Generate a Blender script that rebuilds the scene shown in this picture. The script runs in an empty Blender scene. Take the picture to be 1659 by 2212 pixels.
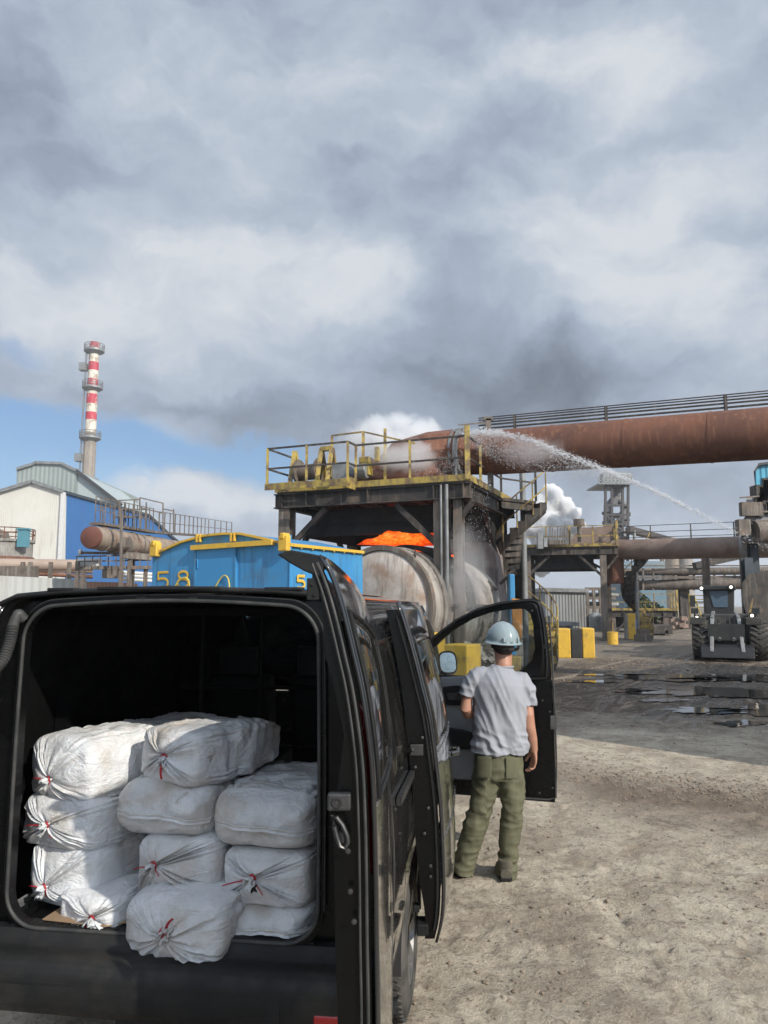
import bpy, bmesh, math, random
from mathutils import Vector, Matrix, noise
import numpy as np
random.seed(7)
SC = bpy.context.scene
COL = SC.collection
PI = math.pi
R = math.radians

# ------------------------------------------------------------------ camera
H = 1.85; TH = R(7.02); F = 1640.0        # eye height, upward tilt, focal length (in 1659 x 2212 px)
cam = bpy.data.cameras.new('camera'); camo = bpy.data.objects.new('camera', cam); COL.objects.link(camo)
camo.location = (0, 0, H); camo.rotation_euler = (PI/2 + TH, 0, 0)
cam.sensor_fit = 'VERTICAL'; cam.sensor_height = 36; cam.lens = F/2212*36
cam.clip_start = 0.05; cam.clip_end = 5000
SC.camera = camo
SC.render.resolution_x = 768; SC.render.resolution_y = 1024

_c, _s = math.cos(TH), math.sin(TH)
def ray(u, v):
    dx = (u-829.5)/F; dy = (1106-v)/F
    return Vector((dx, _c-dy*_s, _s+dy*_c))
def at(u, v, Y):
    d = ray(u, v); k = Y/d.y
    return Vector((d.x*k, Y, H+d.z*k))
def gnd(u, v, z=0.0):
    d = ray(u, v); k = (z-H)/d.z
    return Vector((d.x*k, d.y*k, z))
def onplane(u, v, P, n):
    d = ray(u, v); o = Vector((0, 0, H)); P = Vector(P); n = Vector(n)
    k = (P-o).dot(n)/d.dot(n)
    return o+d*k
def lin(r, g, b):
    f = lambda c: (c/255/12.92) if c/255 <= .04045 else ((c/255+.055)/1.055)**2.4
    return (f(r), f(g), f(b), 1)

# ------------------------------------------------------------------ sky
SUN_AZ = R(43); SUN_EL = R(31)              # light travels forward and to the left
Ld = Vector((-math.sin(SUN_AZ)*math.cos(SUN_EL), math.cos(SUN_AZ)*math.cos(SUN_EL), -math.sin(SUN_EL)))
W = bpy.data.worlds.new('World'); SC.world = W; W.use_nodes = True
nt = W.node_tree; N = nt.nodes; L = nt.links; N.clear()
class G:
    """tiny node helper"""
    def __init__(s, nt): s.nt = nt
    def n(s, t, **k):
        x = s.nt.nodes.new(t)
        for a, b in k.items():
            if a.startswith('i_'): x.inputs[a[2:].replace('_', ' ')].default_value = b
            else: setattr(x, a, b)
        return x
    def link(s, a, b): s.nt.links.new(a, b)
    def math(s, op, a, b=None, c=None, clamp=False):
        x = s.nt.nodes.new('ShaderNodeMath'); x.operation = op; x.use_clamp = clamp
        for i, q in enumerate((a, b, c)):
            if q is None: continue
            if hasattr(q, 'links'): s.nt.links.new(q, x.inputs[i])
            else: x.inputs[i].default_value = q
        return x.outputs[0]
    def vmath(s, op, a, b=None, sc=None):
        x = s.nt.nodes.new('ShaderNodeVectorMath'); x.operation = op
        for i, q in enumerate((a, b)):
            if q is None: continue
            if hasattr(q, 'links'): s.nt.links.new(q, x.inputs[i])
            else: x.inputs[i].default_value = q
        if sc is not None:
            if hasattr(sc, 'links'): s.nt.links.new(sc, x.inputs['Scale'])
            else: x.inputs['Scale'].default_value = sc
        return x.outputs['Value'] if op in ('DOT_PRODUCT', 'LENGTH') else x.outputs[0]
    def noise(s, vec, scale, detail=5, rough=.5, dist=0.0, col=False, w=None):
        x = s.nt.nodes.new('ShaderNodeTexNoise')
        x.inputs['Scale'].default_value = scale; x.inputs['Detail'].default_value = detail
        x.inputs['Roughness'].default_value = rough; x.inputs['Distortion'].default_value = dist
        s.nt.links.new(vec, x.inputs['Vector'])
        return x.outputs['Color' if col else 'Fac']
    def ramp(s, fac, stops, interp='LINEAR'):
        x = s.nt.nodes.new('ShaderNodeValToRGB'); x.color_ramp.interpolation = interp
        e = x.color_ramp.elements
        while len(e) < len(stops): e.new(.5)
        for el, (p, c) in zip(e, stops):
            el.position = p; el.color = c if len(c) == 4 else (*c, 1)
        s.nt.links.new(fac, x.inputs[0]); return x.outputs[0]
    def mix(s, fac, a, b, blend='MIX'):
        x = s.nt.nodes.new('ShaderNodeMix'); x.data_type = 'RGBA'; x.blend_type = blend
        for i, q in ((0, fac), (6, a), (7, b)):
            if hasattr(q, 'links'): s.nt.links.new(q, x.inputs[i])
            else: x.inputs[i].default_value = q if i == 0 or len(q) == 4 else (*q, 1)
        return x.outputs[2]
    def maprange(s, v, a, b, c=0, d=1, t='SMOOTHSTEP'):
        x = s.nt.nodes.new('ShaderNodeMapRange'); x.interpolation_type = t
        s.nt.links.new(v, x.inputs[0])
        for i, q in enumerate((a, b, c, d)): x.inputs[i+1].default_value = q
        return x.outputs[0]
g = G(nt)
tc = g.n('ShaderNodeTexCoord'); dirv = tc.outputs['Generated']
sky = g.n('ShaderNodeTexSky'); sky.sky_type = 'NISHITA'; sky.sun_disc = False
sky.sun_elevation = SUN_EL; sky.sun_rotation = PI-SUN_AZ; sky.air_density = 1.0; sky.dust_density = 1.5; sky.ozone_density = 2.0
wn = g.noise(dirv, 2.6, 3, .5, col=True)
wv = g.vmath('SCALE', g.vmath('SUBTRACT', wn, (.5, .5, .5)), sc=.16)
wn2 = g.noise(dirv, 8, 7, .62, col=True)
wv2 = g.vmath('SCALE', g.vmath('SUBTRACT', wn2, (.5, .5, .5)), sc=.10)
wd = g.vmath('ADD', g.vmath('ADD', dirv, wv), wv2)
def lobes(lst, base):
    acc = None
    for (u, v, w, ru, rv) in lst:
        d = ray(u, v).normalized(); k = ru/rv
        q = g.vmath('LENGTH', g.vmath('MULTIPLY', g.vmath('SUBTRACT', wd, tuple(d)), (1, k*.6+.4 if v < 500 else 1, k)))
        m = g.math('MULTIPLY', g.maprange(q, ru/F, 0.0), w)
        acc = m if acc is None else g.math('ADD', acc, m)
    return g.math('ADD', acc, base)
lv = lobes([(470, 650, .34, 330, 190), (760, 640, .34, 200, 130), (1300, 540, .34, 430, 200), (1330, 110, .28, 330, 150), (440, 220, .18, 260, 200), (120, 600, .30, 240, 110), (1560, 690, .26, 330, 170),
            (820, 220, .16, 300, 160), (330, 480, .24, 300, 110), (330, 1020, .40, 420, 80), (420, 890, .22, 130, 50), (200, 740, .16, 300, 90), (560, 1040, .2, 300, 60),
            (930, 860, -.34, 700, 200), (640, 900, -.22, 260, 120), (160, 340, -.15, 330, 150), (1250, 830, -.30, 420, 110), (1080, 610, -.10, 200, 110), (1000, 740, -.14, 420, 120), (1480, 1050, -.22, 500, 160),
            (60, 120, -.12, 260, 160), (820, 440, -.05, 330, 130), (1060, 300, .04, 260, 130), (1600, 470, -.20, 160, 90), (1120, 930, -.10, 300, 120), (300, 800, -.14, 260, 70), (640, 720, -.10, 160, 60)], .60)
ws = g.vmath('MULTIPLY', wd, (1, 1, 2.0))
n1 = g.noise(ws, 3.2, 8, .56); n2 = g.noise(g.vmath('ADD', ws, (3, 1, 7)), 8.0, 8, .58)
nb = g.noise(g.vmath('ADD', ws, (9, 4, 2)), 5.0, 7, .55); bil = g.math('MULTIPLY', g.math('ABSOLUTE', g.math('SUBTRACT', nb, .5)), 2)
val = g.math('ADD', lv, g.math('ADD', g.math('MULTIPLY', g.math('SUBTRACT', n1, .5), .70), g.math('ADD', g.math('MULTIPLY', g.math('SUBTRACT', n2, .5), .62), g.math('MULTIPLY', g.math('SUBTRACT', bil, .22), -.50))))
cloud = g.ramp(val, [(0, lin(106, 117, 133)), (.25, lin(134, 146, 164)), (.5, lin(160, 173, 192)), (.75, lin(187, 198, 213)), (1, lin(218, 223, 229))])
bm_ = lobes([(20, 960, 1.7, 430, 170), (440, 920, .85, 250, 80), (60, 740, .42, 260, 80), (20, 430, .22, 260, 100), (600, 970, .70, 220, 80), (1440, 480, .30, 120, 50), (330, 950, .35, 260, 70), (330, 350, .16, 300, 120), (270, 850, .30, 260, 60), (150, 510, .24, 220, 60)], -.14)
bm_ = g.math('ADD', bm_, g.math('MULTIPLY', g.math('SUBTRACT', n2, .52), 1.5))
bmk = g.maprange(bm_, .05, .70)
skyc = g.mix(1.0, sky.outputs[0], (.72, 1.0, 1.22), 'MULTIPLY')
glow = g.maprange(g.vmath('DOT_PRODUCT', dirv, tuple(-Ld)), .1, 1.0, 9.6, 22.0)
cl10 = g.vmath('SCALE', cloud, sc=glow)
fin = g.mix(g.math('MULTIPLY', bmk, .85), cl10, skyc)
bg = g.n('ShaderNodeBackground'); bg.inputs['Strength'].default_value = .10
g.link(fin, bg.inputs['Color'])
wo = g.n('ShaderNodeOutputWorld'); g.link(bg.outputs[0], wo.inputs['Surface'])
W.cycles.sampling_method = 'MANUAL'; W.cycles.sample_map_resolution = 512

sun = bpy.data.lights.new('sun', 'SUN'); sun.energy = 4.2; sun.angle = R(.53); sun.color = (1, .94, .84)
suno = bpy.data.objects.new('sun', sun); COL.objects.link(suno)
suno.rotation_euler = Ld.to_track_quat('-Z', 'Y').to_euler(); suno.location = (10, -10, 20)
SC.view_settings.view_transform = 'Standard'; SC.view_settings.look = 'None'; SC.view_settings.exposure = 0; SC.view_settings.gamma = 1
SC.cycles.max_bounces = 10; SC.cycles.diffuse_bounces = 3; SC.cycles.glossy_bounces = 4; SC.cycles.transparent_max_bounces = 12; SC.cycles.volume_bounces = 8
SC.cycles.use_denoising = True; SC.cycles.caustics_reflective = False; SC.cycles.caustics_refractive = False
SC.cycles.volume_max_steps = 128; SC.cycles.sample_clamp_indirect = 6

# ------------------------------------------------------------------ materials
MATS = {}
def mat(name, c1, c2=None, sc=3.0, rough=.6, rvar=.15, metal=0, bump=.0, bsc=40, dirt=None, dsc=2.0, dlo=.5, dhi=.7, streak=None, spec=.5, coat=0, stretch=(1, 1, 1), det=6):
    """base colour between c1 and c2 by noise, then dirt patches; rough variation; bump"""
    if name in MATS: return MATS[name]
    m = bpy.data.materials.new(name); m.use_nodes = True; MATS[name] = m
    g = G(m.node_tree); b = m.node_tree.nodes['Principled BSDF']
    tc = g.n('ShaderNodeTexCoord'); v = tc.outputs['Object']
    vs = g.vmath('MULTIPLY', v, stretch)
    n = g.noise(vs, sc, det, .6)
    c2 = c2 or tuple(x*.82 for x in c1)
    col = g.mix(g.maprange(n, .33, .67), (*c1, 1), (*c2, 1))
    if dirt:
        dn = g.noise(g.vmath('ADD', vs, (7.3, 1.1, 4.2)), dsc, 9, .65)
        col = g.mix(g.maprange(dn, dlo, dhi), col, (*dirt, 1))
    if streak:
        sn = g.noise(g.vmath('MULTIPLY', v, (6, 6, .5)), 1.5, 6, .6)
        col = g.mix(g.math('MULTIPLY', g.maprange(sn, .5, .68), .8), col, (*streak, 1))
    g.link(col, b.inputs['Base Color'])
    rn = g.noise(v, sc*2.3, 5, .6)
    g.link(g.maprange(rn, .3, .7, max(.02, rough-rvar), min(1, rough+rvar)), b.inputs['Roughness'])
    b.inputs['Metallic'].default_value = metal; b.inputs['Specular IOR Level'].default_value = spec
    if coat: b.inputs['Coat Weight'].default_value = coat; b.inputs['Coat Roughness'].default_value = .05
    if bump:
        bn = g.noise(v, bsc, 6, .65)
        bp = g.n('ShaderNodeBump'); bp.inputs['Strength'].default_value = bump; bp.inputs['Distance'].default_value = .01
        g.link(bn, bp.inputs['Height']); g.link(bp.outputs[0], b.inputs['Normal'])
    return m
def ribbed(name, c1, c2, pitch, axis, rough=.5, depth=.6, dirt=None, dsc=.3):
    """corrugated sheet: ribs across one object axis"""
    if name in MATS: return MATS[name]
    m = bpy.data.materials.new(name); m.use_nodes = True; MATS[name] = m
    g = G(m.node_tree); b = m.node_tree.nodes['Principled BSDF']
    tc = g.n('ShaderNodeTexCoord'); v = tc.outputs['Object']
    d = g.vmath('DOT_PRODUCT', v, axis)
    w = g.math('SINE', g.math('MULTIPLY', d, 2*PI/pitch))
    n = g.noise(v, .25, 6, .6); col = g.mix(g.maprange(n, .35, .65), (*c1, 1), (*c2, 1))
    if dirt:
        sn = g.noise(g.vmath('MULTIPLY', v, (1, 1, .15)), dsc*4, 7, .6)
        col = g.mix(g.math('MULTIPLY', g.maprange(sn, .52, .72), .7), col, (*dirt, 1))
    g.link(col, b.inputs['Base Color']); b.inputs['Roughness'].default_value = rough
    bp = g.n('ShaderNodeBump'); bp.inputs['Strength'].default_value = depth; bp.inputs['Distance'].default_value = pitch*.25
    g.link(w, bp.inputs['Height']); g.link(bp.outputs[0], b.inputs['Normal'])
    return m
def emis(name, col, strength, n=None):
    if name in MATS: return MATS[name]
    m = bpy.data.materials.new(name); m.use_nodes = True; MATS[name] = m
    b = m.node_tree.nodes['Principled BSDF']
    b.inputs['Base Color'].default_value = (*col, 1)
    b.inputs['Emission Color'].default_value = (*col, 1); b.inputs['Emission Strength'].default_value = strength
    return m
def glass_dark(name, tint=.10, rough=.03, col=(.02, .022, .024), gl=.12):
    if name in MATS: return MATS[name]
    m = bpy.data.materials.new(name); m.use_nodes = True; MATS[name] = m
    g = G(m.node_tree); nt = m.node_tree; nt.nodes.clear()
    tr = g.n('ShaderNodeBsdfTransparent'); tr.inputs[0].default_value = (tint, tint*1.05, tint*1.05, 1)
    gs = g.n('ShaderNodeBsdfGlossy'); gs.inputs['Roughness'].default_value = rough; gs.inputs[0].default_value = (.9, .9, .9, 1)
    fr = g.n('ShaderNodeLayerWeight'); fr.inputs[0].default_value = .5
    mx = g.n('ShaderNodeMixShader'); g.link(g.math('ADD', .04, g.math('MULTIPLY', g.math('POWER', fr.outputs['Facing'], 5.0), .94)), mx.inputs[0]); g.link(tr.outputs[0], mx.inputs[1]); g.link(gs.outputs[0], mx.inputs[2])
    df = g.n('ShaderNodeBsdfDiffuse'); df.inputs[0].default_value = (.25, .23, .2, 1)
    tc = g.n('ShaderNodeTexCoord'); dn = g.noise(tc.outputs['Object'], 3, 7, .65)
    m2 = g.n('ShaderNodeMixShader'); g.link(g.maprange(dn, .4, .8, .02, .22), m2.inputs[0]); g.link(mx.outputs[0], m2.inputs[1]); g.link(df.outputs[0], m2.inputs[2])
    o = g.n('ShaderNodeOutputMaterial'); g.link(m2.outputs[0], o.inputs[0])
    return m

paint = mat('van_paint', (.009, .010, .012), (.014, .014, .015), 1.5, .20, .10, coat=1.0, dirt=(.085, .075, .062), dsc=1.6, dlo=.50, dhi=1.0)
paint_lo = mat('black_painted_inner', (.002, .0022, .0024), (.0032, .0034, .0036), 3, .26, .06, spec=.25, dirt=(.007, .0065, .0055), dsc=3, dlo=.55, dhi=.95)
rubber = mat('black_rubber', (.008, .0085, .009), (.014, .014, .014), 8, .62, .15, spec=.3, bump=.1, bsc=60)
seal_grey = mat('grey_dusty_seal', (.028, .03, .03), (.055, .053, .05), 14, .6, .12)
plastic = mat('dark_bumper_plastic', (.009, .010, .011), (.015, .0145, .014), 6, .55, .12, spec=.35, bump=.25, bsc=220, dirt=(.05, .045, .038), dsc=3.5, dlo=.5, dhi=.85)
lining = mat('black_cargo_lining', (.003, .0032, .0035), (.005, .005, .005), 5, .75, .1, bump=.1, bsc=30, spec=.12)
trimgrey = mat('grey_door_trim', (.24, .25, .26), (.20, .21, .22), 8, .6, .1, bump=.15, bsc=300)
trimdark = mat('dark_door_trim', (.008, .008, .009), (.012, .012, .013), 8, .55, .1, spec=.25)
chrome = mat('bright_steel', (.55, .55, .54), (.42, .42, .41), 9, .25, .1, metal=1)
darkmetal = mat('dark_latch_metal', (.06, .06, .06), (.10, .097, .095), 20, .45, .1, metal=.7)
glass = glass_dark('tinted_glass', .035)
clearglass = glass_dark('clear_glass', .75)
smokelens = mat('smoked_lamp_lens', (.09, .004, .005), (.07, .004, .005), 9, .18, .05, coat=.5)
redlens = mat('red_reflector_plastic', (.45, .01, .012), (.38, .01, .01), 9, .18, .05, coat=.6)
mirrorm = mat('mirror_glass', (.9, .92, .95), (.88, .9, .92), 2, .02, .01, metal=1)
tyrem = mat('dusty_tyre_rubber', (.035, .034, .032), (.10, .092, .08), 6, .8, .1, bump=.3, bsc=60)
rimm = mat('grey_wheel_rim', (.28, .28, .28), (.2, .2, .19), 5, .4, .1, metal=.7)

yellow = mat('worn_yellow_paint', (.47, .34, .065), (.36, .27, .07), 5, .6, .15, dirt=(.14, .095, .055), dsc=3.2, dlo=.42, dhi=.62, streak=(.20, .13, .07), bump=.1, bsc=20)
yellow_hi = mat('bright_yellow_paint', (.76, .47, .05), (.66, .41, .055), 4, .55, .1, dirt=(.20, .14, .07), dsc=3.5, dlo=.54, dhi=.76, bump=.3, bsc=12)
blackpaint = mat('worn_black_paint', (.02, .02, .022), (.04, .04, .04), 4, .6, .1, dirt=(.14, .12, .10), dsc=4, dlo=.55, dhi=.9)
steel_dk = mat('sooty_steel', (.060, .052, .045), (.035, .032, .03), 2.5, .75, .1, dirt=(.16, .115, .08), dsc=2.2, dlo=.5, dhi=.75, bump=.3, bsc=15, streak=(.15, .12, .10))
steel_md = mat('weathered_steel', (.17, .14, .115), (.10, .085, .07), 2.5, .75, .1, dirt=(.22, .13, .08), dsc=3, dlo=.5, dhi=.75, bump=.3, bsc=15, streak=(.28, .25, .21))
rust = mat('rusty_pipe_steel', (.20, .082, .047), (.135, .058, .036), 1.1, .7, .12, dirt=(.10, .048, .032), dsc=.9, dlo=.50, dhi=.72, bump=.3, bsc=12, streak=(.25, .115, .062))
rust_gr = mat('grey_rusty_pipe_steel', (.27, .20, .16), (.20, .14, .11), 1.1, .7, .12, dirt=(.14, .09, .07), dsc=.8, dlo=.5, dhi=.7)
soot = mat('black_soot', (.018, .017, .017), (.03, .028, .027), 1.5, .85, .1, bump=.2, bsc=10)
lime = mat('limed_drum_steel', (.36, .325, .285), (.23, .20, .175), 1.4, .75, .1, dirt=(.11, .09, .075), dsc=1.3, dlo=.42, dhi=.66, bump=.5, bsc=9, streak=(.48, .45, .41))
limepale = mat('pale_limed_end_plate', (.68, .62, .56), (.52, .45, .38), 1.1, .75, .1, dirt=(.38, .25, .17), dsc=.9, dlo=.44, dhi=.64, streak=(.30, .25, .21), bump=.4, bsc=7)
greysteel = mat('grey_galvanised_steel', (.30, .31, .31), (.2, .205, .2), 3, .5, .1, metal=.3, dirt=(.2, .15, .11), dsc=3, dlo=.55, dhi=.8)
concrete = mat('stained_concrete', (.34, .32, .29), (.25, .235, .21), 1.2, .85, .1, dirt=(.12, .10, .085), dsc=1.2, dlo=.5, dhi=.72, streak=(.17, .14, .12))
bluep = mat('blue_container_paint', (.045, .25, .52), (.06, .29, .55), 1.0, .45, .1, dirt=(.10, .17, .24), dsc=1.6, dlo=.50, dhi=.80, bump=.25, bsc=3, streak=(.05, .16, .30))
bluedk = mat('blue_door_paint', (.045, .255, .54), (.05, .27, .54), 1.2, .4, .1)
navy_steel = mat('blue_grey_steel', (.045, .06, .075), (.035, .045, .055), 2, .6, .1)
whitem = mat('white_metal', (.7, .7, .68), (.62, .61, .58), 3, .5, .1)
redpaint = mat('red_band_paint', (.56, .045, .07), (.42, .04, .06), .5, .6, .1, dirt=(.60, .42, .36), dsc=.8, dlo=.54, dhi=.62)
whitepaint = mat('cream_band_paint', (.74, .70, .58), (.62, .55, .44), .5, .6, .1, dirt=(.36, .27, .21), dsc=.8, dlo=.50, dhi=.62)
chimconc = mat('grey_chimney_shell', (.36, .31, .26), (.27, .235, .2), .3, .8, .1, streak=(.2, .17, .14))
rope = mat('yellow_rope', (.75, .62, .12), (.65, .5, .1), 6, .7, .1)
white_sheet = ribbed('white_corrugated_sheet', (.70, .68, .61), (.65, .62, .55), .22, (1, 0, 0), .55, .18, dirt=(.55, .5, .42))
blue_sheet = ribbed('blue_corrugated_sheet', (.028, .125, .33), (.034, .14, .35), .4, (.3, 1, 0), .5, .2, dirt=(.05, .12, .3))
grey_sheet = ribbed('grey_corrugated_sheet', (.30, .34, .32), (.26, .30, .28), .7, (1, .2, 0), .5, .25)
pale_sheet = ribbed('pale_grey_corrugated_sheet', (.46, .47, .45), (.42, .43, .41), .25, (1, .1, 0), .5, .35, dirt=(.3, .28, .25))
shed_sheet = ribbed('dark_grey_shed_sheet', (.27, .28, .28), (.22, .225, .22), .2, (1, .1, 0), .55, .5, dirt=(.14, .12, .1))
cyan_sheet = ribbed('cyan_corrugated_sheet', (.09, .36, .50), (.08, .32, .46), .25, (1, .2, 0), .5, .5)

# ------------------------------------------------------------------ mesh helpers
MW = {}
class MB:
    def __init__(s): s.v = []; s.f = []; s.sm = []
    def add(s, vs, fs, smooth=False):
        o = len(s.v); s.v += [Vector(x) for x in vs]
        for f in fs: s.f.append([i+o for i in f]); s.sm.append(smooth)
        return s
    def box(s, c, d, rz=0, M=None):
        x, y, z = (q/2 for q in d)
        vs = [Vector(p) for p in ((-x,-y,-z),(x,-y,-z),(x,y,-z),(-x,y,-z),(-x,-y,z),(x,-y,z),(x,y,z),(-x,y,z))]
        M = M or (Matrix.Translation(Vector(c)) @ Matrix.Rotation(rz, 4, 'Z'))
        return s.add([M @ p for p in vs], [(0,3,2,1),(4,5,6,7),(0,1,5,4),(1,2,6,5),(2,3,7,6),(3,0,4,7)])
    def bx(s, x0, x1, y0, y1, z0, z1): return s.box(((x0+x1)/2, (y0+y1)/2, (z0+z1)/2), (abs(x1-x0), abs(y1-y0), abs(z1-z0)))
    def beam(s, a, b, w, h=None, up=(0, 0, 1)):
        a = Vector(a); b = Vector(b); h = h or w; t = (b-a); l = t.length; t.normalize(); up = Vector(up)
        if abs(t.dot(up)) > .95: up = Vector((0, 1, 0))
        sx = t.cross(up).normalized(); sz = sx.cross(t)
        M = Matrix((sx, t, sz)).transposed().to_4x4(); M.translation = (a+b)/2
        return s.box((0,0,0), (w, l, h), M=M)
    def ibeam(s, a, b, w, h, t=.02, up=(0,0,1)):
        a = Vector(a); b = Vector(b); d = (b-a).normalized(); u = Vector(up)
        if abs(d.dot(u)) > .95: u = Vector((0, 1, 0))
        sx = d.cross(u).normalized(); sz = sx.cross(d)
        s.beam(a+sz*(h/2-t/2), b+sz*(h/2-t/2), w, t, u); s.beam(a-sz*(h/2-t/2), b-sz*(h/2-t/2), w, t, u)
        return s.beam(a, b, t, h-2*t, u)
    def path(s, pts, r, n=8, closed=False, cap=True, sy=1.0, ref=None):
        pts = [Vector(p) for p in pts]; m = len(pts)
        rs = r if isinstance(r, list) else [r]*m
        vs = []; prev = None
        for i, p in enumerate(pts):
            if closed: t = pts[(i+1) % m]-pts[i-1]
            else: t = pts[min(i+1, m-1)]-pts[max(i-1, 0)]
            t.normalize()
            if prev is None:
                up = Vector(ref) if ref else (Vector((0,0,1)) if abs(t.z) < .9 else Vector((0,1,0)))
                x = t.cross(up).normalized()
            else:
                x = prev-t*prev.dot(t)
                x = x.normalized() if x.length > 1e-6 else t.orthogonal().normalized()
            prev = x; y = t.cross(x)
            rr = rs[i]; rx, ry = rr if isinstance(rr, (tuple, list)) else (rr, rr*sy)
            for k in range(n):
                a = 2*PI*k/n
                vs.append(p+x*(math.cos(a)*rx)+y*(math.sin(a)*ry))
        fs = []
        for i in range(m if closed else m-1):
            j = (i+1) % m
            for k in range(n):
                l = (k+1) % n
                fs.append((i*n+k, i*n+l, j*n+l, j*n+k))
        s.add(vs, fs, True)
        if cap and not closed:
            o = len(s.v)-len(vs)
            s.f.append([o+k for k in range(n)][::-1]); s.sm.append(False)
            s.f.append([o+(m-1)*n+k for k in range(n)]); s.sm.append(False)
        return s
    def tube(s, a, b, r, n=10, cap=True): return s.path([a, b], r, n, cap=cap)
    def lathe(s, o, axis, prof, n=32, smooth=True):
        """prof: (distance along axis, radius)"""
        ax = Vector(axis).normalized(); x = ax.orthogonal().normalized(); y = ax.cross(x); o = Vector(o)
        vs = []
        for d, r in prof:
            for k in range(n):
                a = 2*PI*k/n; vs.append(o+ax*d+x*(math.cos(a)*r)+y*(math.sin(a)*r))
        fs = [(i*n+k, i*n+(k+1) % n, (i+1)*n+(k+1) % n, (i+1)*n+k) for i in range(len(prof)-1) for k in range(n)]
        return s.add(vs, fs, smooth)
    def prism(s, poly, ext):
        """poly: 3-d points in a plane; ext: extrusion vector"""
        e = Vector(ext); P = [Vector(p) for p in poly]; n = len(P)
        fs = [tuple(range(n))[::-1], tuple(range(n, 2*n))]+[(i, (i+1) % n, n+(i+1) % n, n+i) for i in range(n)]
        return s.add(P+[p+e for p in P], fs)
    def grid(s, fn, nu, nv, smooth=True, flip=False):
        vs = [fn(i/nu, j/nv) for i in range(nu+1) for j in range(nv+1)]
        fs = []
        for i in range(nu):
            for j in range(nv):
                a = i*(nv+1)+j; q = (a, a+nv+1, a+nv+2, a+1)
                fs.append(q[::-1] if flip else q)
        return s.add(vs, fs, smooth)
    def build(s, name, m, parent=None, world=False, smooth=None, angle=40, bevel=0, solid=0, seg=2, off=-1, weld=False):
        me = bpy.data.meshes.new(name)
        vs = s.v
        if world and parent is not None:
            Mi = MW[parent.name].inverted(); vs = [Mi @ v for v in vs]
        me.from_pydata([tuple(v) for v in vs], [], s.f)
        me.update()
        b = bmesh.new(); b.from_mesh(me)
        if weld: bmesh.ops.remove_doubles(b, verts=b.verts, dist=1e-5)
        bmesh.ops.recalc_face_normals(b, faces=b.faces); b.to_mesh(me); b.free()
        if smooth is None: smooth = any(s.sm)
        if smooth:
            me.polygons.foreach_set('use_smooth', [True]*len(me.polygons)); me.set_sharp_from_angle(angle=R(angle))
        o = bpy.data.objects.new(name, me); COL.objects.link(o)
        if m: me.materials.append(m)
        if parent is not None: o.parent = parent; MW[o.name] = MW[parent.name].copy()
        else: MW[o.name] = Matrix.Identity(4)
        if solid:
            q = o.modifiers.new('solid', 'SOLIDIFY'); q.thickness = solid; q.offset = off
        if bevel:
            q = o.modifiers.new('bevel', 'BEVEL'); q.width = bevel; q.segments = seg; q.limit_method = 'ANGLE'; q.angle_limit = R(35)
        return o
def tag(o, label=None, cat=None, group=None, kind=None):
    if label: o['label'] = label
    if cat: o['category'] = cat
    if group: o['group'] = group
    if kind: o['kind'] = kind
    return o
def thing(name, loc, label, cat, group=None, rz=0):
    o = bpy.data.objects.new(name, None); COL.objects.link(o)
    o.location = loc; o.rotation_euler = (0, 0, rz); o.empty_display_size = .2
    MW[o.name] = Matrix.Translation(Vector(loc)) @ Matrix.Rotation(rz, 4, 'Z')
    return tag(o, label, cat, group)
def evalmesh(o, name):
    dg = bpy.context.evaluated_depsgraph_get(); dg.update()
    me = bpy.data.meshes.new_from_object(o.evaluated_get(dg)); me.name = name
    return me
def digits(MBo, text, o, xd, zd, h, w, t, nrm, gap=.35):
    """rounded painted digits laid on a wall"""
    o = Vector(o); xd = Vector(xd); zd = Vector(zd); nrm = Vector(nrm)
    el = lambda cx, cz, rx, rz, n=20: [(cx+rx*math.sin(2*PI*k/n), cz+rz*math.cos(2*PI*k/n)) for k in range(n)]
    for i, ch in enumerate(text):
        b = o+xd*(i*w*(1+gap)); P = lambda q, e=0: [b+xd*(x*w)+zd*(z*h)+nrm*(.004+e) for x, z in q]
        if ch == '5':
            MBo.path(P([(.98, 1), (.5, 1), (.04, 1)]), (t/2, .005), 6, ref=nrm); MBo.path(P([(.05, 1.04), (.05, .8), (.05, .52)], .0015), (t/2, .005), 6, ref=nrm)
            MBo.path(P([(.03, .56), (.3, .60), (.6, .60), (.85, .53), (.97, .40), (.98, .25), (.88, .1), (.65, .0), (.35, -.01), (.02, .04)], .003), (t/2, .005), 6, ref=nrm)
        else:
            MBo.path(P(el(.5, .27, .5, .28)), (t/2, .005), 6, closed=True, ref=nrm); MBo.path(P(el(.5, .78, .42, .24), .002), (t/2, .005), 6, closed=True, ref=nrm)
    return MBo
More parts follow.
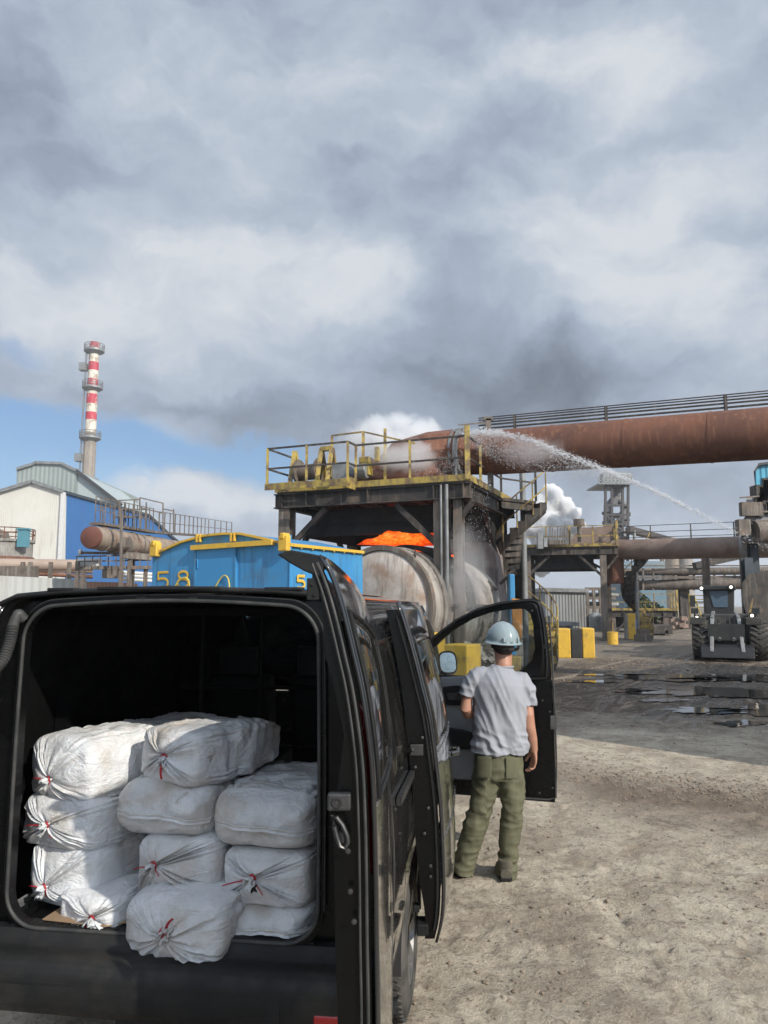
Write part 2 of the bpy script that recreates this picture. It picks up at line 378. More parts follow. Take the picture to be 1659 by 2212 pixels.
# ------------------------------------------------------------------ the van
VZ = -R(8.0)
VO = Vector((-.864, 3.087, 0))
van = thing('cargo_van', VO, 'black cargo van with its rear doors open, white sacks in the back', 'van', rz=VZ)
VM = MW[van.name]; VMi = VM.inverted()
def vat(u, v, yl):
    """point of the view ray on the van plane y = yl, in van coordinates"""
    n = VM.to_3x3() @ Vector((0, 1, 0)); return VMi @ onplane(u, v, VM @ Vector((0, yl, 0)), n)
def interp(t, tb):
    if t <= tb[0][0]: return tb[0][1]
    for (a, x), (b, y) in zip(tb, tb[1:]):
        if t <= b:
            q = (t-a)/(b-a); return x+(y-x)*q
    return tb[-1][1]
def sinterp(t, tb):
    """smooth (catmull-rom) table lookup"""
    n = len(tb)
    if t <= tb[0][0]: return tb[0][1]
    if t >= tb[-1][0]: return tb[-1][1]
    for i in range(n-1):
        a, b = tb[i], tb[i+1]
        if t <= b[0]:
            h = b[0]-a[0]; q = (t-a[0])/h
            sl = lambda j: (tb[min(j+1, n-1)][1]-tb[max(j-1, 0)][1])/(tb[min(j+1, n-1)][0]-tb[max(j-1, 0)][0])
            m0, m1 = sl(i)*h, sl(i+1)*h
            return (2*q**3-3*q*q+1)*a[1]+(q**3-2*q*q+q)*m0+(-2*q**3+3*q*q)*b[1]+(q**3-q*q)*m1
HWT = [(.25, .84), (.4, .875), (.6, .90), (.85, .912), (1.05, .905), (1.25, .885), (1.45, .852), (1.65, .812), (1.78, .775), (1.85, .735)]
hw = lambda z: sinterp(z, HWT)
def section(n=26):
    """half section from sill to roof centre: list of (x, z)"""
    P = [(hw(.30+(1.85-.30)*i/n), .30+(1.85-.30)*i/n) for i in range(n+1)]
    for k in range(1, 7):
        a = k/6*PI/2
        P.append((.735-.13*(1-math.cos(a))-.0*k, 1.85+.045*math.sin(a)))
    P += [(.45, 1.905), (.22, 1.912), (0, 1.914)]
    return P
b = MB()
SEC = section()
LEN = 4.75
def taper(y): return 1-.06*max(0, (y-3.2)/1.5)**2
# left side + roof + (right side above the rear quarter)
def side(sg, y0, y1, zmin=None, zmax=1.85, ny=14, nz=22):
    def fn(a, c):
        y = y0+(y1-y0)*a; lo = zmin(y) if callable(zmin) else (zmin or .30)
        z = lo+(zmax-lo)*c
        return (sg*hw(z)*taper(y), y, z)
    b.grid(fn, ny, nz)
arch = lambda yc: (lambda y: max(.30, .33+math.sqrt(max(0, .39**2-(y-yc)**2))) if abs(y-yc) < .39 else .30)
side(-1, 0, 3.1, arch(.78), ny=60)
side(1, 0, 1.17, arch(.78), ny=60)
side(-1, 3.1, 4.5, lambda y: arch(3.7)(y), 1.12, ny=40)
side(1, 3.1, 4.5, lambda y: arch(3.7)(y), 1.12, ny=40)
RP = [(x, z) for x, z in SEC if z >= 1.85-1e-6]
full = [(-x, z) for x, z in RP]+[(x, z) for x, z in RP[::-1][1:]]
def roofp(a, c):
    y = 3.35*a; i = c*(len(full)-1); k = min(int(i+1e-6), len(full)-1)
    x, z = full[k]; return (x*taper(y), y, z-.05*max(0, (y-2.6)/.75)**2)
b.grid(roofp, 24, len(full)-1)
# right rail above the door openings, sill and pillars
side(1, 1.17, 3.1, 1.74, 1.85, nz=3)
b.bx(.80, .90, 1.17, 3.1, .30, .50)
for y0, y1 in ((2.12, 2.22),):
    b.grid(lambda a, c: (hw(.4+1.4*c)-.015, y0+(y1-y0)*a, .4+1.4*c), 1, 16)
    b.grid(lambda a, c: (hw(.4+1.4*c)-.09, y0+(y1-y0)*a, .4+1.4*c), 1, 16)
    b.grid(lambda a, c: (hw(.4+1.4*c)-.015-.075*a, y0, .4+1.4*c), 1, 16)
# hood and nose
b.grid(lambda a, c: ((c*2-1)*.80*taper(3.6+a), 3.6+.95*a, 1.14-.16*a*a+.03*math.cos((c*2-1)*PI/2)), 10, 12)
b.grid(lambda a, c: ((c*2-1)*.82, 4.56+.16*math.sin(a*PI)*math.cos((c*2-1)*1.2)-.08*abs(c*2-1)**3, .28+.70*a), 10, 14)
# roof ribs
for x in (-.5, -.25, 0, .25, .5):
    b.path([(x, .25, 1.909+.006*(1-abs(x))), (x, 2.4, 1.909+.006*(1-abs(x)))], (.035, .006), 8)
for sg in (1, -1): b.path([(sg*.735, 3.05, 1.835), (sg*.775, 3.36, 1.64), (sg*.81, 3.62, 1.38), (sg*.83, 3.86, 1.12)], [.02, .04, .04, .04], 10)
body = b.build('body', paint, van, solid=.012, angle=30)

# rear opening ring
W2 = .6245; ZB = .60; ZT = 1.84
def rr(w, z0, z1, r, n, top_in=.02, bow=.03):
    P = []
    for k in range(n):
        t = k/n*4
        side_ = int(t); f = t-side_
        # corners sampled by angle of a rounded rectangle
    cs = [((w-r, z0+r), -PI/2), ((w-r, z1-r), 0), ((-w+r, z1-r), PI/2), ((-w+r, z0+r), PI)]
    m = n//4; q = m//2
    for ci, ((cx, cz), a0) in enumerate(cs):
        for k in range(q+1):
            a = a0+PI/2*k/q; P.append((cx+r*math.cos(a), cz+r*math.sin(a)))
        nx, nz = cs[(ci+1) % 4][0]; a1 = a0+PI/2
        p0 = (cx+r*math.cos(a1), cz+r*math.sin(a1)); p1 = (nx+r*math.cos(a1), nz+r*math.sin(a1))
        for k in range(1, m-q):
            f = k/(m-q); P.append((p0[0]+(p1[0]-p0[0])*f, p0[1]+(p1[1]-p0[1])*f))
    out = []
    for x, z in P:
        t = max(0, (z-1.0)/(z1-1.0)); x2 = x*(1-top_in*t*t)
        z2 = z+bow*math.cos(max(-1, min(1, x/w))*PI/2)*(1 if z > 1.2 else 0)*max(0, (z-(z1-.25))/.25)
        out.append((x2, z2))
    return out
NR = 96
op = rr(W2, ZB, ZT, .13, NR)
op2 = rr(W2+.022, ZB-.022, ZT+.022, .14, NR)
def outer():
    P = []
    for i, (x, z) in enumerate(op):
        # project outward on the section
        a = math.atan2(z-1.2, x)
        best = None
        for s_ in np.linspace(.5, 1.6, 140):
            px, pz = x+math.cos(a)*(s_-.5)*1.2, z+math.sin(a)*(s_-.5)*1.2
            lim = hw(min(max(pz, .3), 1.85)) if pz <= 1.85 else (.735-.13*(1-math.cos(math.asin(min(1, (pz-1.85)/.045)))) if pz < 1.895 else (.6 if pz < 1.9 else 0))
            if pz > 1.905 or pz < .50 or abs(px) > lim: break
            best = (px, pz)
        P.append(best or (x, z))
    return P
ou = outer()
b = MB()
loops = [([(x, .035, z) for x, z in op]), ([(x, -.012, z) for x, z in op]), ([(x, -.012, z) for x, z in op2]), ([(x, .022, z) for x, z in op2]),
         ([(x+(X-x)*.55, .028, z+(Z-z)*.55) for (x, z), (X, Z) in zip(op2, ou)]), ([(x+(X-x)*.75, .006, z+(Z-z)*.75) for (x, z), (X, Z) in zip(op2, ou)]), ([(X, .0, Z) for X, Z in ou])]
n = len(op)
vs = [p for l in loops for p in l]
fs = [(i*n+k, i*n+(k+1) % n, (i+1)*n+(k+1) % n, (i+1)*n+k) for i in range(len(loops)-1) for k in range(n)]
b.add(vs, fs, True)
b.build('rear_frame', paint_lo, van, angle=28)
b = MB(); b.path([(x, -.018, z) for x, z in [(a[0]*1.006, a[1]) for a in op]], .008, 10, closed=True)
b.build('door_seal', seal_grey, van)
b = MB(); b.path([(x, -.004, z) for x, z in op2 if z > .7], .006, 6, cap=True)
b.build('frame_lip', darkmetal, van)
# roof gutter edge seen over the opening, with two latch plates
b = MB()
b.path([(-.74, -.005, 1.855), (-.66, -.012, 1.888), (-.45, -.015, 1.905), (0, -.018, 1.918), (.45, -.015, 1.905), (.66, -.012, 1.888), (.74, -.005, 1.855)], (.016, .012), 8)
for x0, x1 in ((-.52, -.40), (.40, .55)): b.bx(x0, x1, -.03, .03, 1.908, 1.922)
b.bx(-.30, .22, -.035, .02, 1.912, 1.926)
b.build('roof_edge_trim', plastic, van, bevel=.004)
for x in (-.12, .10):
    b = MB(); b.bx(x-.045, x+.045, -.006, .03, 1.868, 1.890); b.bx(x-.02, x+.02, -.014, 0, 1.872, 1.884)
    b.build('latch_striker', rubber, van, bevel=.003)
# corrugated wiring conduit at the upper left corner
P0 = [vat(52, 1338, -.03), vat(40, 1325, -.05), vat(30, 1345, -.06), vat(22, 1385, -.08), vat(8, 1425, -.11), vat(-25, 1462, -.16), vat(-60, 1480, -.2)]
pts = []; 
for i in range(len(P0)-1):
    for k in range(14): pts.append(P0[i].lerp(P0[i+1], k/14))
for _ in range(6): pts = [pts[0]]+[(pts[i-1]+pts[i]*2+pts[i+1])/4 for i in range(1, len(pts)-1)]+[pts[-1]]
b = MB(); b.path(pts, [.021+(.0035 if k % 2 else -.001)*(1 if k > 30 else .2) for k in range(len(pts))], 12)
b.build('wiring_conduit', seal_grey, van)
# bumper and step
def bump(a, c):
    x = (a*2-1)*.90
    prof = [(.05, .600), (-.01, .598), (-.03, .570), (-.05, .555), (-.105, .548), (-.135, .53), (-.148, .50), (-.150, .44), (-.142, .385), (-.12, .352), (-.05, .335), (.10, .33)]
    i = c*(len(prof)-1); k = min(int(i), len(prof)-2); f = i-k
    y = prof[k][0]+(prof[k+1][0]-prof[k][0])*f; z = prof[k][1]+(prof[k+1][1]-prof[k][1])*f
    wrap = max(0, (abs(a*2-1)-.80)/.20)
    return (x, y+.13*wrap**2.2-.012*(1-abs(a*2-1)**2), z)
b = MB(); b.grid(bump, 48, 33); bumper = b.build('rear_bumper', plastic, van, solid=.004, angle=50)
for sg in (1, -1):
    b = MB(); b.box((sg*.70-.0, -.148, .415), (.11, .016, .032), rz=sg*.03); b.build('reflector', redlens, van, bevel=.007, seg=3)
b = MB(); b.box((.50, -.155, .43), (.05, .01, .07)); b.build('tow_cover', plastic, van, bevel=.004)
b = MB(); b.box((-.35, -.157, .47), (.9, .006, .012)); b.build('bumper_groove', rubber, van, bevel=.002)
# sill, floor and lining
b = MB()
b.bx(-.60, .60, .02, 3.0, .572, .592)
for k in range(12): b.bx(-.56+k*.1, -.53+k*.1, .10, 2.9, .592, .598)
b.build('cargo_floor', lining, van, bevel=.003)
b = MB()
b.bx(-.61, .61, -.005, .06, .592, .606)
for k in range(14): b.bx(-.58+k*.018*2, -.562+k*.036, .0, .05, .606, .609)
b.build('sill_plate', plastic, van, bevel=.002)
b = MB()
inn = lambda z: min(hw(z)-.06, .83)
b.grid(lambda a, c: (-inn(.55+1.28*c), .03+3.0*a, .55+1.28*c), 8, 12)
b.grid(lambda a, c: (inn(.55+1.28*c), .03+1.14*a, .55+1.28*c), 4, 12)
b.grid(lambda a, c: ((c*2-1)*(.70+.0*a), .03+3.2*a, 1.83+.04*math.cos((c*2-1)*PI/2)-.06*max(0, (a-.8)/.2)), 10, 10)
b.bx(-.83, -.60, .35, 1.2, .59, .86); b.bx(.60, .83, .35, 1.15, .59, .86)
b.bx(-.80, -.76, .03, 2.9, 1.16, 1.22); b.bx(.74, .80, .03, 1.1, 1.16, 1.22); b.bx(.745, .79, .6, .66, .86, 1.75)
for y in (.55, 1.2, 2.0): b.bx(-.80, -.74, y, y+.06, .86, 1.72)
for y in (.6, 1.3, 2.0): b.bx(-.68, .68, y, y+.05, 1.80, 1.835)
b.build('cargo_lining', lining, van, solid=.004, bevel=0)
# front cabin: dash, wheel, seats
b = MB(); b.bx(-.74, .74, 3.15, 3.6, .85, 1.12); b.bx(-.74, .74, 3.3, 3.62, .35, .86); b.bx(-.84, .84, 3.0, 4.5, .40, .44); b.build('dashboard', trimdark, van, bevel=.03)
b = MB(); b.path([Vector((-.40+.19*math.cos(a), 2.98+.07*math.sin(a), 1.10+.175*math.sin(a))) for a in [2*PI*k/28 for k in range(28)]], .014, 8, closed=True); b.bx(-.44, -.36, 2.98, 3.16, 1.06, 1.14)
b.build('steering_wheel', trimdark, van)
for x, w_ in ((-.42, .5), (.12, .42), (.50, .42)):
    st = MB(); st.bx(x-w_/2, x+w_/2, 2.22, 2.75, .62, .80)
    seat = st.build('seat', trimdark, van, bevel=.05, seg=3)
    s2 = MB(); s2.box((x, 2.22, 1.08), (w_*.92, .14, .62), M=Matrix.Translation((x, 2.22, 1.08)) @ Matrix.Rotation(R(10), 4, 'X'))
    s2.build('backrest', trimdark, seat, bevel=.05, seg=3)
    s3 = MB(); s3.box((x, 2.14, 1.48), (.26, .09, .19)); s3.bx(x-.07, x-.055, 2.15, 2.17, 1.34, 1.45); s3.bx(x+.055, x+.07, 2.15, 2.17, 1.34, 1.45)
    s3.build('headrest', trimdark, seat, bevel=.03, seg=3)
# steel bulkhead frame and belts inside
b = MB()
for x in (-.62, -.22, .25, .62): b.tube((x, 1.95, .6), (x*1.0, 1.95, 1.8), .014, 8)
for z in (.95, 1.32): b.tube((-.75, 1.95, z), (.75, 1.95, z), .012, 8)
b.build('cargo_bulkhead_rail', trimdark, van)
b = MB(); b.beam(vat(243, 1500, 1.9), vat(262, 1400, 1.9), .05, .02); b.beam(vat(262, 1400, 1.9), vat(272, 1395, 1.85), .05, .02); b.build('seat_belt', trimgrey, van)
# jack bar at the left of the cargo
b = MB(); b.path([vat(45, 1640, .35), vat(50, 1700, .32), vat(40, 1750, .28), vat(52, 1790, .26)], .009, 8); b.build('tool_bar', darkmetal, van)
# glass
b = MB(); b.grid(lambda a, c: ((c*2-1)*(.74+.06*(1-a)), 3.30+.62*(1-a)-.10*(abs(c*2-1)**2)+.0, 1.10+.74*a), 8, 12); b.build('windscreen', glass, van, solid=.005)
for sg in (-1,):
    b = MB(); b.grid(lambda a, c: (sg*hw(1.12+(.72*(1-a)+.02)*c)*taper(3.08+.84*a)*.97, 3.08+.84*a, 1.12+(.72*(1-a)+.02)*c), 8, 8); b.build('side_window', glass, van, solid=.005)
for sg in (-1,):
    for y0, y1 in ((.15, 1.05), (1.3, 2.1), (2.3, 3.0)):
        b = MB(); b.grid(lambda a, c: (sg*(hw(1.18+.5*c)+.003)*taper(y0+(y1-y0)*a), y0+(y1-y0)*a, 1.18+.5*c), 6, 8); b.build('side_window', glass, van, solid=.004)
b = MB(); b.grid(lambda a, c: ((hw(1.18+.52*c)+.003), .12+.95*a, 1.18+.52*c), 6, 8); b.build('side_window', glass, van, solid=.004)
# rails for the sliding door
b = MB(); b.beam((.915, .12, 1.09), (.915, 2.0, 1.09), .02, .03); b.beam((.80, 1.17, 1.80), (.80, 2.1, 1.80), .02, .02); b.build('door_rail', darkmetal, van)
# tail lamps
for sg in (1, -1):
    b = MB(); b.grid(lambda a, c: (sg*(.815+.075*a*(1-.2*c)-.06*c), -.012+.05*a*a, .86+.62*c), 6, 10); b.build('tail_lamp', smokelens, van, solid=.02)
# wheels
def wheel(x, y, sg):
    w = MB()
    prof = [(-.105, .20), (-.108, .25), (-.10, .295), (-.085, .318), (-.06, .328), (.06, .328), (.085, .318), (.10, .295), (.108, .25), (.105, .20), (.03, .19), (-.105, .20)]
    w.lathe((x, y, .328), (1, 0, 0), prof, 56)
    for k in range(56):
        a = 2*PI*k/56
        c_, s_ = math.cos(a), math.sin(a)
        for xx, an in ((-.07, .12), (-.025, -.12), (.025, .12), (.07, -.12)):
            M = Matrix.Translation((x+xx, y+c_*.330, .328+s_*.330)) @ Matrix.Rotation(a-PI/2, 4, 'X') @ Matrix.Rotation(an*4, 4, 'Z')
            w.box((0,0,0), (.036, .022, .010), M=M)
    t = w.build('wheel', tyrem, van)
    q = MB(); q.lathe((x, y, .328), (sg, 0, 0), [(.10, .205), (.095, .19), (.06, .18), (.05, .12), (.065, .07), (.07, .0001)], 32)
    for k in range(7):
        a = 2*PI*k/7; q.beam((x+sg*.075, y+math.cos(a)*.05, .328+math.sin(a)*.05), (x+sg*.085, y+math.cos(a)*.19, .328+math.sin(a)*.19), .045, .02, up=(1, 0, 0))
    q.build('rim', rimm, t)
for x, sg in ((.79, 1), (-.79, -1)):
    wheel(x, .78, sg); wheel(x*.98, 3.7, sg)
b = MB(); b.bx(-.7, .7, .1, 4.4, .26, .34); b.lathe((-.7, .78, .30), (1, 0, 0), [(0, .05), (1.4, .05)], 10); b.bx(-.15, .35, -.02, .5, .2, .33)
b.grid(lambda a, c: (.62+.27*c, .78+.40*math.cos(PI*a), .33+.40*math.sin(PI*a)), 20, 1)
b.build('underbody', soot, van)
b = MB(); b.tube((.62, -.05, .26), (.62, .25, .27), .03, 12); b.build('exhaust_pipe', darkmetal, van)

# ---- right rear door, swung out towards the camera (built in world coordinates)
TB = [(2205, 811), (2040, 808), (1878, 806), (1760, 803), (1643, 797), (1500, 778), (1409, 758), (1330, 739), (1269, 721), (1225, 703), (1203, 688)]
near = [(at(u, v, 2.1).z, at(u, v, 2.1).x) for v, u in TB]
near = [(.40, near[0][1])]+near+[(2.0, near[-1][1]-.05)]
def dx(z, a):            # a: 0 hinge .. 1 free edge
    x = sinterp(z, near); far = .045
    return x+far*(1-a)+.012*math.sin(PI*a)
YH, YF = 2.955, 2.10
def zt(a):   # top outline
    return 1.985-.10*(1-a)**1.2-.02*(1-a)
def dp(a, z, off=0.0):   # off: towards the inside (left)
    return Vector((dx(z, a)-off, YH+(YF-YH)*a, z))
rd = MB()
z0 = .50
rd.grid(lambda a, c: dp(a, z0+(zt(a)-z0)*c), 20, 40)
o_ = rd.build('rear_door', paint, van, world=True, solid=.010, off=1, angle=35)
# window glass on the outer skin
w_ = MB(); w_.grid(lambda a, c: dp(.10+.80*a, 1.34+(zt(.1+.8*a)-.16-1.34)*c, -.013), 14, 20)
w_.build('window', glass_dark('privacy_glass', .03, .02), o_, world=True, solid=.003)
w_ = MB()
ed = [(.1, 1.34), (.9, 1.34), (.9, None), (.1, None)]
loop = []
for k in range(10): loop.append(dp(.08+.84*k/10, 1.325, -.013))
for k in range(12): loop.append(dp(.92, 1.325+(zt(.92)-.145-1.325)*k/12, -.013))
for k in range(10): a = .92-.84*k/10; loop.append(dp(a, zt(a)-.145, -.013))
for k in range(12): loop.append(dp(.08, zt(.08)-.145-(zt(.08)-.145-1.325)*k/12, -.013))
w_.path(loop, .007, 8, closed=True); w_.build('window_seal', rubber, o_, world=True)
w_ = MB(); w_.path([dp(.03+.94*k/12, 1.318, -.012) for k in range(13)], (.004, .006), 8); w_.build('waist_strip', chrome, o_, world=True)
# inner structure: box section around the window, thick panel below it
def thick(z): return interp(z, [(.5, .095), (1.10, .105), (1.30, .105), (1.40, .085), (1.5, .062), (1.72, .075), (1.85, .05), (2.0, .035)])
w_ = MB()
def inner(a0, a1, zl, zh, t0=.012, nz=24):
    w_.grid(lambda a, c: dp(a0+(a1-a0)*a, zl+((zh if not callable(zh) else zh(a0+(a1-a0)*a))-zl)*c, thick(zl+((zh if not callable(zh) else zh(a0+(a1-a0)*a))-zl)*c)), 8, nz)
inner(.06, .985, .56, 1.33); inner(.06, .20, 1.33, lambda a: zt(a)-.03); inner(.86, .985, 1.33, lambda a: zt(a)-.03); inner(.20, .86, 1.80, lambda a: zt(a)-.03, nz=4)
# free-edge face
w_.grid(lambda a, c: dp(.985, .56+(zt(1)-.03-.56)*c, .010+(thick(.56+(zt(1)-.03-.56)*c)-.010)*a), 6, 40)
w_.grid(lambda a, c: dp(.06+.925*a, .56, .01+.085*c), 8, 2)
w_.build('inner_panel', paint_lo, o_, world=True, angle=35)
# rubber lips running up the free edge
for off, r_, rel in ((.018, .0045, 1.0), (.036, .0035, .998)):
    w_ = MB(); pts = []
    for k in range(46):
        z = .50+(zt(1)-.02-.50)*k/45; pts.append(dp(rel, z, min(off, thick(z)*.85)))
    if off < .03:
        for k in range(1, 12): a = 1-.9*k/11; pts.append(dp(a, zt(a)-.015, off))
    w_.path(pts, r_, 8); w_.build('edge_seal', seal_grey, o_, world=True)
# top corner hook
w_ = MB(); c0 = dp(1, zt(1)-.01, .03)
w_.prism([c0+Vector((.04, 0, .01)), c0+Vector((-.055, 0, .028)), c0+Vector((-.095, 0, .016)), c0+Vector((-.06, 0, -.008)), c0+Vector((-.02, 0, -.03)), c0+Vector((.03, 0, -.05))], (0, .05, 0))
w_.build('corner_cap', rubber, o_, world=True, bevel=.004)
w_ = MB(); p = at(678, 1273, 2.13)
w_.box(p, (.035, .05, .060)); w_.box(p+Vector((.012, 0, .035)), (.03, .05, .025)); w_.tube(p+Vector((-.004, -.03, .012)), p+Vector((-.004, -.022, .012)), .005, 8); w_.tube(p+Vector((.004, -.03, -.016)), p+Vector((.004, -.022, -.016)), .005, 8)
w_.build('upper_latch', rubber, o_, world=True, bevel=.004)
# lock case and pull handle
p = at(733, 1731, 2.09)
w_ = MB(); w_.box(p, (.062, .03, .045)); w_.build('lock_case', darkmetal, o_, world=True, bevel=.006, seg=3)
w_ = MB(); w_.lathe(p+Vector((-.006, -.0155, 0)), (0, -1, 0), [(0, .015), (.003, .013), (.003, .009), (-.004, .0001)], 16); w_.build('lock_hole', soot, o_, world=True)
w_ = MB(); q = [at(u, v, 2.06) for u, v in ((718, 1762), (727, 1765), (740, 1782), (750, 1805), (752, 1820), (745, 1832), (735, 1828), (728, 1808), (722, 1785))]
w_.path(q, [(.006, .008)]*len(q), 8, closed=True); w_.path([at(740, 1795, 2.07), at(741, 1818, 2.07)], .010, 8); w_.build('pull_handle', darkmetal, o_, world=True)
for u, v in ((752, 1838), (757, 1925), (765, 1990)):
    w_ = MB(); p = at(u, v, 2.085); w_.lathe(p, (0, -1, 0), [(0, .007), (.005, .007), (.006, .0001)], 10); w_.build('bolt', darkmetal, o_, world=True)
w_ = MB()
for z in (.75, 1.62): w_.box(dp(0, z, .03)+Vector((-.01, .01, 0)), (.05, .07, .09))
w_.build('hinge', paint_lo, o_, world=True, bevel=.006)

# ---- left rear door, swung out past the frame edge
w_ = MB(); hl = Vector((-.90, .0, 0)); dl = Vector((-.35, -.93, 0)).normalized()
lean = lambda z: Vector((.93, -.35, 0))*sinterp(z, [(.5, 0), (1.2, .01), (1.5, .05), (1.8, .11), (1.95, .17)])
w_.grid(lambda a, c: hl+dl*(.70*a)+lean(.5+1.45*c)+Vector((0, 0, .5+(1.45-.05*(1-a))*c)), 8, 24)
ld_ = w_.build('rear_door', paint, van, solid=.06, off=0)
tag(ld_, 'left rear door folded out'); 

# ---- sliding door, slid back along the right side
TS = [(2042, 938), (1990, 950), (1925, 954), (1830, 952), (1737, 947), (1640, 936), (1550, 923), (1480, 906), (1409, 888), (1340, 868), (1283, 848)]
YN = 3.57
ns = [(at(u, v, YN).z, at(u, v, YN).x) for v, u in TS]
def sp(a, z, off=0.0):   # a: 0 near .. 1 far
    x = sinterp(z, ns)+.139*1.05*a+.02*math.sin(PI*a)-.0
    return Vector((x-off, YN+1.05*a, z))
w_ = MB()
zb = lambda a: .37+.04*math.exp(-((a)/.08)**2)*0; ztp = lambda a: 1.865
w_.grid(lambda a, c: sp(a, zb(a)+(ztp(a)-zb(a))*c), 16, 34)
sd = w_.build('sliding_door', paint, van, world=True, solid=.012, off=1, angle=35)
w_ = MB()
th = lambda z: interp(z, [(.36, .045), (.62, .10), (.8, .115), (1.3, .11), (1.5, .085), (1.85, .06)])
zl = lambda a: .62 if a < 1 else .62
w_.grid(lambda a, c: sp(.01, .38+(1.83-.38)*c, .006+(th(.38+1.45*c)-.006)*a), 4, 34)
w_.grid(lambda a, c: sp(.01+.97*a, .60+(1.83-.60)*c, th(.60+1.23*c)), 8, 24)
w_.grid(lambda a, c: sp(.01+.97*a, .60, .006+.1*c), 8, 2)
w_.build('inner_panel', paint_lo, sd, world=True, angle=35)
w_ = MB(); w_.grid(lambda a, c: sp(.06+.86*a, 1.20+.50*c, -.014), 10, 14); w_.build('window', glass_dark('privacy_glass'), sd, world=True, solid=.003)
w_ = MB()
w_.path([sp(.05+.9*k/12, 1.175, -.014) for k in range(13)], (.004, .005), 6); w_.path([sp(.0+.98*k/12, .80, -.014) for k in range(13)], (.003, .004), 6); w_.build('waist_strip', chrome, sd, world=True)
w_ = MB(); w_.path([sp(.80, 1.02, -.012), sp(.82, 1.025, -.05), sp(.94, 1.025, -.05), sp(.96, 1.02, -.012)], (.010, .014), 10); w_.build('handle', paint, sd, world=True)
w_ = MB(); p = at(880, 1622, YN); w_.beam(at(858, 1624, YN+.05), at(895, 1619, YN-.01), .03, .016); w_.box(at(900, 1620, YN-.004), (.06, .012, .05)); w_.build('roller_arm', darkmetal, sd, world=True, bevel=.003)
for u, v in ((897, 1657), (912, 1593), (925, 1745), (917, 1800), (930, 1870), (930, 1893)):
    w_ = MB(); p = at(u, v, YN-.002); w_.lathe(p, (0, -1, 0), [(0, .007), (.006, .007), (.008, .0001)], 10); w_.build('bolt', darkmetal, sd, world=True)
w_ = MB(); w_.box(at(912, 2000, YN+.04), (.05, .10, .05)); w_.box(at(899, 1960, YN+.05), (.03, .05, .03)); w_.build('lower_roller', rubber, sd, world=True, bevel=.005)
w_ = MB(); w_.path([sp(.0, .42+1.38*k/30, .02) for k in range(31)], .006, 6); w_.build('edge_seal', rubber, sd, world=True)

# ---- front passenger door, opened wide
hp = Vector((.478, 6.0, 0)); fp = Vector((1.262, 5.80, 0)); dd = (fp-hp); dlen = dd.length; dd.normalize(); nn = Vector((dd.y, -dd.x, 0))*1.0   # nn points to camera side
if nn.y > 0: nn = -nn
dpl = lambda u, v: onplane(u, v, hp, nn)
def fd(u, v, o=0.0):
    p = dpl(u, v); return p+nn*o
OUT = [(940, 1712), (1068, 1722), (1199, 1733), (1199, 1640), (1196, 1540), (1190, 1440), (1180, 1350), (1172, 1310), (1168, 1297), (1155, 1292), (1120, 1295), (1080, 1300), (1030, 1314), (985, 1337), (945, 1367), (915, 1396), (905, 1425), (915, 1470), (930, 1560), (936, 1640)]
HOL = [(950, 1462), (1100, 1460), (1128, 1446), (1150, 1425), (1156, 1400), (1152, 1350), (1146, 1325), (1133, 1315), (1100, 1316), (1060, 1323), (1020, 1337), (985, 1358), (955, 1382), (932, 1405), (930, 1425), (938, 1450)]
def dense(P, n):
    """resample closed polyline by arc length from its first point"""
    P = [Vector((p[0], p[1], 0)) for p in P]; Ls = [0]
    for a, c in zip(P, P[1:]+P[:1]): Ls.append(Ls[-1]+(c-a).length)
    out = []
    for k in range(n):
        t = Ls[-1]*k/n
        for i in range(len(P)):
            if Ls[i+1] >= t:
                f = (t-Ls[i])/(Ls[i+1]-Ls[i]); q = P[i].lerp(P[(i+1) % len(P)], f); out.append((q.x, q.y)); break
    return out
def ring_panel(mb, o1, i1, off_o, off_i):
    n = len(o1); vs = [fd(u, v, off_o) for u, v in o1]+[fd(u, v, off_i) for u, v in i1]
    mb.add(vs, [(k, (k+1) % n, n+(k+1) % n, n+k) for k in range(n)], True)
# frame: upper ring; matching by angle around the window centre
def by_angle(P, n, c):
    D = dense(P, 600); out = []
    for k in range(n):
        a = 2*PI*k/n
        out.append(min(D, key=lambda q: abs(((math.atan2(q[1]-c[1], q[0]-c[0])-a+PI) % (2*PI))-PI)))
    return out
cen = (1050, 1400); NN = 96
UP = [(905, 1470), (1050, 1470), (1192, 1470), (1190, 1440), (1180, 1350), (1172, 1310), (1168, 1297), (1155, 1292), (1120, 1295), (1080, 1300), (1030, 1314), (985, 1337), (945, 1367), (915, 1396), (905, 1425)]
o1 = by_angle(UP, NN, cen); i1 = by_angle(HOL, NN, cen)
m1 = [(a[0]*.55+c[0]*.45, a[1]*.55+c[1]*.45) for a, c in zip(o1, i1)]
fr = MB(); ring_panel(fr, o1, m1, .01, .035); ring_panel(fr, m1, i1, .035, .02); ring_panel(fr, i1, i1, .02, -.06); ring_panel(fr, o1, o1, .01, -.03); ring_panel(fr, o1, i1, -.03, -.06)
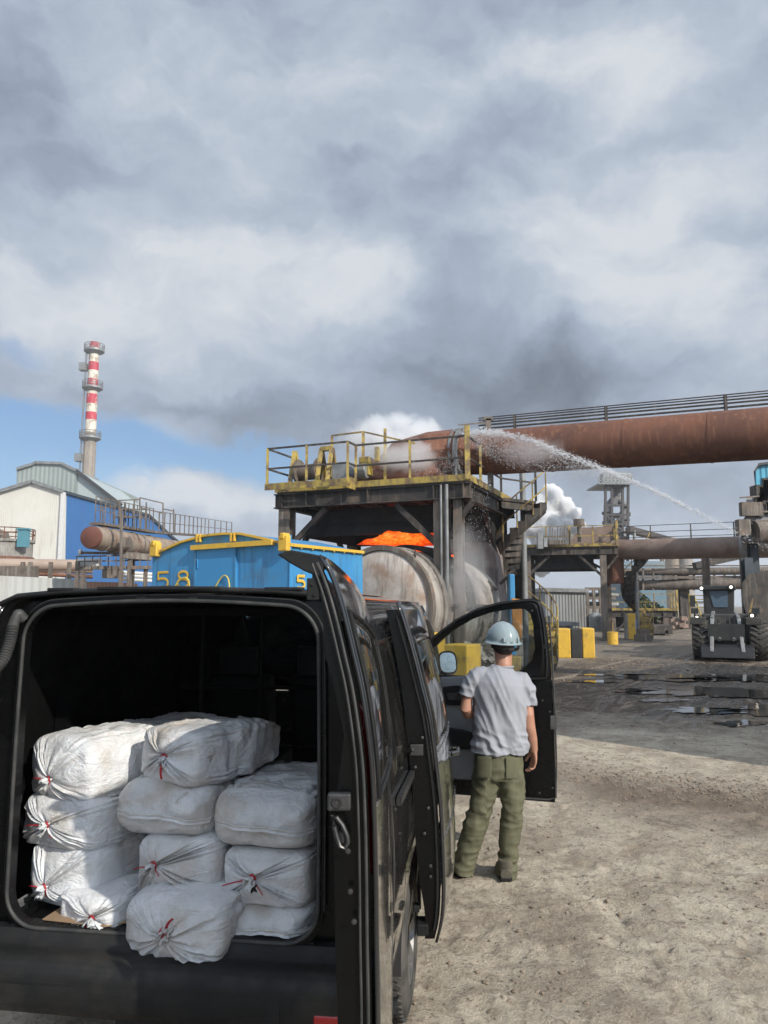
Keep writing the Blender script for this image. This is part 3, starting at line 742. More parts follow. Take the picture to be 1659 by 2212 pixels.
# lower part: outer skin and shell
LOW = [(940, 1712), (1068, 1722), (1199, 1733), (1199, 1640), (1196, 1540), (1192, 1468), (905, 1468), (918, 1500), (930, 1560), (936, 1640)]
def fill(mb, P, off, t):
    mb.prism([fd(u, v, off) for u, v in P], nn*t)
fill(fr, LOW, -.06, .075)
fdo = fr.build('front_door', paint_lo, van, world=True, bevel=.006, angle=35)
w_ = MB(); o2 = [(a[0]*.80+c[0]*.20, a[1]*.80+c[1]*.20) for a, c in zip(o1, i1)]
w_.path([fd(u, v, .03) for u, v in o2 if v < 1466], .008, 8); w_.build('frame_seal', rubber, fdo, world=True)
w_ = MB(); w_.path([fd(u, v, .02) for u, v in ((1186, 1330), (1193, 1420), (1199, 1540), (1202, 1640), (1201, 1722), (1185, 1726), (1120, 1722), (1050, 1716))], .007, 8); w_.build('edge_seal', seal_grey, fdo, world=True)
w_ = MB(); w_.prism([fd(u, v, -.035) for u, v in [HOL[i] for i in range(len(HOL))]], nn*.004); w_.build('window', clearglass, fdo, world=True)
# trim: upper pad, armrest, pocket
w_ = MB(); w_.prism([fd(u, v, .015) for u, v in ((935, 1462), (1050, 1458), (1085, 1462), (1088, 1540), (1080, 1600), (1040, 1608), (958, 1600), (945, 1520))], nn*.035); w_.build('trim_panel', trimgrey, fdo, world=True, bevel=.01)
w_ = MB(); w_.prism([fd(u, v, .012) for u, v in ((956, 1612), (1070, 1618), (1080, 1660), (1060, 1684), (1030, 1682), (985, 1680), (962, 1660))], nn*.05); w_.build('door_pocket', trimgrey, fdo, world=True, bevel=.012)
w_ = MB(); w_.prism([fd(u, v, .051) for u, v in ((958, 1482), (990, 1479), (1015, 1484), (1020, 1500), (1012, 1523), (955, 1520), (950, 1505))], nn*.012); w_.build('handle_recess', trimdark, fdo, world=True, bevel=.004)
w_ = MB(); w_.prism([fd(u, v, .064) for u, v in ((968, 1496), (992, 1494), (990, 1510), (970, 1510))], nn*.008); w_.build('inner_handle', darkmetal, fdo, world=True, bevel=.003)
w_ = MB(); w_.prism([fd(u, v, .05) for u, v in ((956, 1566), (1000, 1572), (1060, 1590), (1085, 1592), (1085, 1614), (1000, 1612), (958, 1606))], nn*.05); w_.build('armrest', trimdark, fdo, world=True, bevel=.012)
for u, v in ((1164, 1301), (1150, 1319), (1188, 1536), (1166, 1711), (1194, 1700), (1172, 1512)):
    w_ = MB(); p = fd(u, v, .03); w_.lathe(p, nn, [(0, .008), (.006, .008), (.008, .0001)], 10); w_.build('bolt', darkmetal, fdo, world=True)
w_ = MB(); w_.box(fd(1194, 1560, .0), (.05, .06, .10)); w_.build('lock', darkmetal, fdo, world=True, bevel=.004)
# wing mirror beyond the door
w_ = MB(); mc = fd(963, 1433, -.10)
def ov(cx, cz, w, h, e=3.2, n=28):
    return [(cx+w*math.copysign(abs(math.cos(a))**(2/e), math.cos(a)), cz+h*math.copysign(abs(math.sin(a))**(2/e), math.sin(a))) for a in [2*PI*k/n for k in range(n)]]
mu = Vector((1, .12, 0)).normalized(); mn = Vector((.10, -1, .42)).normalized()
mv_ = mn.cross(mu).normalized(); mv_ = mv_ if mv_.z > 0 else -mv_
def mrings(pr):
    vs = []
    for off, s_ in pr:
        for a, c in ov(0, 0, .072*s_, .092*s_): vs.append(mc+mu*a+mv_*c+mn*off)
    n = 28; return vs, [(i*n+k, i*n+(k+1) % n, (i+1)*n+(k+1) % n, (i+1)*n+k) for i in range(len(pr)-1) for k in range(n)]
vs, fs = mrings([(.0, .86), (.012, .93), (.01, 1.0), (-.03, 1.02), (-.08, .8), (-.10, .4), (-.105, .01)]); w_.add(vs, fs, True)
w_.beam(mc+Vector((-.06, .02, -.05)), fd(930, 1455, -.05), .05, .05)
mh = w_.build('wing_mirror', paint_lo, fdo, world=True)
w_ = MB(); vs, fs = mrings([(.002, .9), (.003, .01)]); w_.add(vs, fs, False); w_.build('mirror_glass', mirrorm, mh, world=True)
# ------------------------------------------------------------------ woven sacks in the van
def sackmat():
    m = bpy.data.materials.new('woven_sack_cloth'); m.use_nodes = True; g = G(m.node_tree); b = m.node_tree.nodes['Principled BSDF']
    tc = g.n('ShaderNodeTexCoord'); v = tc.outputs['Object']
    oi = g.n('ShaderNodeObjectInfo'); v = g.vmath('ADD', v, g.vmath('SCALE', oi.outputs['Location'], sc=3.1))
    n1 = g.noise(v, 3.0, 7, .62); n2 = g.noise(v, 9, 7, .7)
    col = g.mix(g.maprange(n2, .3, .7), (.78, .785, .79, 1), (.67, .675, .68, 1))
    col = g.mix(g.math('MULTIPLY', g.maprange(n1, .46, .72), .75), col, (.44, .37, .285, 1))
    n3 = g.noise(g.vmath('ADD', v, (3, 5, 1)), 7, 9, .75)
    col = g.mix(g.math('MULTIPLY', g.maprange(n3, .60, .72), .75), col, (.26, .20, .14, 1))
    g.link(col, b.inputs['Base Color']); b.inputs['Roughness'].default_value = .55; b.inputs['Specular IOR Level'].default_value = .35
    b.inputs['Subsurface Weight'].default_value = .08; b.inputs['Subsurface Scale'].default_value = .02
    wa = g.math('MULTIPLY', g.math('SINE', g.math('MULTIPLY', g.vmath('DOT_PRODUCT', v, (1, 0, .3)), 1500)), g.math('SINE', g.math('MULTIPLY', g.vmath('DOT_PRODUCT', v, (-.1, .6, 1)), 1500)))
    bn = g.math('ADD', g.noise(v, 45, 6, .6), g.math('MULTIPLY', g.math('ABSOLUTE', g.math('SUBTRACT', g.noise(g.vmath('MULTIPLY', v, (1, 1, 2.2)), 9, 4, .55, .8), .5)), -3.2))
    h = g.math('ADD', g.math('MULTIPLY', wa, .06), bn)
    bp = g.n('ShaderNodeBump'); bp.inputs['Strength'].default_value = .6; bp.inputs['Distance'].default_value = .012
    g.link(h, bp.inputs['Height']); g.link(bp.outputs[0], b.inputs['Normal'])
    return m
SACK = sackmat()
redtie = mat('red_tie_plastic', (.42, .012, .022), (.34, .01, .02), 20, .35, .1)
sackthread = mat('white_sack_thread', (.72, .70, .66), (.6, .57, .5), 30, .6, .1)
def superell(a, w, h, e):
    c, s = math.cos(a), math.sin(a)
    return (w*math.copysign(abs(c)**(2/e), c), h*math.copysign(abs(s)**(2/e), s))
def vtop(u, v, y): return vat(u, v, y)
def cc(x, y): return (x*.4374, 1244.3+y*.4374)      # enlarged-crop pixels to photo pixels
def sack(box, d, gather, L_, yaw, kind, label, seed, pitch=0, e=6.5, roll=0, tie=None, tie_dir=(-1, 0), hole=False, droop=0, wscale=1.0):
    x0, y0, x1, y1 = box
    pa = vat(*cc(x0, y1), d); pb = vat(*cc(x1, y0), d)
    w = (pb.x-pa.x)/2; h = (pb.z-pa.z)/2; c = Vector(((pa.x+pb.x)/2, d, (pa.z+pb.z)/2))
    rnd = random.Random(seed); off = Vector((rnd.uniform(-50, 50), rnd.uniform(-50, 50), seed*3.7))
    Mr = Matrix.Translation(c) @ Matrix.Rotation(R(yaw), 4, 'Z') @ Matrix.Rotation(R(pitch), 4, 'X') @ Matrix.Rotation(R(roll), 4, 'Y') @ Matrix.Translation((.35*w*math.sin(R(yaw))*0-.01, -.07, 0))
    root = bpy.data.objects.new('woven_sack', None)
    NA = 160
    gp = Vector((0, 0, 0))
    if gather:
        q = vat(*cc(*gather), d); ql = Mr.inverted() @ q; gp = Vector((max(-.7*w, min(.7*w, ql.x)), 0, max(-.7*h, min(.7*h, ql.z))))
    K1, K2, K3 = rnd.randint(15, 19), rnd.randint(24, 31), rnd.randint(9, 12)
    ph = [rnd.uniform(0, 6.28) for _ in range(6)]
    vs = []; fs = []
    if kind == 'tied':
        rr_ = [(.035, .022), (.055, .012), (.08, .004), (.12, -.001), (.17, -.003), (.23, -.004), (.30, -.004), (.38, -.002), (.46, .001), (.54, .005), (.62, .010), (.70, .017), (.77, .020), (.84, .024), (.90, .031), (.95, .044), (.985, .066), (1.0, .105)]
    else:
        rr_ = [(t, None) for t in (0.0, .06, .14, .24, .35, .46, .57, .67, .76, .84, .90, .95, .985, 1.0)]
    rows = []
    for r, yy in rr_:
        row = []
        for k in range(NA):
            a = 2*PI*k/NA
            if kind == 'tied':
                sx, sz = superell(a, w, h, e if r > .5 else 2+(e-2)*r/.5)
                tw = a+.35*math.sin(a*2+ph[3])
                F_ = (math.sin(K1*tw+ph[0]+1.2*math.sin(3*a+ph[1])*r)+.7*math.sin(K2*tw+ph[2]+2*r)+.6*math.sin(K3*a+ph[4]+r*1.5))
                F_ = math.copysign(abs(F_)**.8, F_)
                amp = .0085*min(1, r/.25)*(1 if r < .6 else max(.25, 1-(r-.6)*2.2))*(.6+.8*noise.noise(Vector((math.cos(a)*1.3, math.sin(a)*1.3, seed)))+.3)
                mx = min(1, (1-r)*1.3); cx = gp.x*(1-r)**.8; cz = gp.z*(1-r)**.8
                x = cx+sx*r; z = cz+sz*r; y = yy-abs(gp.x)*0-amp*F_
                # soft swelling
                y += .016*noise.noise(Vector((x*7, z*7, seed*1.3)))*r-.010*((1-2*abs(noise.noise(Vector((x*12, z*12, seed*2.3)))))-.7)*r
                row.append(Vector((x, y, z)))
            else:
                sx, sz = superell(a, w, h, e)
                y = .16*(1-math.sqrt(max(0, 1-(r)**2.6)))**1.0*.9
                zl = -.12*h
                fx = r**.28 if r > 0 else 0
                x = sx*(.93*min(1, fx*1.0)+.07*r); z = zl*(1-r)+sz*r
                y = .12*r**3.2+.02*noise.noise(Vector((x*6, z*9, seed)))
                y += -.014*((1-2*abs(noise.noise(Vector((x*9, z*13, seed*2.3)))))-.7)-.006*((1-2*abs(noise.noise(Vector((x*24, z*20, seed)))))-.7)
                row.append(Vector((x, y, z)))
        rows.append(row)
    yl = rows[-1][0].y
    NLn = 64
    for i in range(1, NLn+1):
        t = i/NLn; y = .15+(L_-.15)*t; row = []
        f = 1-.55*max(0, (t-.80)/.20)**2.2-(.30*max(0, (t-.45)/.55) if seed == 21 else 0)
        for k in range(NA):
            a = 2*PI*k/NA; sx, sz = superell(a, w, h, e)
            tw = a+.35*math.sin(a*2+ph[3])
            A_ = .0065*max(0, 1-t*2.2)
            dr = A_*(math.sin(K1*tw+ph[0]+1.2*math.sin(3*a+ph[1])+t*6)+.7*math.sin(K2*tw+ph[2]+2))
            p = Vector((sx*f, y, sz*f)); nrm = Vector((math.cos(a), 0, math.sin(a)))
            rdg = (1-2*abs(noise.noise(Vector((p.x*8+p.z*4, p.y*9, p.z*8-p.x*3))-off)))-.72
            rd2 = (1-2*abs(noise.noise(Vector((p.x*18, p.y*15+p.x*6, p.z*18))+off)))-.72
            big = .013*noise.noise(Vector((p.x*5, p.y*4, p.z*5))+off)+.016*rdg+.007*rd2+.006*noise.noise(Vector((p.x*13, p.y*8, p.z*13))+off)
            wr = .008*math.sin(60*(p.y+.35*p.x)+6*noise.noise(p*6+off))*max(0, noise.noise(p*3.2-off)+.2)
            row.append(p+nrm*(dr+big*min(1, t*4)+wr))
        rows.append(row)
    rows.append([Vector((p.x*.05, L_+.02, p.z*.05)) for p in rows[-1]])
    if droop or True:
        for row in rows:
            for p in row:
                if kind == 'tied' or True: p.z -= droop*max(0, (.16-p.y)/.16)**2
    for row in rows: vs += row
    fs = [(i*NA+k, i*NA+(k+1) % NA, (i+1)*NA+(k+1) % NA, (i+1)*NA+k) for i in range(len(rows)-1) for k in range(NA)]
    root = thing('woven_sack', (VM @ Mr).to_translation(), label, 'sack', 'white woven sacks in the back of the van')
    Wd = VM @ Mr
    root.matrix_world = Wd; root.location, q_, s_ = Wd.decompose(); root.rotation_euler = q_.to_euler(); MW[root.name] = Wd
    b = MB(); b.add(vs, fs, True); b.build('cloth', SACK, root, angle=60, weld=False)
    if kind == 'tied':
        # ruffled tuft sticking out of the neck
        b = MB(); rows = []; td = Vector((tie_dir[0]*.4, -1, tie_dir[1]*.4-.25)).normalized(); sx_ = td.orthogonal().normalized(); sy_ = td.cross(sx_)
        for i in range(9):
            t = i/8; r = .011+.002*math.sin(t*3)+.012*t**2; c_ = gp+Vector((0, .022, 0))+td*(.046*t)+Vector((0, 0, -.012*t*t))
            rows.append([c_+(sx_*math.cos(2*PI*k/40)*r*1.35+sy_*math.sin(2*PI*k/40)*r*.8)*(1+.30*t*math.sin(9*2*PI*k/40+ph[0])+.2*t*math.sin(5*2*PI*k/40+ph[1]))+td*(.010*t*math.sin(4*2*PI*k/40+ph[2])) for k in range(40)])
        b.add([p for r_ in rows for p in r_], [(i*40+k, i*40+(k+1) % 40, (i+1)*40+(k+1) % 40, (i+1)*40+k) for i in range(8) for k in range(40)], True)
        b.build('tuft', SACK, root, solid=.0015, angle=60)
        b = MB(); c_ = gp+Vector((0, .022, 0))+td*.022
        b.path([c_+(sx_*math.cos(2*PI*k/20)*1.3+sy_*math.sin(2*PI*k/20)*.85)*.018 for k in range(20)], .0042, 6, closed=True)
        tx, tz = tie_dir; D = Vector((tx, -.25, tz)).normalized(); l_ = tie or .07
        p0 = c_+D*.012
        b.path([p0+D*(l_*k/6)+Vector((0, -.012*math.sin(PI*k/6), .006*math.sin(PI*k/6))) for k in range(7)], [(.0055, .0022)]*7, 6)
        D2 = Vector((-tx*.7+.2, -.3, -.6)).normalized(); b.path([c_+D2*(l_*.7*k/5)+Vector((0, 0, -.01*(k/5)**2)) for k in range(6)], .0022, 5)
        b.build('tie', redtie, root)
    else:
        b = MB()
        for dz in (0,):
            P1 = []
            for k in range(41):
                t = k/40*2-1; x = t*w*.99; P1.append(Vector((x, -.012+.10*abs(t)**5+.004*math.sin(t*17+ph[0]), -.12*h-.10*h*math.cos(t*2.2+ph[1])*1.0+.05*h*math.sin(t*5))))
            vs = []; 
            for p in P1: vs += [p+Vector((0, .025, .012)), p+Vector((0, -.006, .002)), p+Vector((0, -.010, -.005)), p+Vector((0, .022, -.014))]
            b.add(vs, [(i*4+j, i*4+j+1, (i+1)*4+j+1, (i+1)*4+j) for i in range(40) for j in range(3)], True)
        b.build('sewn_hem', SACK, root, angle=60)
        b = MB(); b.path([p+Vector((0, -.004, .010)) for p in P1], .0028, 6); b.build('hem_thread', sackthread, root)
    if hole:
        b = MB(); q = Mr.inverted() @ vat(*cc(*hole), d)
        b.add([Vector((q.x+.022*math.cos(a)*s, -.0095+.002*s, q.z+.024*math.sin(a)*s)) for a, s in [(2*PI*k/10, 1 if k % 2 else .5) for k in range(10)]], [tuple(range(10))])
        b.build('tear', soot, root, solid=.004)
    return root
sack((1110, 1620, 1550, 1812), .10, None, .75, -3, 'sewn', 'flat white sack with sewn end at the bottom right of the pile', 11, e=5.5)
sack((292, 1562, 655, 1786), .09, (520, 1648), .8, -10, 'tied', 'white tied sack at the bottom left, resting on cardboard', 12, tie=.06, tie_dir=(-.5, -.9))
sack((1120, 1350, 1560, 1612), .13, (1280, 1462), .8, -4, 'tied', 'dirty white sack with a torn hole beside its red tie', 13, tie=.10, tie_dir=(-.95, -.2), hole=(1283, 1508))
sack((150, 1318, 560, 1612), .19, (268, 1520), .9, -16, 'tied', 'white sack with a wide red tie and hanging tuft, second up on the left', 14, tie=.05, tie_dir=(-1, .1))
sack((703, 1285, 1110, 1578), .12, (800, 1400), .8, -3, 'tied', 'boxy white sack with its red tie pointing left, mid pile', 15, tie=.06, tie_dir=(-1, -.15))
sack((622, 1570, 1160, 1892), -.02, (852, 1722), .85, -6, 'tied', 'round white sack bulging over the bumper sill, lowest in the middle', 16, e=4, tie=.06, tie_dir=(.6, .8), droop=.02)
sack((1055, 1075, 1565, 1345), .12, None, .8, -2, 'sewn', 'soiled white sack with sewn end on top of the right stack', 17, e=5)
sack((570, 1025, 1060, 1290), .14, None, .8, -5, 'sewn', 'white pillow-shaped sack with dirty top below the top middle sack', 18, e=4.2)
sack((98, 1090, 560, 1330), .19, (290, 1210), .85, -16, 'tied', 'crumpled white sack with long knotted neck, second from top on the left', 19, tie=.08, tie_dir=(-1, -.05))
sack((118, 785, 560, 1112), .22, (300, 995), .95, -22, 'tied', 'sunlit white sack on top of the left stack', 20, tie=.06, tie_dir=(-1, .1), e=4)
sack((672, 755, 1072, 1022), .20, (872, 872), .68, -24, 'tied', 'white sack on top of the middle stack with a red tie hanging down', 21, tie=.07, tie_dir=(.12, -1))
# cardboard under the left bottom sack
card = mat('brown_cardboard', (.36, .24, .14), (.30, .20, .12), 4, .8, .1)
b = MB(); P = [VM @ Vector(p) for p in ((-.50, .03, .612), (-.22, .0, .613), (-.05, .12, .613), (-.10, .5, .612), (-.48, .5, .612))]
b.prism(P, (0, 0, .004)); o = b.build('cardboard_sheet', card); tag(o, 'flattened brown cardboard piece under the bottom left sack', 'cardboard')
# ------------------------------------------------------------------ the person
skin = mat('warm_skin', (.48, .25, .17), (.42, .21, .14), 14, .5, .1)
shirtm = mat('grey_marl_cotton', (.33, .34, .37), (.30, .31, .34), 4, .85, .05, bump=.08, bsc=300)
trousm = mat('olive_work_cotton', (.125, .122, .070), (.10, .098, .056), 12, .8, .08, bump=.3, bsc=400, dirt=(.20, .18, .12), dsc=3, dlo=.55, dhi=.85)
hairm = mat('dark_hair', (.018, .014, .012), (.03, .024, .02), 60, .6, .1, bump=.5, bsc=200)
helm = mat('grey_blue_helmet', (.27, .33, .345), (.24, .30, .315), 3, .28, .06, coat=.4, dirt=(.3, .33, .33), dsc=6, dlo=.6, dhi=.9)
bootm = mat('dusty_boot', (.11, .10, .07), (.075, .068, .05), 14, .8, .1, dirt=(.20, .175, .13), dsc=5, dlo=.5, dhi=.75)
def voxel(mb, name, vox, smooth=3, factor=.5):
    me = bpy.data.meshes.new('tmp'); me.from_pydata([tuple(v) for v in mb.v], [], mb.f); me.update()
    b = bmesh.new(); b.from_mesh(me); bmesh.ops.recalc_face_normals(b, faces=b.faces); b.to_mesh(me); b.free()
    o = bpy.data.objects.new('tmp', me); COL.objects.link(o)
    q = o.modifiers.new('r', 'REMESH'); q.mode = 'VOXEL'; q.voxel_size = vox
    if smooth: s = o.modifiers.new('s', 'SMOOTH'); s.iterations = smooth; s.factor = factor
    r = evalmesh(o, name); bpy.data.objects.remove(o); return r
def disp(me, fn):
    n = len(me.vertices); co = np.empty(n*3); no = np.empty(n*3)
    me.vertices.foreach_get('co', co); me.vertices.foreach_get('normal', no); co = co.reshape(-1, 3); no = no.reshape(-1, 3)
    d = np.array([fn(Vector(c), Vector(k)) for c, k in zip(co, no)])
    co = co+no*d[:, None]; me.vertices.foreach_set('co', co.ravel()); me.update()
def place(me, name, m, parent):
    me.transform(MW[parent.name].inverted()); me.materials.clear(); me.materials.append(m)
    me.polygons.foreach_set('use_smooth', [True]*len(me.polygons))
    o = bpy.data.objects.new(name, me); COL.objects.link(o); o.parent = parent; MW[name] = MW[parent.name]; return o
YP = 5.50
A = lambda u, v, dy=0: at(u, v, YP+dy)
man = thing('person', (.70, YP, 0), 'man in grey t-shirt, olive trousers and pale hard hat standing with his back turned', 'person')
refy = (0, 1, 0)
# body (skin): legs, torso, neck, head, arms, hands in one surface
lf = gnd(1000, 1886); rf = gnd(1092, 1895)
bd = MB()
hipc = A(1077, 1635); sh = A(1083, 1462); nb = A(1087, 1440)
bd.path([A(1077, 1680), hipc, A(1078, 1560), A(1081, 1500), A(1083, 1462), A(1085, 1446)], [(.10, .08), (.14, .09), (.12, .08), (.13, .085), (.13, .075), (.07, .06)], 24, ref=refy)
for hipx, knee, foot in ((A(1056, 1660), A(1040, 1752, .02), lf+Vector((0, 0, .16))), (A(1100, 1660), A(1108, 1752, -.03), rf+Vector((0, 0, .16)))):
    bd.path([hipx, knee, foot], [.085, .058, .042], 16, ref=refy)
# neck and head, turned a little left and tilted up
bd.path([A(1087, 1450, .0), A(1088, 1436, .0), A(1088, 1422, .02), A(1087, 1405, .03)], [(.066, .064), (.058, .060), (.060, .066), (.064, .072)], 20, ref=refy)
hc = A(1086, 1385, .02)
HR = Matrix.Translation(hc) @ Matrix.Rotation(R(18), 4, 'Z') @ Matrix.Rotation(R(6), 4, 'X')
def headp(a, c):
    th = a*2*PI; ph_ = c*PI
    x = math.cos(th)*math.sin(ph_)*.075; y = math.sin(th)*math.sin(ph_)*.096; z = math.cos(ph_)*.115
    if z < -.03: x *= 1-.30*min(1, (-z-.03)/.08); y = y*(1-.18*min(1, (-z-.03)/.08))+.012
    return HR @ Vector((x, y, z))
bd.grid(headp, 32, 20)
for s_ in (-1, 1):
    # ear, brow, jaw
    bd.path([HR @ Vector((s_*.074, -.005, .025)), HR @ Vector((s_*.083, -.014, .008)), HR @ Vector((s_*.078, -.006, -.02))], [(.010, .006), (.013, .006), (.009, .006)], 8)
    bd.path([HR @ Vector((s_*.012, .088, .018)), HR @ Vector((s_*.045, .078, .018))], [.010, .008], 8)
bd.path([HR @ Vector((0, .093, .018)), HR @ Vector((0, .112, -.014)), HR @ Vector((0, .100, -.026))], [.010, .014, .010], 10)
bd.path([HR @ Vector((-.022, .092, -.050)), HR @ Vector((0, .099, -.048)), HR @ Vector((.022, .092, -.050))], [.006, .009, .006], 8)
bd.path([HR @ Vector((-.02, .080, -.09)), HR @ Vector((.02, .080, -.09))], [.018, .018], 8)
# right arm, hanging
ra = [A(1137, 1478), A(1139, 1515), A(1141, 1545, -.02), A(1144, 1570, -.01), A(1150, 1597, .02), A(1153.5, 1622, .05)]
bd.path(ra, [.036, .040, .041, .040, .035, .0265], 18, ref=refy)
# left arm: upper arm down, forearm bent forward
la = [A(1020, 1478), A(1009, 1508), A(1006, 1530), A(1012, 1541, .06), A(1030, 1537, .20), A(1042, 1530, .26)]
bd.path(la, [.036, .038, .043, .041, .034, .027], 18, ref=refy)
def hand(w, dirv, side, back):
    """w wrist, dirv along the hand, side towards the thumb, back = back of the hand"""
    d = dirv.normalized(); s = side.normalized(); n = back.normalized()
    P = lambda a, b_, c_: w+d*a+s*b_+n*c_
    bd.path([P(-.015, 0, 0), P(.02, 0, .002), P(.05, .0, .003), P(.085, -.002, 0)], [(.026, .020), (.034, .018), (.041, .016), (.040, .013)], 16, ref=tuple(n))
    for i, (o_, l1, l2, l3, r) in enumerate(((.030, .040, .026, .020, .0088), (.010, .044, .029, .021, .0090), (-.011, .041, .027, .020, .0086), (-.031, .033, .020, .018, .0076))):
        cv = .45+.12*i; p = P(.078, o_, -.002); pts = [P(.055, o_*.9, 0), p]; a = .25
        for l_, da in ((l1, cv), (l2, cv*1.2), (l3, cv)):
            q = pts[-1]+(d*math.cos(a)-n*math.sin(a))*l_; pts.append(q); a += da
        bd.path(pts, [r*1.05, r*1.05, r, r*.93, r*.78], 10)
    bd.path([P(.008, .018, -.004), P(.035, .044, -.012), P(.062, .050, -.026), P(.085, .046, -.040)], [.014, .0125, .0105, .0085], 10)
hand(A(1153.5, 1622, .05), Vector((-.03, .10, -1)), Vector((-.25, .9, .08)), Vector((1, .2, 0)))
hand(A(1042, 1530, .26), Vector((.5, .7, .35)), Vector((-.3, -.1, 1)), Vector((-.8, .5, -.2)))
me = voxel(bd, 'body', .0042, 2, .4)
place(me, 'body', skin, man)
# hair
b = MB()
def hairp(a, c):
    th = a*2*PI; ph_ = c*PI*(.66+.16*max(0, -math.sin(th)))
    x = math.cos(th)*math.sin(ph_)*.080; y = math.sin(th)*math.sin(ph_)*.100-.003; z = math.cos(ph_)*.120
    if y > .03: z = max(z, .02)
    k = 1+.02*noise.noise(Vector((x*60, y*60, z*20)))
    return HR @ Vector((x*k, y*k, z+.0*k))
b.grid(hairp, 40, 18); b.build('hair', hairm, man, world=True, angle=180)
# trousers
t = MB()
t.path([A(1078, 1606), A(1077, 1630), A(1077, 1655), A(1077, 1682)], [(.155, .115), (.170, .130), (.180, .135), (.172, .12)], 28, ref=refy)
LL = [(1052, 1655, 0, .098, .115), (1049, 1690, .0, .098, .11), (1044, 1725, .0, .092, .10), (1036, 1755, -.01, .088, .092), (1026, 1785, .0, .086, .090), (1017, 1815, .01, .082, .088), (1008, 1845, .02, .080, .085), (1000, 1878, .04, .086, .112)]
RL = [(1102, 1655, 0, .098, .115), (1104, 1690, -.02, .095, .108), (1106, 1720, -.03, .088, .098), (1106, 1750, -.04, .080, .088), (1103, 1780, -.03, .078, .084), (1101, 1810, -.02, .075, .082), (1098, 1842, -.01, .074, .082), (1093, 1886, .02, .078, .112)]
for S_ in (LL, RL): t.path([A(u, v, dy) for u, v, dy, _, _ in S_], [(a, c) for *_, a, c in S_], 24, ref=refy)
me = voxel(t, 'trousers', .0065, 4)
kn = [(A(1035, 1755).z, .35), (.12, .9), (.60, .8)]
def tf(p, n):
    z = p.z; s = 1 if p.x > .70 else -1
    low = math.exp(-((z-.13)/.12)**2); kne = math.exp(-((z-.42)/.12)**2); cro = math.exp(-((z-.66)/.10)**2)
    q = noise.noise(Vector((p.x*4, p.y*4, z*5)))*2.2
    rg = lambda v_: 1-2*abs(v_)
    a1 = rg(noise.noise(Vector((p.x*5+z*6*s, p.y*5, z*17+s*3)))); a2 = rg(noise.noise(Vector((p.x*7-z*9*s, p.y*6+5, z*12))))
    d = .017*(a1-.75)*(low+.65*kne)+.013*(a2-.75)*(kne+.6*cro+.4*low)+.013*(rg(noise.noise(Vector(((p.x-.82)*9+abs(z-.66)*6, p.y*4, z*9+2))))-.75)*cro
    d += .008*noise.noise(Vector((p.x*9, p.y*9, z*3.5)))+.004*noise.noise(Vector((p.x*24, p.y*20, z*12)))
    d += .005*abs(noise.noise(Vector((p.x*12+z*5, p.y*10, z*7+3))))
    return d
disp(me, tf); tro = place(me, 'trousers', trousm, man)
# pockets, loops and side seams
for u0, u1, v0, v1 in ((1030, 1062, 1634, 1680), (1093, 1124, 1636, 1682)):
    def pk(a, c):
        p = A(u0+(u1-u0)*a, v0+(v1-v0)*c, -.138-.004+.30*abs((u0+(u1-u0)*a-1077)/52)**3*.25); return p
    b = MB(); b.grid(pk, 8, 8); b.build('back_pocket', trousm, tro, world=True, solid=.005, off=0, bevel=.002)
# t-shirt
s = MB()
s.path([A(1078, 1625), A(1078, 1600), A(1078, 1565), A(1079, 1530), A(1081, 1500), A(1083, 1476), A(1084, 1460), A(1086, 1448), A(1087, 1440)],
       [(.200, .150), (.198, .150), (.190, .145), (.192, .142), (.200, .140), (.202, .130), (.175, .112), (.110, .092), (.072, .075)], 36, ref=refy)
s.path([A(1060, 1462), A(1130, 1472), A(1137, 1490), A(1138.5, 1524)], [(.06, .075), (.066, .075), (.066, .075), (.068, .076)], 20, ref=refy)
s.path([A(1105, 1462), A(1030, 1462), A(1016, 1478), A(1007, 1504)], [(.06, .075), (.064, .075), (.062, .072), (.060, .068)], 20, ref=refy)
me = voxel(s, 'shirt', .0065, 4)
def sf(p, n):
    x = p.x-.83; z = p.z-1.15; bk = 1 if n.y < .3 else .5
    q = noise.noise(Vector((x*3+4, p.y*3, z*3)))
    t_ = x*.90+z*.36
    r1 = 1-2*abs(noise.noise(Vector((t_*11, (z-x*.4)*1.6, 2.5)))); r2 = 1-2*abs(noise.noise(Vector((t_*19+3, (z-x*.4)*2.4, 7))))
    d = .022*bk*(r1-.70)*min(1, max(.15, 1-(z-.02)*3))+.009*bk*(r2-.75)
    d += .018*((1-2*abs(noise.noise(Vector((x*9+z*8, 1, z*15)))))-.75)*math.exp(-((z+.25)/.08)**2)
    d += .008*noise.noise(Vector((x*11+z*3, p.y*8, z*3)))+.003*noise.noise(Vector((x*30, p.y*25, z*12)))
    if abs(x) > .2: d += .008*((1-2*abs(noise.noise(Vector((x*14, p.y*7, z*18)))))-.7)
    return d+.006
disp(me, sf)
place(me, 't_shirt', shirtm, man)
b = MB(); b.path([A(1087, 1441)+Vector((.070*math.cos(a), .072*math.sin(a), .004)) for a in [2*PI*k/24 for k in range(24)]], .007, 8, closed=True); b.build('shirt_collar', shirtm, man, world=True)
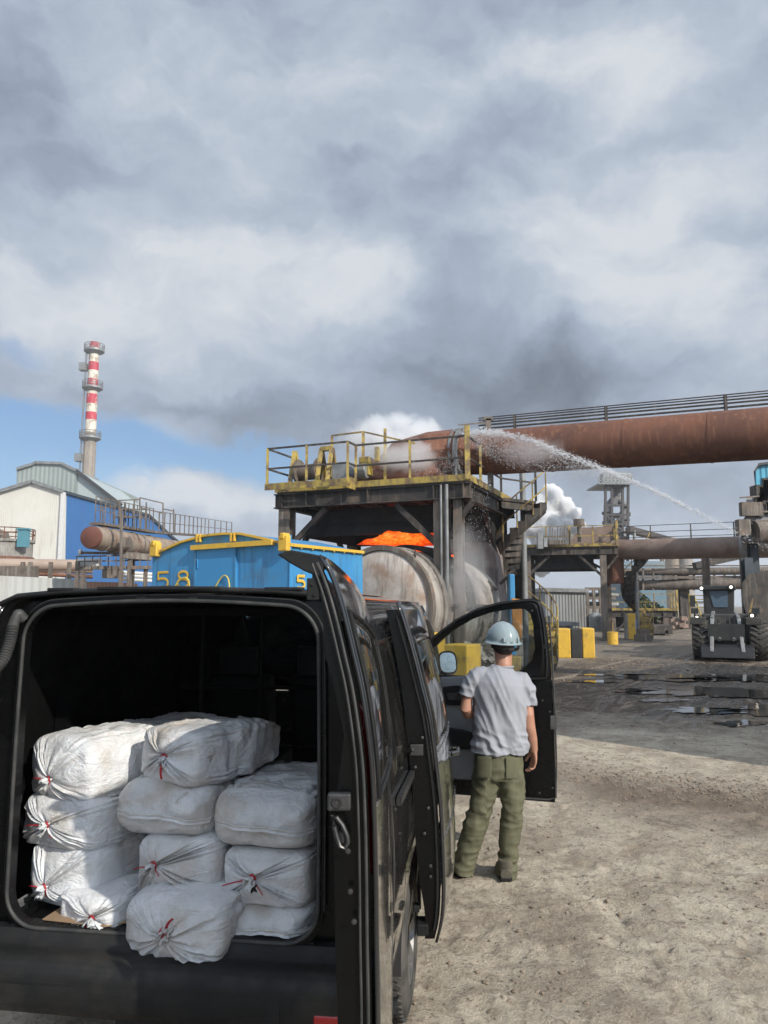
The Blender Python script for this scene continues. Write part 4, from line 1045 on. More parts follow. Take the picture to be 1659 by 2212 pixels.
# boots
for f, rz_ in ((lf, 12), (rf, -4)):
    b = MB(); Mf = Matrix.Translation(f+Vector((0, .02, 0))) @ Matrix.Rotation(R(rz_), 4, 'Z')
    sec = [(-.10, .036, .058, .0), (-.085, .043, .072, 0), (-.04, .046, .085, 0), (.02, .046, .078, 0), (.09, .050, .055, 0), (.15, .050, .046, 0), (.19, .036, .032, 0), (.205, .012, .014, 0)]
    rows = []
    for y, w, h_, _ in sec:
        rows.append([Mf @ Vector((w*math.copysign(abs(math.cos(a))**.75, math.cos(a)), y, .012+h_*.5+h_*.5*math.copysign(abs(math.sin(a))**.75, math.sin(a)))) for a in [2*PI*k/20 for k in range(20)]])
    b.add([p for r in rows for p in r], [(i*20+k, i*20+(k+1) % 20, (i+1)*20+(k+1) % 20, (i+1)*20+k) for i in range(len(rows)-1) for k in range(20)], True)
    b.add(rows[0], [tuple(range(20))]); b.path([Mf @ Vector((0, -.045, .05)), Mf @ Vector((0, -.05, .13))], [.050, .052], 16)
    bt = b.build('boot', bootm, man, world=True)
    b = MB(); b.prism([Mf @ Vector((x, y, 0)) for x, y in ((-.036, -.105), (.036, -.105), (.048, -.05), (.046, .03), (.052, .12), (.042, .18), (.0, .208), (-.042, .18), (-.052, .12), (-.046, .03), (-.048, -.05))], (0, 0, .02)); b.build('sole', rubber, bt, world=True, bevel=.003)
# hard hat
HM = Matrix.Translation(A(1086, 1384, .01)) @ Matrix.Rotation(R(18), 4, 'Z') @ Matrix.Rotation(R(5), 4, 'X')
b = MB()
def hp_(a, c):
    th = a*2*PI; r = math.sin(c*PI/2); z = math.cos(c*PI/2)
    rx, ry, rz_ = .112, .135, .135
    k = 1+.018*max(0, 1-abs(math.cos(th)*r)/.16)*(1 if r > .05 else 1)+.010*max(0, 1-abs(abs(math.cos(th)*r)-.36)/.07)
    return HM @ Vector((math.cos(th)*r*rx*k, math.sin(th)*r*ry*k, z*rz_*k*(1-.0*r)+.0))
b.grid(hp_, 72, 18)
def br(a, c):
    th = a*2*PI; o = [0, .012, .02, .017][int(round(c*3))]; zz = [0, -.006, -.012, -.016][int(round(c*3))]
    pk = .035*max(0, math.sin(th))**4
    return HM @ Vector((math.cos(th)*(.112+o), math.sin(th)*(.135+o+pk*(o/.02)), zz-.02*max(0, math.sin(th))*(o/.02)))
b.grid(br, 72, 3)
hh = b.build('hard_hat', helm, man, world=True, solid=.003, off=0, angle=70, weld=True)
b = MB(); b.path([HM @ Vector((.104*math.cos(a), -.03+.105*math.sin(a)*(1 if math.sin(a) > 0 else .95), -.030-.016*max(0, -math.sin(a)))) for a in [PI+PI*k/20 for k in range(21)]], [(.003, .013)]*21, 8, ref=(0, 0, 1)); b.build('head_band', trimdark, hh, world=True)
b = MB(); b.box(HM @ Vector((0, -.134, -.048)), (.05, .012, .02), rz=R(18)); b.build('ratchet_knob', trimdark, hh, world=True, bevel=.004)
b = MB()
for s_ in (-1, 1): b.box(HM @ Vector((s_*.055, -.125, .02)), (.014, .02, .03), rz=R(18))
b.build('hat_slot', helm, hh, world=True, bevel=.003)
# ------------------------------------------------------------------ ground
PUDS = ((1575, 1496, 1.9, .95, -.2), (1650, 1534, 1.1, .7, .1), (1475, 1464, 1.5, .8, .05), (1390, 1490, .6, .35, .3), (1530, 1534, .8, .3, -.1), (1345, 1458, .8, .4, 0), (1640, 1464, 1.6, .8, 0), (1440, 1512, .45, .22, .2), (1290, 1472, .5, .25, .1), (1600, 1562, .5, .2, .4))
PUD = [(gnd(u, v).x, gnd(u, v).y, rx, ry) for u, v, rx, ry, an in PUDS]
def spaced(segs):
    out = []
    for a, b_, st in segs:
        n = max(1, int(round((b_-a)/st)))
        out += [a+(b_-a)*i/n for i in range(n)]
    out.append(segs[-1][1]); return out
XS = spaced([(-900, -200, 140), (-200, -40, 20), (-40, -10, 3), (-10, -2.5, .5), (-2.5, -.3, .12), (-.3, 4.2, .030), (4.2, 7, .06), (7, 14, .13), (14, 40, 1.5), (40, 200, 20), (200, 900, 140)])
YS = spaced([(-60, -6, 9), (-6, 1.5, .5), (1.5, 8, .035), (8, 13, .07), (13, 22, .18), (22, 45, .8), (45, 120, 6), (120, 1500, 115)])
nz = noise.noise
def track(x, y):
    """tyre tracks printed in the dust: near one beside the van and older ones across"""
    d = 0
    for cx, ang, w, y1 in ((.20, .05, .11, 4.6), (2.1, .42, .12, 11.0), (3.4, -.35, .12, 9), (.95, .30, .11, 8)):
        q = x-(cx+(y-3)*ang); 
        if abs(q) < w and y < y1:
            e = max(0, 1-(abs(q)/w)**4); d -= e*(.006+.007*math.sin(q*2*PI/.055)+.003*math.sin(y*2*PI/.06))*max(0, .7+.9*nz((x*1.5, y*1.5, 5)))
    return d
_rf = random.Random(77); PR = {}
for _ in range(430):
    fy = 2.0+9.5*_rf.random()**1.2; fx = -.1+_rf.random()*(fy*.6+.6); fa = _rf.choice((_rf.gauss(.1, .5), _rf.gauss(PI+.2, .5), _rf.uniform(0, 6.28)))
    PR.setdefault((int(fx*2), int(fy*2)), []).append((fx, fy, math.cos(fa), math.sin(fa), _rf.uniform(.6, 1.3)))
def prints(x, y):
    d = 0; cx, cy = int(x*2), int(y*2)
    for i in (-1, 0, 1):
        for j in (-1, 0, 1):
            for fx, fy, c, s, k in PR.get((cx+i, cy+j), ()):
                u = (x-fx)*c+(y-fy)*s; v = -(x-fx)*s+(y-fy)*c
                q = (u/.055)**2+(v/.15)**2
                if q < 2.2:
                    d += k*((-.009-.003*math.sin(v*2*PI/.045)) if q < 1 else .006*(1-abs(q-1.5)/.7) if abs(q-1.5) < .7 else 0)
    return d
def gz(x, y):
    r = math.hypot(x, y); f = 1/(1+(r/14)**2)
    if r > 60: return .0
    h = .018*nz((x*.5, y*.5, 0))+.010*nz((x*1.7, y*1.7, 3))*f
    if r < 22:
        m = .5+.5*nz((x*.6, y*.6, 9)); rough = (.35+1.1*m*m)
        h += f*rough*(.022*nz((x*4, y*5, 1))+.024*abs(nz((x*10, y*9, 2)))-.016*abs(nz((x*17, y*15, 6)))+.010*nz((x*30, y*30, 4)))+f*prints(x, y)
        # churned strip of clods
        q = (x-2.4)*.55+(y-8.3)*.83
        st = math.exp(-(q/.9)**2)*(1 if x > 1.6 else math.exp(-(x-1.6)**2))
        h += st*.030*max(0, nz((x*7, y*7, 8))+.1)
        h += track(x, y)
    # keep feet and wheels on the ground
    if y > 10: h *= .6
    if 10 < y < 34 and x > 1:
        q = x-(2.2+.58*(y-11)); w_ = max(0, 1-abs(q-2.0)/5.0)*min(1, (y-10)/3)
        h += .035*w_*(nz((q*2.2, y*.16, 2.2))*.9+.6*abs(nz((q*4.5+y*.2, y*.5, 7.2)))-.35)
    if 14 < y < 34:
        for px, py, rx, ry in PUD:
            e = ((x-px)/(rx*1.5))**2+((y-py)/(ry*1.7))**2
            if e < 1.6: h = h+(min(h, -.004)-h)*min(1, (1.6-e)/.6)
    return h-.014
vs = [(x, y, gz(x, y)) for x in XS for y in YS]
ny = len(YS)
fs = [(i*ny+j, (i+1)*ny+j, (i+1)*ny+j+1, i*ny+j+1) for i in range(len(XS)-1) for j in range(ny-1)]
me = bpy.data.meshes.new('ground'); me.from_pydata(vs, [], fs); me.update(); me.polygons.foreach_set('use_smooth', [True]*len(fs))
gr = bpy.data.objects.new('ground', me); COL.objects.link(gr); tag(gr, 'dusty yard ground turning to dark churned mud', 'ground', kind='structure'); MW['ground'] = Matrix.Identity(4)
def groundmat():
    m = bpy.data.materials.new('yard_dirt'); m.use_nodes = True; g = G(m.node_tree); b = m.node_tree.nodes['Principled BSDF']
    tc = g.n('ShaderNodeTexCoord'); v = tc.outputs['Object']
    sep = g.n('ShaderNodeSeparateXYZ'); g.link(v, sep.inputs[0]); X, Y = sep.outputs[0], sep.outputs[1]
    n0 = g.noise(v, .45, 7, .62); n1 = g.noise(v, 1.6, 9, .68, .4); n2 = g.noise(v, 7, 9, .7); n3 = g.noise(v, 38, 6, .7); n4 = g.noise(v, 3.3, 9, .72, .6)
    dry = g.mix(g.maprange(n1, .36, .62), (.33, .272, .205, 1), (.56, .485, .375, 1))
    dry = g.mix(g.math('MULTIPLY', g.maprange(n2, .50, .66), .6), dry, (.225, .175, .125, 1))
    dry = g.mix(g.math('MULTIPLY', g.maprange(n4, .57, .68), .6), dry, (.67, .60, .475, 1))
    dry = g.mix(g.math('MULTIPLY', g.maprange(n3, .56, .70), .55), dry, (.13, .10, .078, 1))
    n5 = g.noise(v, 95, 4, .7); n6 = g.noise(v, 17, 8, .75, .8)
    dry = g.mix(g.math('MULTIPLY', g.maprange(n5, .52, .68), .40), dry, (.70, .62, .50, 1)); dry = g.mix(g.math('MULTIPLY', g.maprange(n6, .53, .62), .65), dry, (.17, .135, .105, 1))
    # brown damp patch region around the churned strip
    q = g.math('ADD', g.math('MULTIPLY', X, .55), g.math('ADD', g.math('MULTIPLY', Y, .83), -7.9))
    band = g.math('SUBTRACT', 1.0, g.math('DIVIDE', g.math('ABSOLUTE', q), 2.1))
    bandm = g.maprange(g.math('ADD', band, g.math('MULTIPLY', g.math('SUBTRACT', n1, .5), 2.2)), .35, 1.0)
    bandm = g.math('MULTIPLY', bandm, g.maprange(X, 1.2, 2.4))
    dry = g.mix(g.math('MULTIPLY', bandm, .90), dry, (.155, .115, .083, 1))
    # wheel-worn dark mud on the haul road
    yd = g.math('ADD', Y, g.math('ADD', g.math('MULTIPLY', X, .05), g.math('MULTIPLY', g.math('SUBTRACT', n0, .5), 7.0)))
    road = g.maprange(yd, 11.2, 14.0)
    far = g.maprange(g.math('ADD', g.math('MULTIPLY', g.math('SUBTRACT', n0, .5), 12), Y), 24, 30)
    tn = g.math('ADD', g.math('MULTIPLY', X, .87), g.math('MULTIPLY', Y, -.49)); tt = g.math('ADD', g.math('MULTIPLY', X, .49), g.math('MULTIPLY', Y, .87))
    cx_ = g.n('ShaderNodeCombineXYZ'); g.link(g.math('MULTIPLY', tn, 1.5), cx_.inputs[0]); g.link(g.math('MULTIPLY', tt, .22), cx_.inputs[1])
    rut = g.noise(cx_.outputs[0], 1.0, 9, .68, .9)
    mud = g.mix(g.maprange(n2, .35, .65), (.050, .037, .028, 1), (.15, .115, .082, 1))
    mud = g.mix(g.math('MULTIPLY', g.maprange(n4, .50, .66), .7), mud, (.33, .26, .19, 1))
    mud = g.mix(g.math('MULTIPLY', g.maprange(rut, .44, .38), .85), mud, (.030, .024, .019, 1)); mud = g.mix(g.math('MULTIPLY', g.maprange(rut, .55, .66), .8), mud, (.38, .31, .235, 1))
    left = g.maprange(g.math('SUBTRACT', X, g.math('MULTIPLY', Y, .255)), -1.0, 1.0)
    mixf = g.math('MULTIPLY', road, g.math('SUBTRACT', 1.0, g.math('MULTIPLY', far, g.math('SUBTRACT', 1.0, g.math('MULTIPLY', left, .75)))))
    col = g.mix(mixf, dry, mud)
    yard = g.mix(g.maprange(n1, .4, .6), (.17, .145, .12, 1), (.25, .22, .185, 1))
    col = g.mix(g.math('MULTIPLY', g.maprange(Y, 20, 32), g.math('SUBTRACT', 1.0, mixf)), col, yard)
    under = g.math('MULTIPLY', g.maprange(Y, 3.6, 2.4), g.maprange(X, -.2, -.8)); col = g.mix(g.math('MULTIPLY', under, .7), col, (.12, .115, .11, 1))  # shade at the van's rear left, painted into the ground colour as dark grey
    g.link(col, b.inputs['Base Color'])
    wet = g.math('MULTIPLY', g.math('MULTIPLY', road, left), g.maprange(rut, .56, .42)); wet = g.math('MULTIPLY', wet, g.maprange(Y, 36, 24))
    g.link(g.math('SUBTRACT', .93, g.math('MULTIPLY', wet, .76)), b.inputs['Roughness']); b.inputs['Specular IOR Level'].default_value = .4
    h = g.math('ADD', g.math('MULTIPLY', g.math('MULTIPLY', rut, road), 1.5), g.math('MULTIPLY', n2, .5)); h = g.math('ADD', h, 0.0)
    h = g.math('ADD', h, g.math('ADD', g.math('ADD', g.math('MULTIPLY', n3, .40), g.math('MULTIPLY', n6, .45)), g.math('MULTIPLY', n4, .5)))
    bp = g.n('ShaderNodeBump'); bp.inputs['Strength'].default_value = .85; bp.inputs['Distance'].default_value = .05
    g.link(h, bp.inputs['Height']); g.link(bp.outputs[0], b.inputs['Normal'])
    return m
me.materials.append(groundmat())
# puddles
watm = bpy.data.materials.new('puddle_water'); watm.use_nodes = True
_b = watm.node_tree.nodes['Principled BSDF']; _b.inputs['Base Color'].default_value = (.06, .052, .044, 1); _b.inputs['Roughness'].default_value = .04; _b.inputs['Specular IOR Level'].default_value = .6
_g = G(watm.node_tree); _t = _g.n('ShaderNodeTexCoord'); _n = _g.noise(_t.outputs['Object'], 5, 3, .5); _p = _g.n('ShaderNodeBump'); _p.inputs['Strength'].default_value = .12; _p.inputs['Distance'].default_value = .01; _g.link(_n, _p.inputs['Height']); _g.link(_p.outputs[0], _b.inputs['Normal'])
def puddle(u, v, rx, ry, seed, ang=0):
    c = gnd(u, v); b = MB(); n = 110; vs = [Vector((c.x, c.y, 0))]
    for k in range(n):
        a = 2*PI*k/n; r = 1+.75*nz((math.cos(a)*1.3, math.sin(a)*1.3, seed))+.5*nz((math.cos(a)*3.5, math.sin(a)*3.5, seed+3))+.25*nz((math.cos(a)*9, math.sin(a)*9, seed+5))
        p = Matrix.Rotation(ang, 3, 'Z') @ Vector((math.cos(a)*rx*r, math.sin(a)*ry*r, 0)); vs.append(Vector((c.x+p.x, c.y+p.y, 0)))
    b.add([q+Vector((0, 0, .002)) for q in vs], [(0, k+1, (k+1) % n+1) for k in range(n)])
    o = b.build('puddle', watm); tag(o, None, 'puddle', kind='structure'); return o
for i, (u, v, rx, ry, an) in enumerate(PUDS):
    puddle(u, v, rx, ry, i*2.3+1, an)
# small stones and dry clods (uncountable)
rk = random.Random(5); b = MB()
ico = bmesh.new(); bmesh.ops.create_icosphere(ico, subdivisions=1, radius=1); IV = [v.co.copy() for v in ico.verts]; IF = [tuple(v.index for v in f.verts) for f in ico.faces]; ico.free()
def clod(x, y, s, z=None, fl=.6):
    M = Matrix.Rotation(rk.uniform(0, 6), 3, 'Z'); sx, sy, sz = s*rk.uniform(.7, 1.4), s*rk.uniform(.7, 1.2), s*rk.uniform(.4, .8)*fl*1.5
    z = gz(x, y) if z is None else z
    b.add([M @ Vector((v.x*sx*rk.uniform(.8, 1.2), v.y*sy*rk.uniform(.8, 1.2), v.z*sz))+Vector((x, y, z+sz*.25)) for v in IV], IF)
for _ in range(5200):
    y = 2.2+10*rk.random()**1.4; x = -.1+rk.random()*(y*.62+.6)
    if nz((x*.9, y*.9, 21)) < rk.uniform(-.5, .35): continue
    clod(x, y, rk.choice([.003, .004, .004, .005, .006, .008, .011, .016]))
for _ in range(3200):
    t = rk.uniform(-.3, 3.4); q = rk.gauss(0, .30); x = 1.9+t*1.15+q*.4; y = 9.0-t*.72+q; clod(x, y, rk.choice([.004, .006, .008, .011, .016]))
for _ in range(900):
    y = rk.uniform(12, 30); x = rk.uniform(.18, .6)*y; clod(x, y, rk.uniform(.012, .05))
clm = mat('dry_clod_dirt', (.30, .24, .18), (.17, .135, .10), 9, .95, .04)
o = b.build('dirt_clods', clm); tag(o, 'small stones and clods of dry dirt scattered over the yard', 'dirt clods', kind='stuff')
# ------------------------------------------------------------------ casting platform with winch, hood and spiral stair
UP = Vector((0, 0, 1))
def rail(posts, mb_rail, pts, h=1.1, step=1.35):
    pts = [Vector(p) for p in pts]
    for a, c in zip(pts, pts[1:]):
        n = max(1, round((c-a).length/step))
        for k in range(n+1):
            p = a.lerp(c, k/n)
            if all((p-q_).length > .1 for q_ in posts): posts.append(p)
        for hh in (h, h*.5): mb_rail.beam(a+UP*hh, c+UP*hh, .045, .045)
def platform(name, P, a, bdir, Wd, Dp, z, label, full=True):
    """P: near right corner on the ground; a: towards the left end; bdir: towards the back"""
    P = Vector((P[0], P[1], 0)); a = Vector((*a, 0)).normalized(); bd = Vector((*bdir, 0)).normalized()
    T = thing(name, P, label, 'platform', 'steel platforms over the ladle track')
    q = lambda s, t, h: P+a*s+bd*t+UP*h
    m = MB()
    # deck and fascia girders
    m.prism([q(0, 0, z-.05), q(Wd, 0, z-.05), q(Wd, Dp, z-.05), q(0, Dp, z-.05)], (0, 0, .05))
    m.build('deck', steel_md, T, world=True)
    m = MB()
    for t in (.12, Dp-.12): m.ibeam(q(-.05, t, z-.26), q(Wd+.1, t, z-.26), .22, .40, .03)
    for s in (.12, .9, Wd*.5, Wd-.9, Wd-.12): m.ibeam(q(s, 0, z-.26), q(s, Dp, z-.26), .20, .40, .03)
    for k in range(9): m.beam(q(.4+k*(Wd-.8)/8, .1, z-.09), q(.4+k*(Wd-.8)/8, Dp-.1, z-.09), .08, .07)
    m.build('girder', steel_dk, T, world=True)
    m = MB()
    m.beam(q(-.02, -.03, z+.05), q(Wd+.04, -.03, z+.05), .02, .16); m.beam(q(-.03, -.02, z+.05), q(-.03, Dp, z+.05), .02, .16)
    if full:
        m.beam(q(Wd*.56, -.55, z+.05), q(Wd+.04, -.55, z+.05), .02, .18); m.beam(q(Wd*.56, -.55, z+.05), q(Wd*.56, -.04, z+.05), .02, .3)
    m.build('kick_plate', yellow, T, world=True)
    # columns
    for i, (s, t) in enumerate(((.75, .25), (Wd-.2, .25), (.35, Dp-.3), (Wd-.2, Dp-.3))):
        m = MB(); m.ibeam(q(s, t, 0), q(s, t, z-.46), .34, .36, .035, up=bd)
        if i == 0 and full:
            m.ibeam(q(s-.42, t+.05, 0), q(s-.42, t+.05, z-.46), .22, .24, .03, up=bd)
            for hh in (1.0, 2.2, 3.4): m.beam(q(s, t, hh), q(s-.42, t+.05, hh), .05, .2)
        m.box(q(s, t, .03), (.6, .6, .06)); c_ = m.build('column', steel_md if t < 1 else steel_dk, T, world=True)
        if i == 0 and full:
            m = MB(); m.tube(q(s-.2, t-.24, .4), q(s-.2, t-.24, z-.1), .045, 10); m.tube(q(s-.05, t-.24, .4), q(s-.05, t-.24, z-.1), .03, 10); m.build('drain_pipe', greysteel, c_, world=True)
    for p0, p1, w_, h_ in ((q(.75, .25, z-1.7), q(2.0, .25, z-.5), .12, .14), (q(Wd-.2, .25, z-1.6), q(Wd-1.4, .25, z-.5), .12, .14), (q(.55, .3, z-1.25), q(-.05, .3, z-.5), .10, .12), (q(.35, Dp-.3, z-2.2), q(.35, Dp-2.0, z-.5), .12, .14), (q(Wd-.2, .3, z-2.3), q(Wd-.2, 2.0, z-.5), .12, .14), (q(Wd-.2, Dp-.3, z-2.3), q(Wd-.2, Dp-2, z-.5), .12, .14), (q(Wd-.2, .3, z-2.3), q(Wd-.2, Dp-.3, z-2.3), .14, .16), (q(.35, Dp-.3, z-1.2), q(1.6, Dp-.3, z-.5), .12, .14)):
        m = MB(); m.beam(p0, p1, w_, h_); m.build('brace', steel_dk, T, world=True)
    # guard rails
    mp, mr = [], MB()
    if full:
        rail(mp, mr, [q(0, 0, z), q(Wd*.56, 0, z), q(Wd*.56, -.5, z), q(Wd, -.5, z), q(Wd, 1.2, z)])
    else: rail(mp, mr, [q(0, 0, z), q(Wd, 0, z), q(Wd, 1.6, z)])
    rail(mp, mr, [q(0, 0, z), q(0, 2.4, z)]); 
    for i, p in enumerate(mp):
        m = MB(); m.beam(p, p+UP*(1.35 if i == 0 else 1.1), .13 if i == 0 else .065, .12 if i == 0 else .065); m.build('rail_post', yellow, T, world=True)
    mr.build('guard_rail', steel_dk if full else yellow, T, world=True)
    # smoke hood skirt below the deck, open towards the drum
    m = MB(); s0, s1, t0, t1 = 1.2, Wd-.55, .95, Dp-.7
    def ring(z_, e): return [q(s0-e, t0-e, z_), q(s1+e, t0-e, z_), q(s1+e, t1+e, z_), q(s0-e, t1+e, z_)]
    r0, r1, r2 = ring(z-.45, -.02), ring(z-.85, -.02), ring(z-1.18, .15)
    vs = r0+r1+r2; m.add(vs, [(i*4+k, i*4+(k+1) % 4, (i+1)*4+(k+1) % 4, (i+1)*4+k) for i in range(2) for k in range(4)])
    m.build('smoke_hood', soot, T, world=True, solid=.06)
    # rear wall of dark sheet with small gaps
    return T, q
FR = at(1010, 1035, 18.5); PZ = FR.z
av = (-.923, .387); bv = (.387, .923)
T1, q1 = platform('steel_platform', FR, av, bv, 5.43, 4.9, PZ, 'tall sooty steel platform with yellow rails and water spraying onto its hood', True)
# winch and motor on the deck
w = thing('cable_winch', q1(4.3, .6, PZ), 'yellow framed cable winch with rusty drum on the platform deck', 'winch')
m = MB(); m.lathe(q1(4.95, .35, PZ+.55), Vector((*av, 0))*-1, [(0, .0001), (0, .36), (.06, .36), (.06, .22), (.62, .22), (.62, .36), (.68, .36), (.68, .0001)], 24); m.build('drum', steel_md, w, world=True)
m = MB()
for s in (5.05, 4.22, 3.9): m.beam(q1(s, .0, PZ), q1(s, .3, PZ+1.15), .12, .10); m.beam(q1(s, .7, PZ), q1(s, .3, PZ+1.15), .12, .10); m.beam(q1(s, 0, PZ+.08), q1(s, .8, PZ+.08), .12, .12)
m.beam(q1(4.22, .3, PZ+1.15), q1(3.9, .3, PZ+1.15), .14, .12); m.build('frame', yellow, w, world=True)
m = MB(); m.box(q1(3.55, .3, PZ+.35), (.45, .5, .6), rz=R(-22)); m.lathe(q1(3.35, .3, PZ+.45), Vector((*av, 0))*-1, [(0, .0001), (0, .2), (.5, .2), (.5, .0001)], 18); m.build('motor', greysteel, w, world=True, bevel=.02)
m = MB(); m.beam(q1(3.1, .6, PZ), q1(3.1, .6, PZ+1.6), .08, .08); m.beam(q1(2.5, .7, PZ), q1(2.5, .7, PZ+1.65), .08, .08); m.beam(q1(3.1, .6, PZ+1.6), q1(1.6, .6, PZ+1.15), .04, .04); m.beam(q1(4.1, .7, PZ+1.6), q1(3.1, .6, PZ+1.6), .04, .04); m.beam(q1(4.1, .7, PZ), q1(4.1, .7, PZ+1.6), .07, .07); m.build('yellow_frame', yellow, w, world=True)
m = MB(); m.box(q1(2.95, .45, PZ+.6), (.3, .3, .5), rz=R(-22)); m.box(q1(2.6, .4, PZ+.9), (.12, .12, .4), rz=R(-22)); m.build('gearbox', yellow, w, world=True, bevel=.02)

# big fume pipe with its bent end over the hood
PA = at(1046, 979, 20.3); PB = at(1659, 936, 16.9); pr = .60
pd = (PB-PA).normalized()
pipe = thing('fume_pipe', PA, 'large rust red fume pipe bridging across the yard above the stair', 'pipe')
m = MB(); E = PB+pd*9
L_ = (E-PA).length; pf = [(0, pr)]
m.lathe(PA, pd, [(L_*k/24, pr) for k in range(25)], 48); m.build('pipe_shell', rust, pipe, world=True)
for k in range(1, 9):
    m = MB(); m.lathe(PA+pd*(k*1.9-.02), pd, [(0, pr), (0, pr+.012), (.05, pr+.012), (.05, pr)], 48); m.build('weld_seam', rust, pipe, world=True)
m = MB(); 
B1, B2, B3 = at(990, 978, 20.5), at(890, 992, 20.9), at(815, 1045, 21.2)
m.path([PA+pd*.1, B1], pr*1.0, 8, sy=1); m.path([B1, at(930, 985, 20.7), at(870, 1000, 20.95), at(832, 1040, 21.1), at(812, 1085, 21.2)], [pr*1.12, pr*1.15, pr*1.12, pr*1.05, pr*1.05], 8)
m.build('hood_elbow', rust, pipe, world=True, smooth=False)
m = MB(); m.lathe(at(1000, 979, 20.45), pd, [(0, pr), (0, pr+.11), (.10, pr+.11), (.10, pr)], 24); m.lathe(B1+Vector((-.02, 0, 0)), pd, [(0, pr), (0, pr+.07), (.06, pr+.07), (.06, pr)], 24); m.build('flange', greysteel, pipe, world=True)
# handrail walkway carried on the pipe
wk = MB(); wr = MB()
off = Vector((.0, .35, 0))
def prl(t, dz): p = PA+pd*t; return Vector((p.x, p.y, p.z+pr+dz))+off
for k, (u) in enumerate((1055, 1112, 1310, 1569, 1800)):
    # posts where the photo shows them
    best = min([i*.05 for i in range(400)], key=lambda t: abs(829.5+F*(prl(t, .3).x/((prl(t, .3).y)*_c+(prl(t, .3).z-H)*_s))-u))
    p = prl(best, -.05); wk = MB(); wk.beam(p, p+UP*.52, .07, .05); wk.build('rail_post', steel_dk, pipe, world=True)
for dz, w_ in ((.06, .05), (.16, .045), (.26, .04), (.34, .035), (.41, .025), (.47, .022)):
    wr.beam(prl(-.1, dz), prl(17, dz), .035, w_)
wr.build('cable_rail', steel_dk, pipe, world=True)
m = MB(); m.beam(at(1054, 905, 20.1), at(1060, 1046, 20.1), .14, .12); m.beam(at(990, 918, 19.9), at(1060, 912, 20.1), .03, .03); m.box(at(1054, 905, 20.1), (.25, .12, .1)); m.build('hanger', steel_md, pipe, world=True)
# hood roof below the elbow: sloping box down to the deck
m = MB(); base = [q1(1.0, .9, PZ+.02), q1(3.9, .9, PZ+.02), q1(3.9, 3.3, PZ+.02), q1(1.0, 3.3, PZ+.02)]
m.prism(base, (0, 0, .35)); m.add(base, [])
c_ = q1(2.3, 1.9, PZ+1.2); top = [p.lerp(Vector((c_.x, c_.y, p.z)), .42)+UP*.95 for p in base]
m.add([p+UP*.35 for p in base]+top, [(k, (k+1) % 4, 4+(k+1) % 4, 4+k) for k in range(4)]+[(4, 5, 6, 7)])
m.build('hood_cone', rust, T1, world=True)

# spiral stair
def spiral(name, C, z0, z1, r, a0, turns, label, n, ym=yellow, T=None):
    S = thing(name, C, label, 'staircase', 'spiral stairs beside the platforms') if T is None else T
    m = MB(); m.tube(C+UP*0, C+UP*(z1+1.1), .09, 14); m.build('centre_post', greysteel, S, world=True)
    for k in range(n):
        a = a0+turns*2*PI*k/n; a2 = a0+turns*2*PI*(k+1.15)/n; z = z0+(z1-z0)*(k+1)/n
        m = MB(); P_ = [C+Vector((math.cos(a)*.08, math.sin(a)*.08, z)), C+Vector((math.cos(a)*r, math.sin(a)*r, z)), C+Vector((math.cos(a2)*r, math.sin(a2)*r, z)), C+Vector((math.cos(a2)*.08, math.sin(a2)*.08, z))]
        m.prism([p-UP*.05 for p in P_], (0, 0, .05)); dz = (z1-z0)/n
        m.prism([P_[0]-UP*(dz+.03), P_[1]-UP*(dz+.03), P_[1], P_[0]], (Vector((-math.sin(a), math.cos(a), 0))*.02))
        m.prism([P_[1]-UP*.20, P_[2]-UP*.20, P_[2]+UP*.02, P_[1]+UP*.02], (math.cos(a)*.03, math.sin(a)*.03, 0))
        m.build('tread', ym if z < z0+(z1-z0)*.42 else steel_dk, S, world=True)
    m = MB()
    for hh in (1.0, .5):
        m.path([C+Vector((math.cos(a)*(r+.03), math.sin(a)*(r+.03), z0+(z1-z0)*t+hh)) for t, a in [(k/60, a0+turns*2*PI*k/60) for k in range(61)]], .022, 6)
    for k in range(0, n+1, 2):
        a = a0+turns*2*PI*k/n; z = z0+(z1-z0)*k/n; p = C+Vector((math.cos(a)*(r+.03), math.sin(a)*(r+.03), z)); m.tube(p, p+UP*1.0, .022, 6)
    m.build('handrail', yellow, S, world=True)
    m = MB(); m.grid(lambda a_, c_: C+Vector((math.cos(a0+turns*2*PI*a_)*(r+.02), math.sin(a0+turns*2*PI*a_)*(r+.02), z0+(z1-z0)*a_-.28+.34*c_)), 60, 1); m.build('stringer', steel_dk, S, world=True, solid=.02)
    return S
SC_ = at(1132, 1200, 23.0); SC_.z = 0
S1 = spiral('spiral_staircase', SC_, 0, PZ-.1, .92, R(-62), 1.02, 'spiral steel staircase with yellow edged lower treads right of the sooty platform', 26)
# landing between deck and stair
m = MB(); m.prism([q1(0, 3.4, PZ-.06), q1(0, 4.9, PZ-.06), Vector((SC_.x, SC_.y+.6, PZ-.06)), Vector((SC_.x+.3, SC_.y-.5, PZ-.06))], (0, 0, .06)); m.ibeam(q1(0, 3.4, PZ-.2), Vector((SC_.x+.3, SC_.y-.5, PZ-.2)), .12, .24)
mp, mr = [], MB(); rail(mp, mr, [q1(0, 2.4, PZ), q1(0, 3.4, PZ), Vector((SC_.x+.3, SC_.y-.5, PZ))])
ln_ = m.build('landing', steel_dk, T1, world=True)
for p in mp[1:]:
    m = MB(); m.beam(p, p+UP*1.1, .06, .06); m.build('rail_post', steel_dk, ln_, world=True)
mr.build('guard_rail', steel_dk, ln_, world=True)
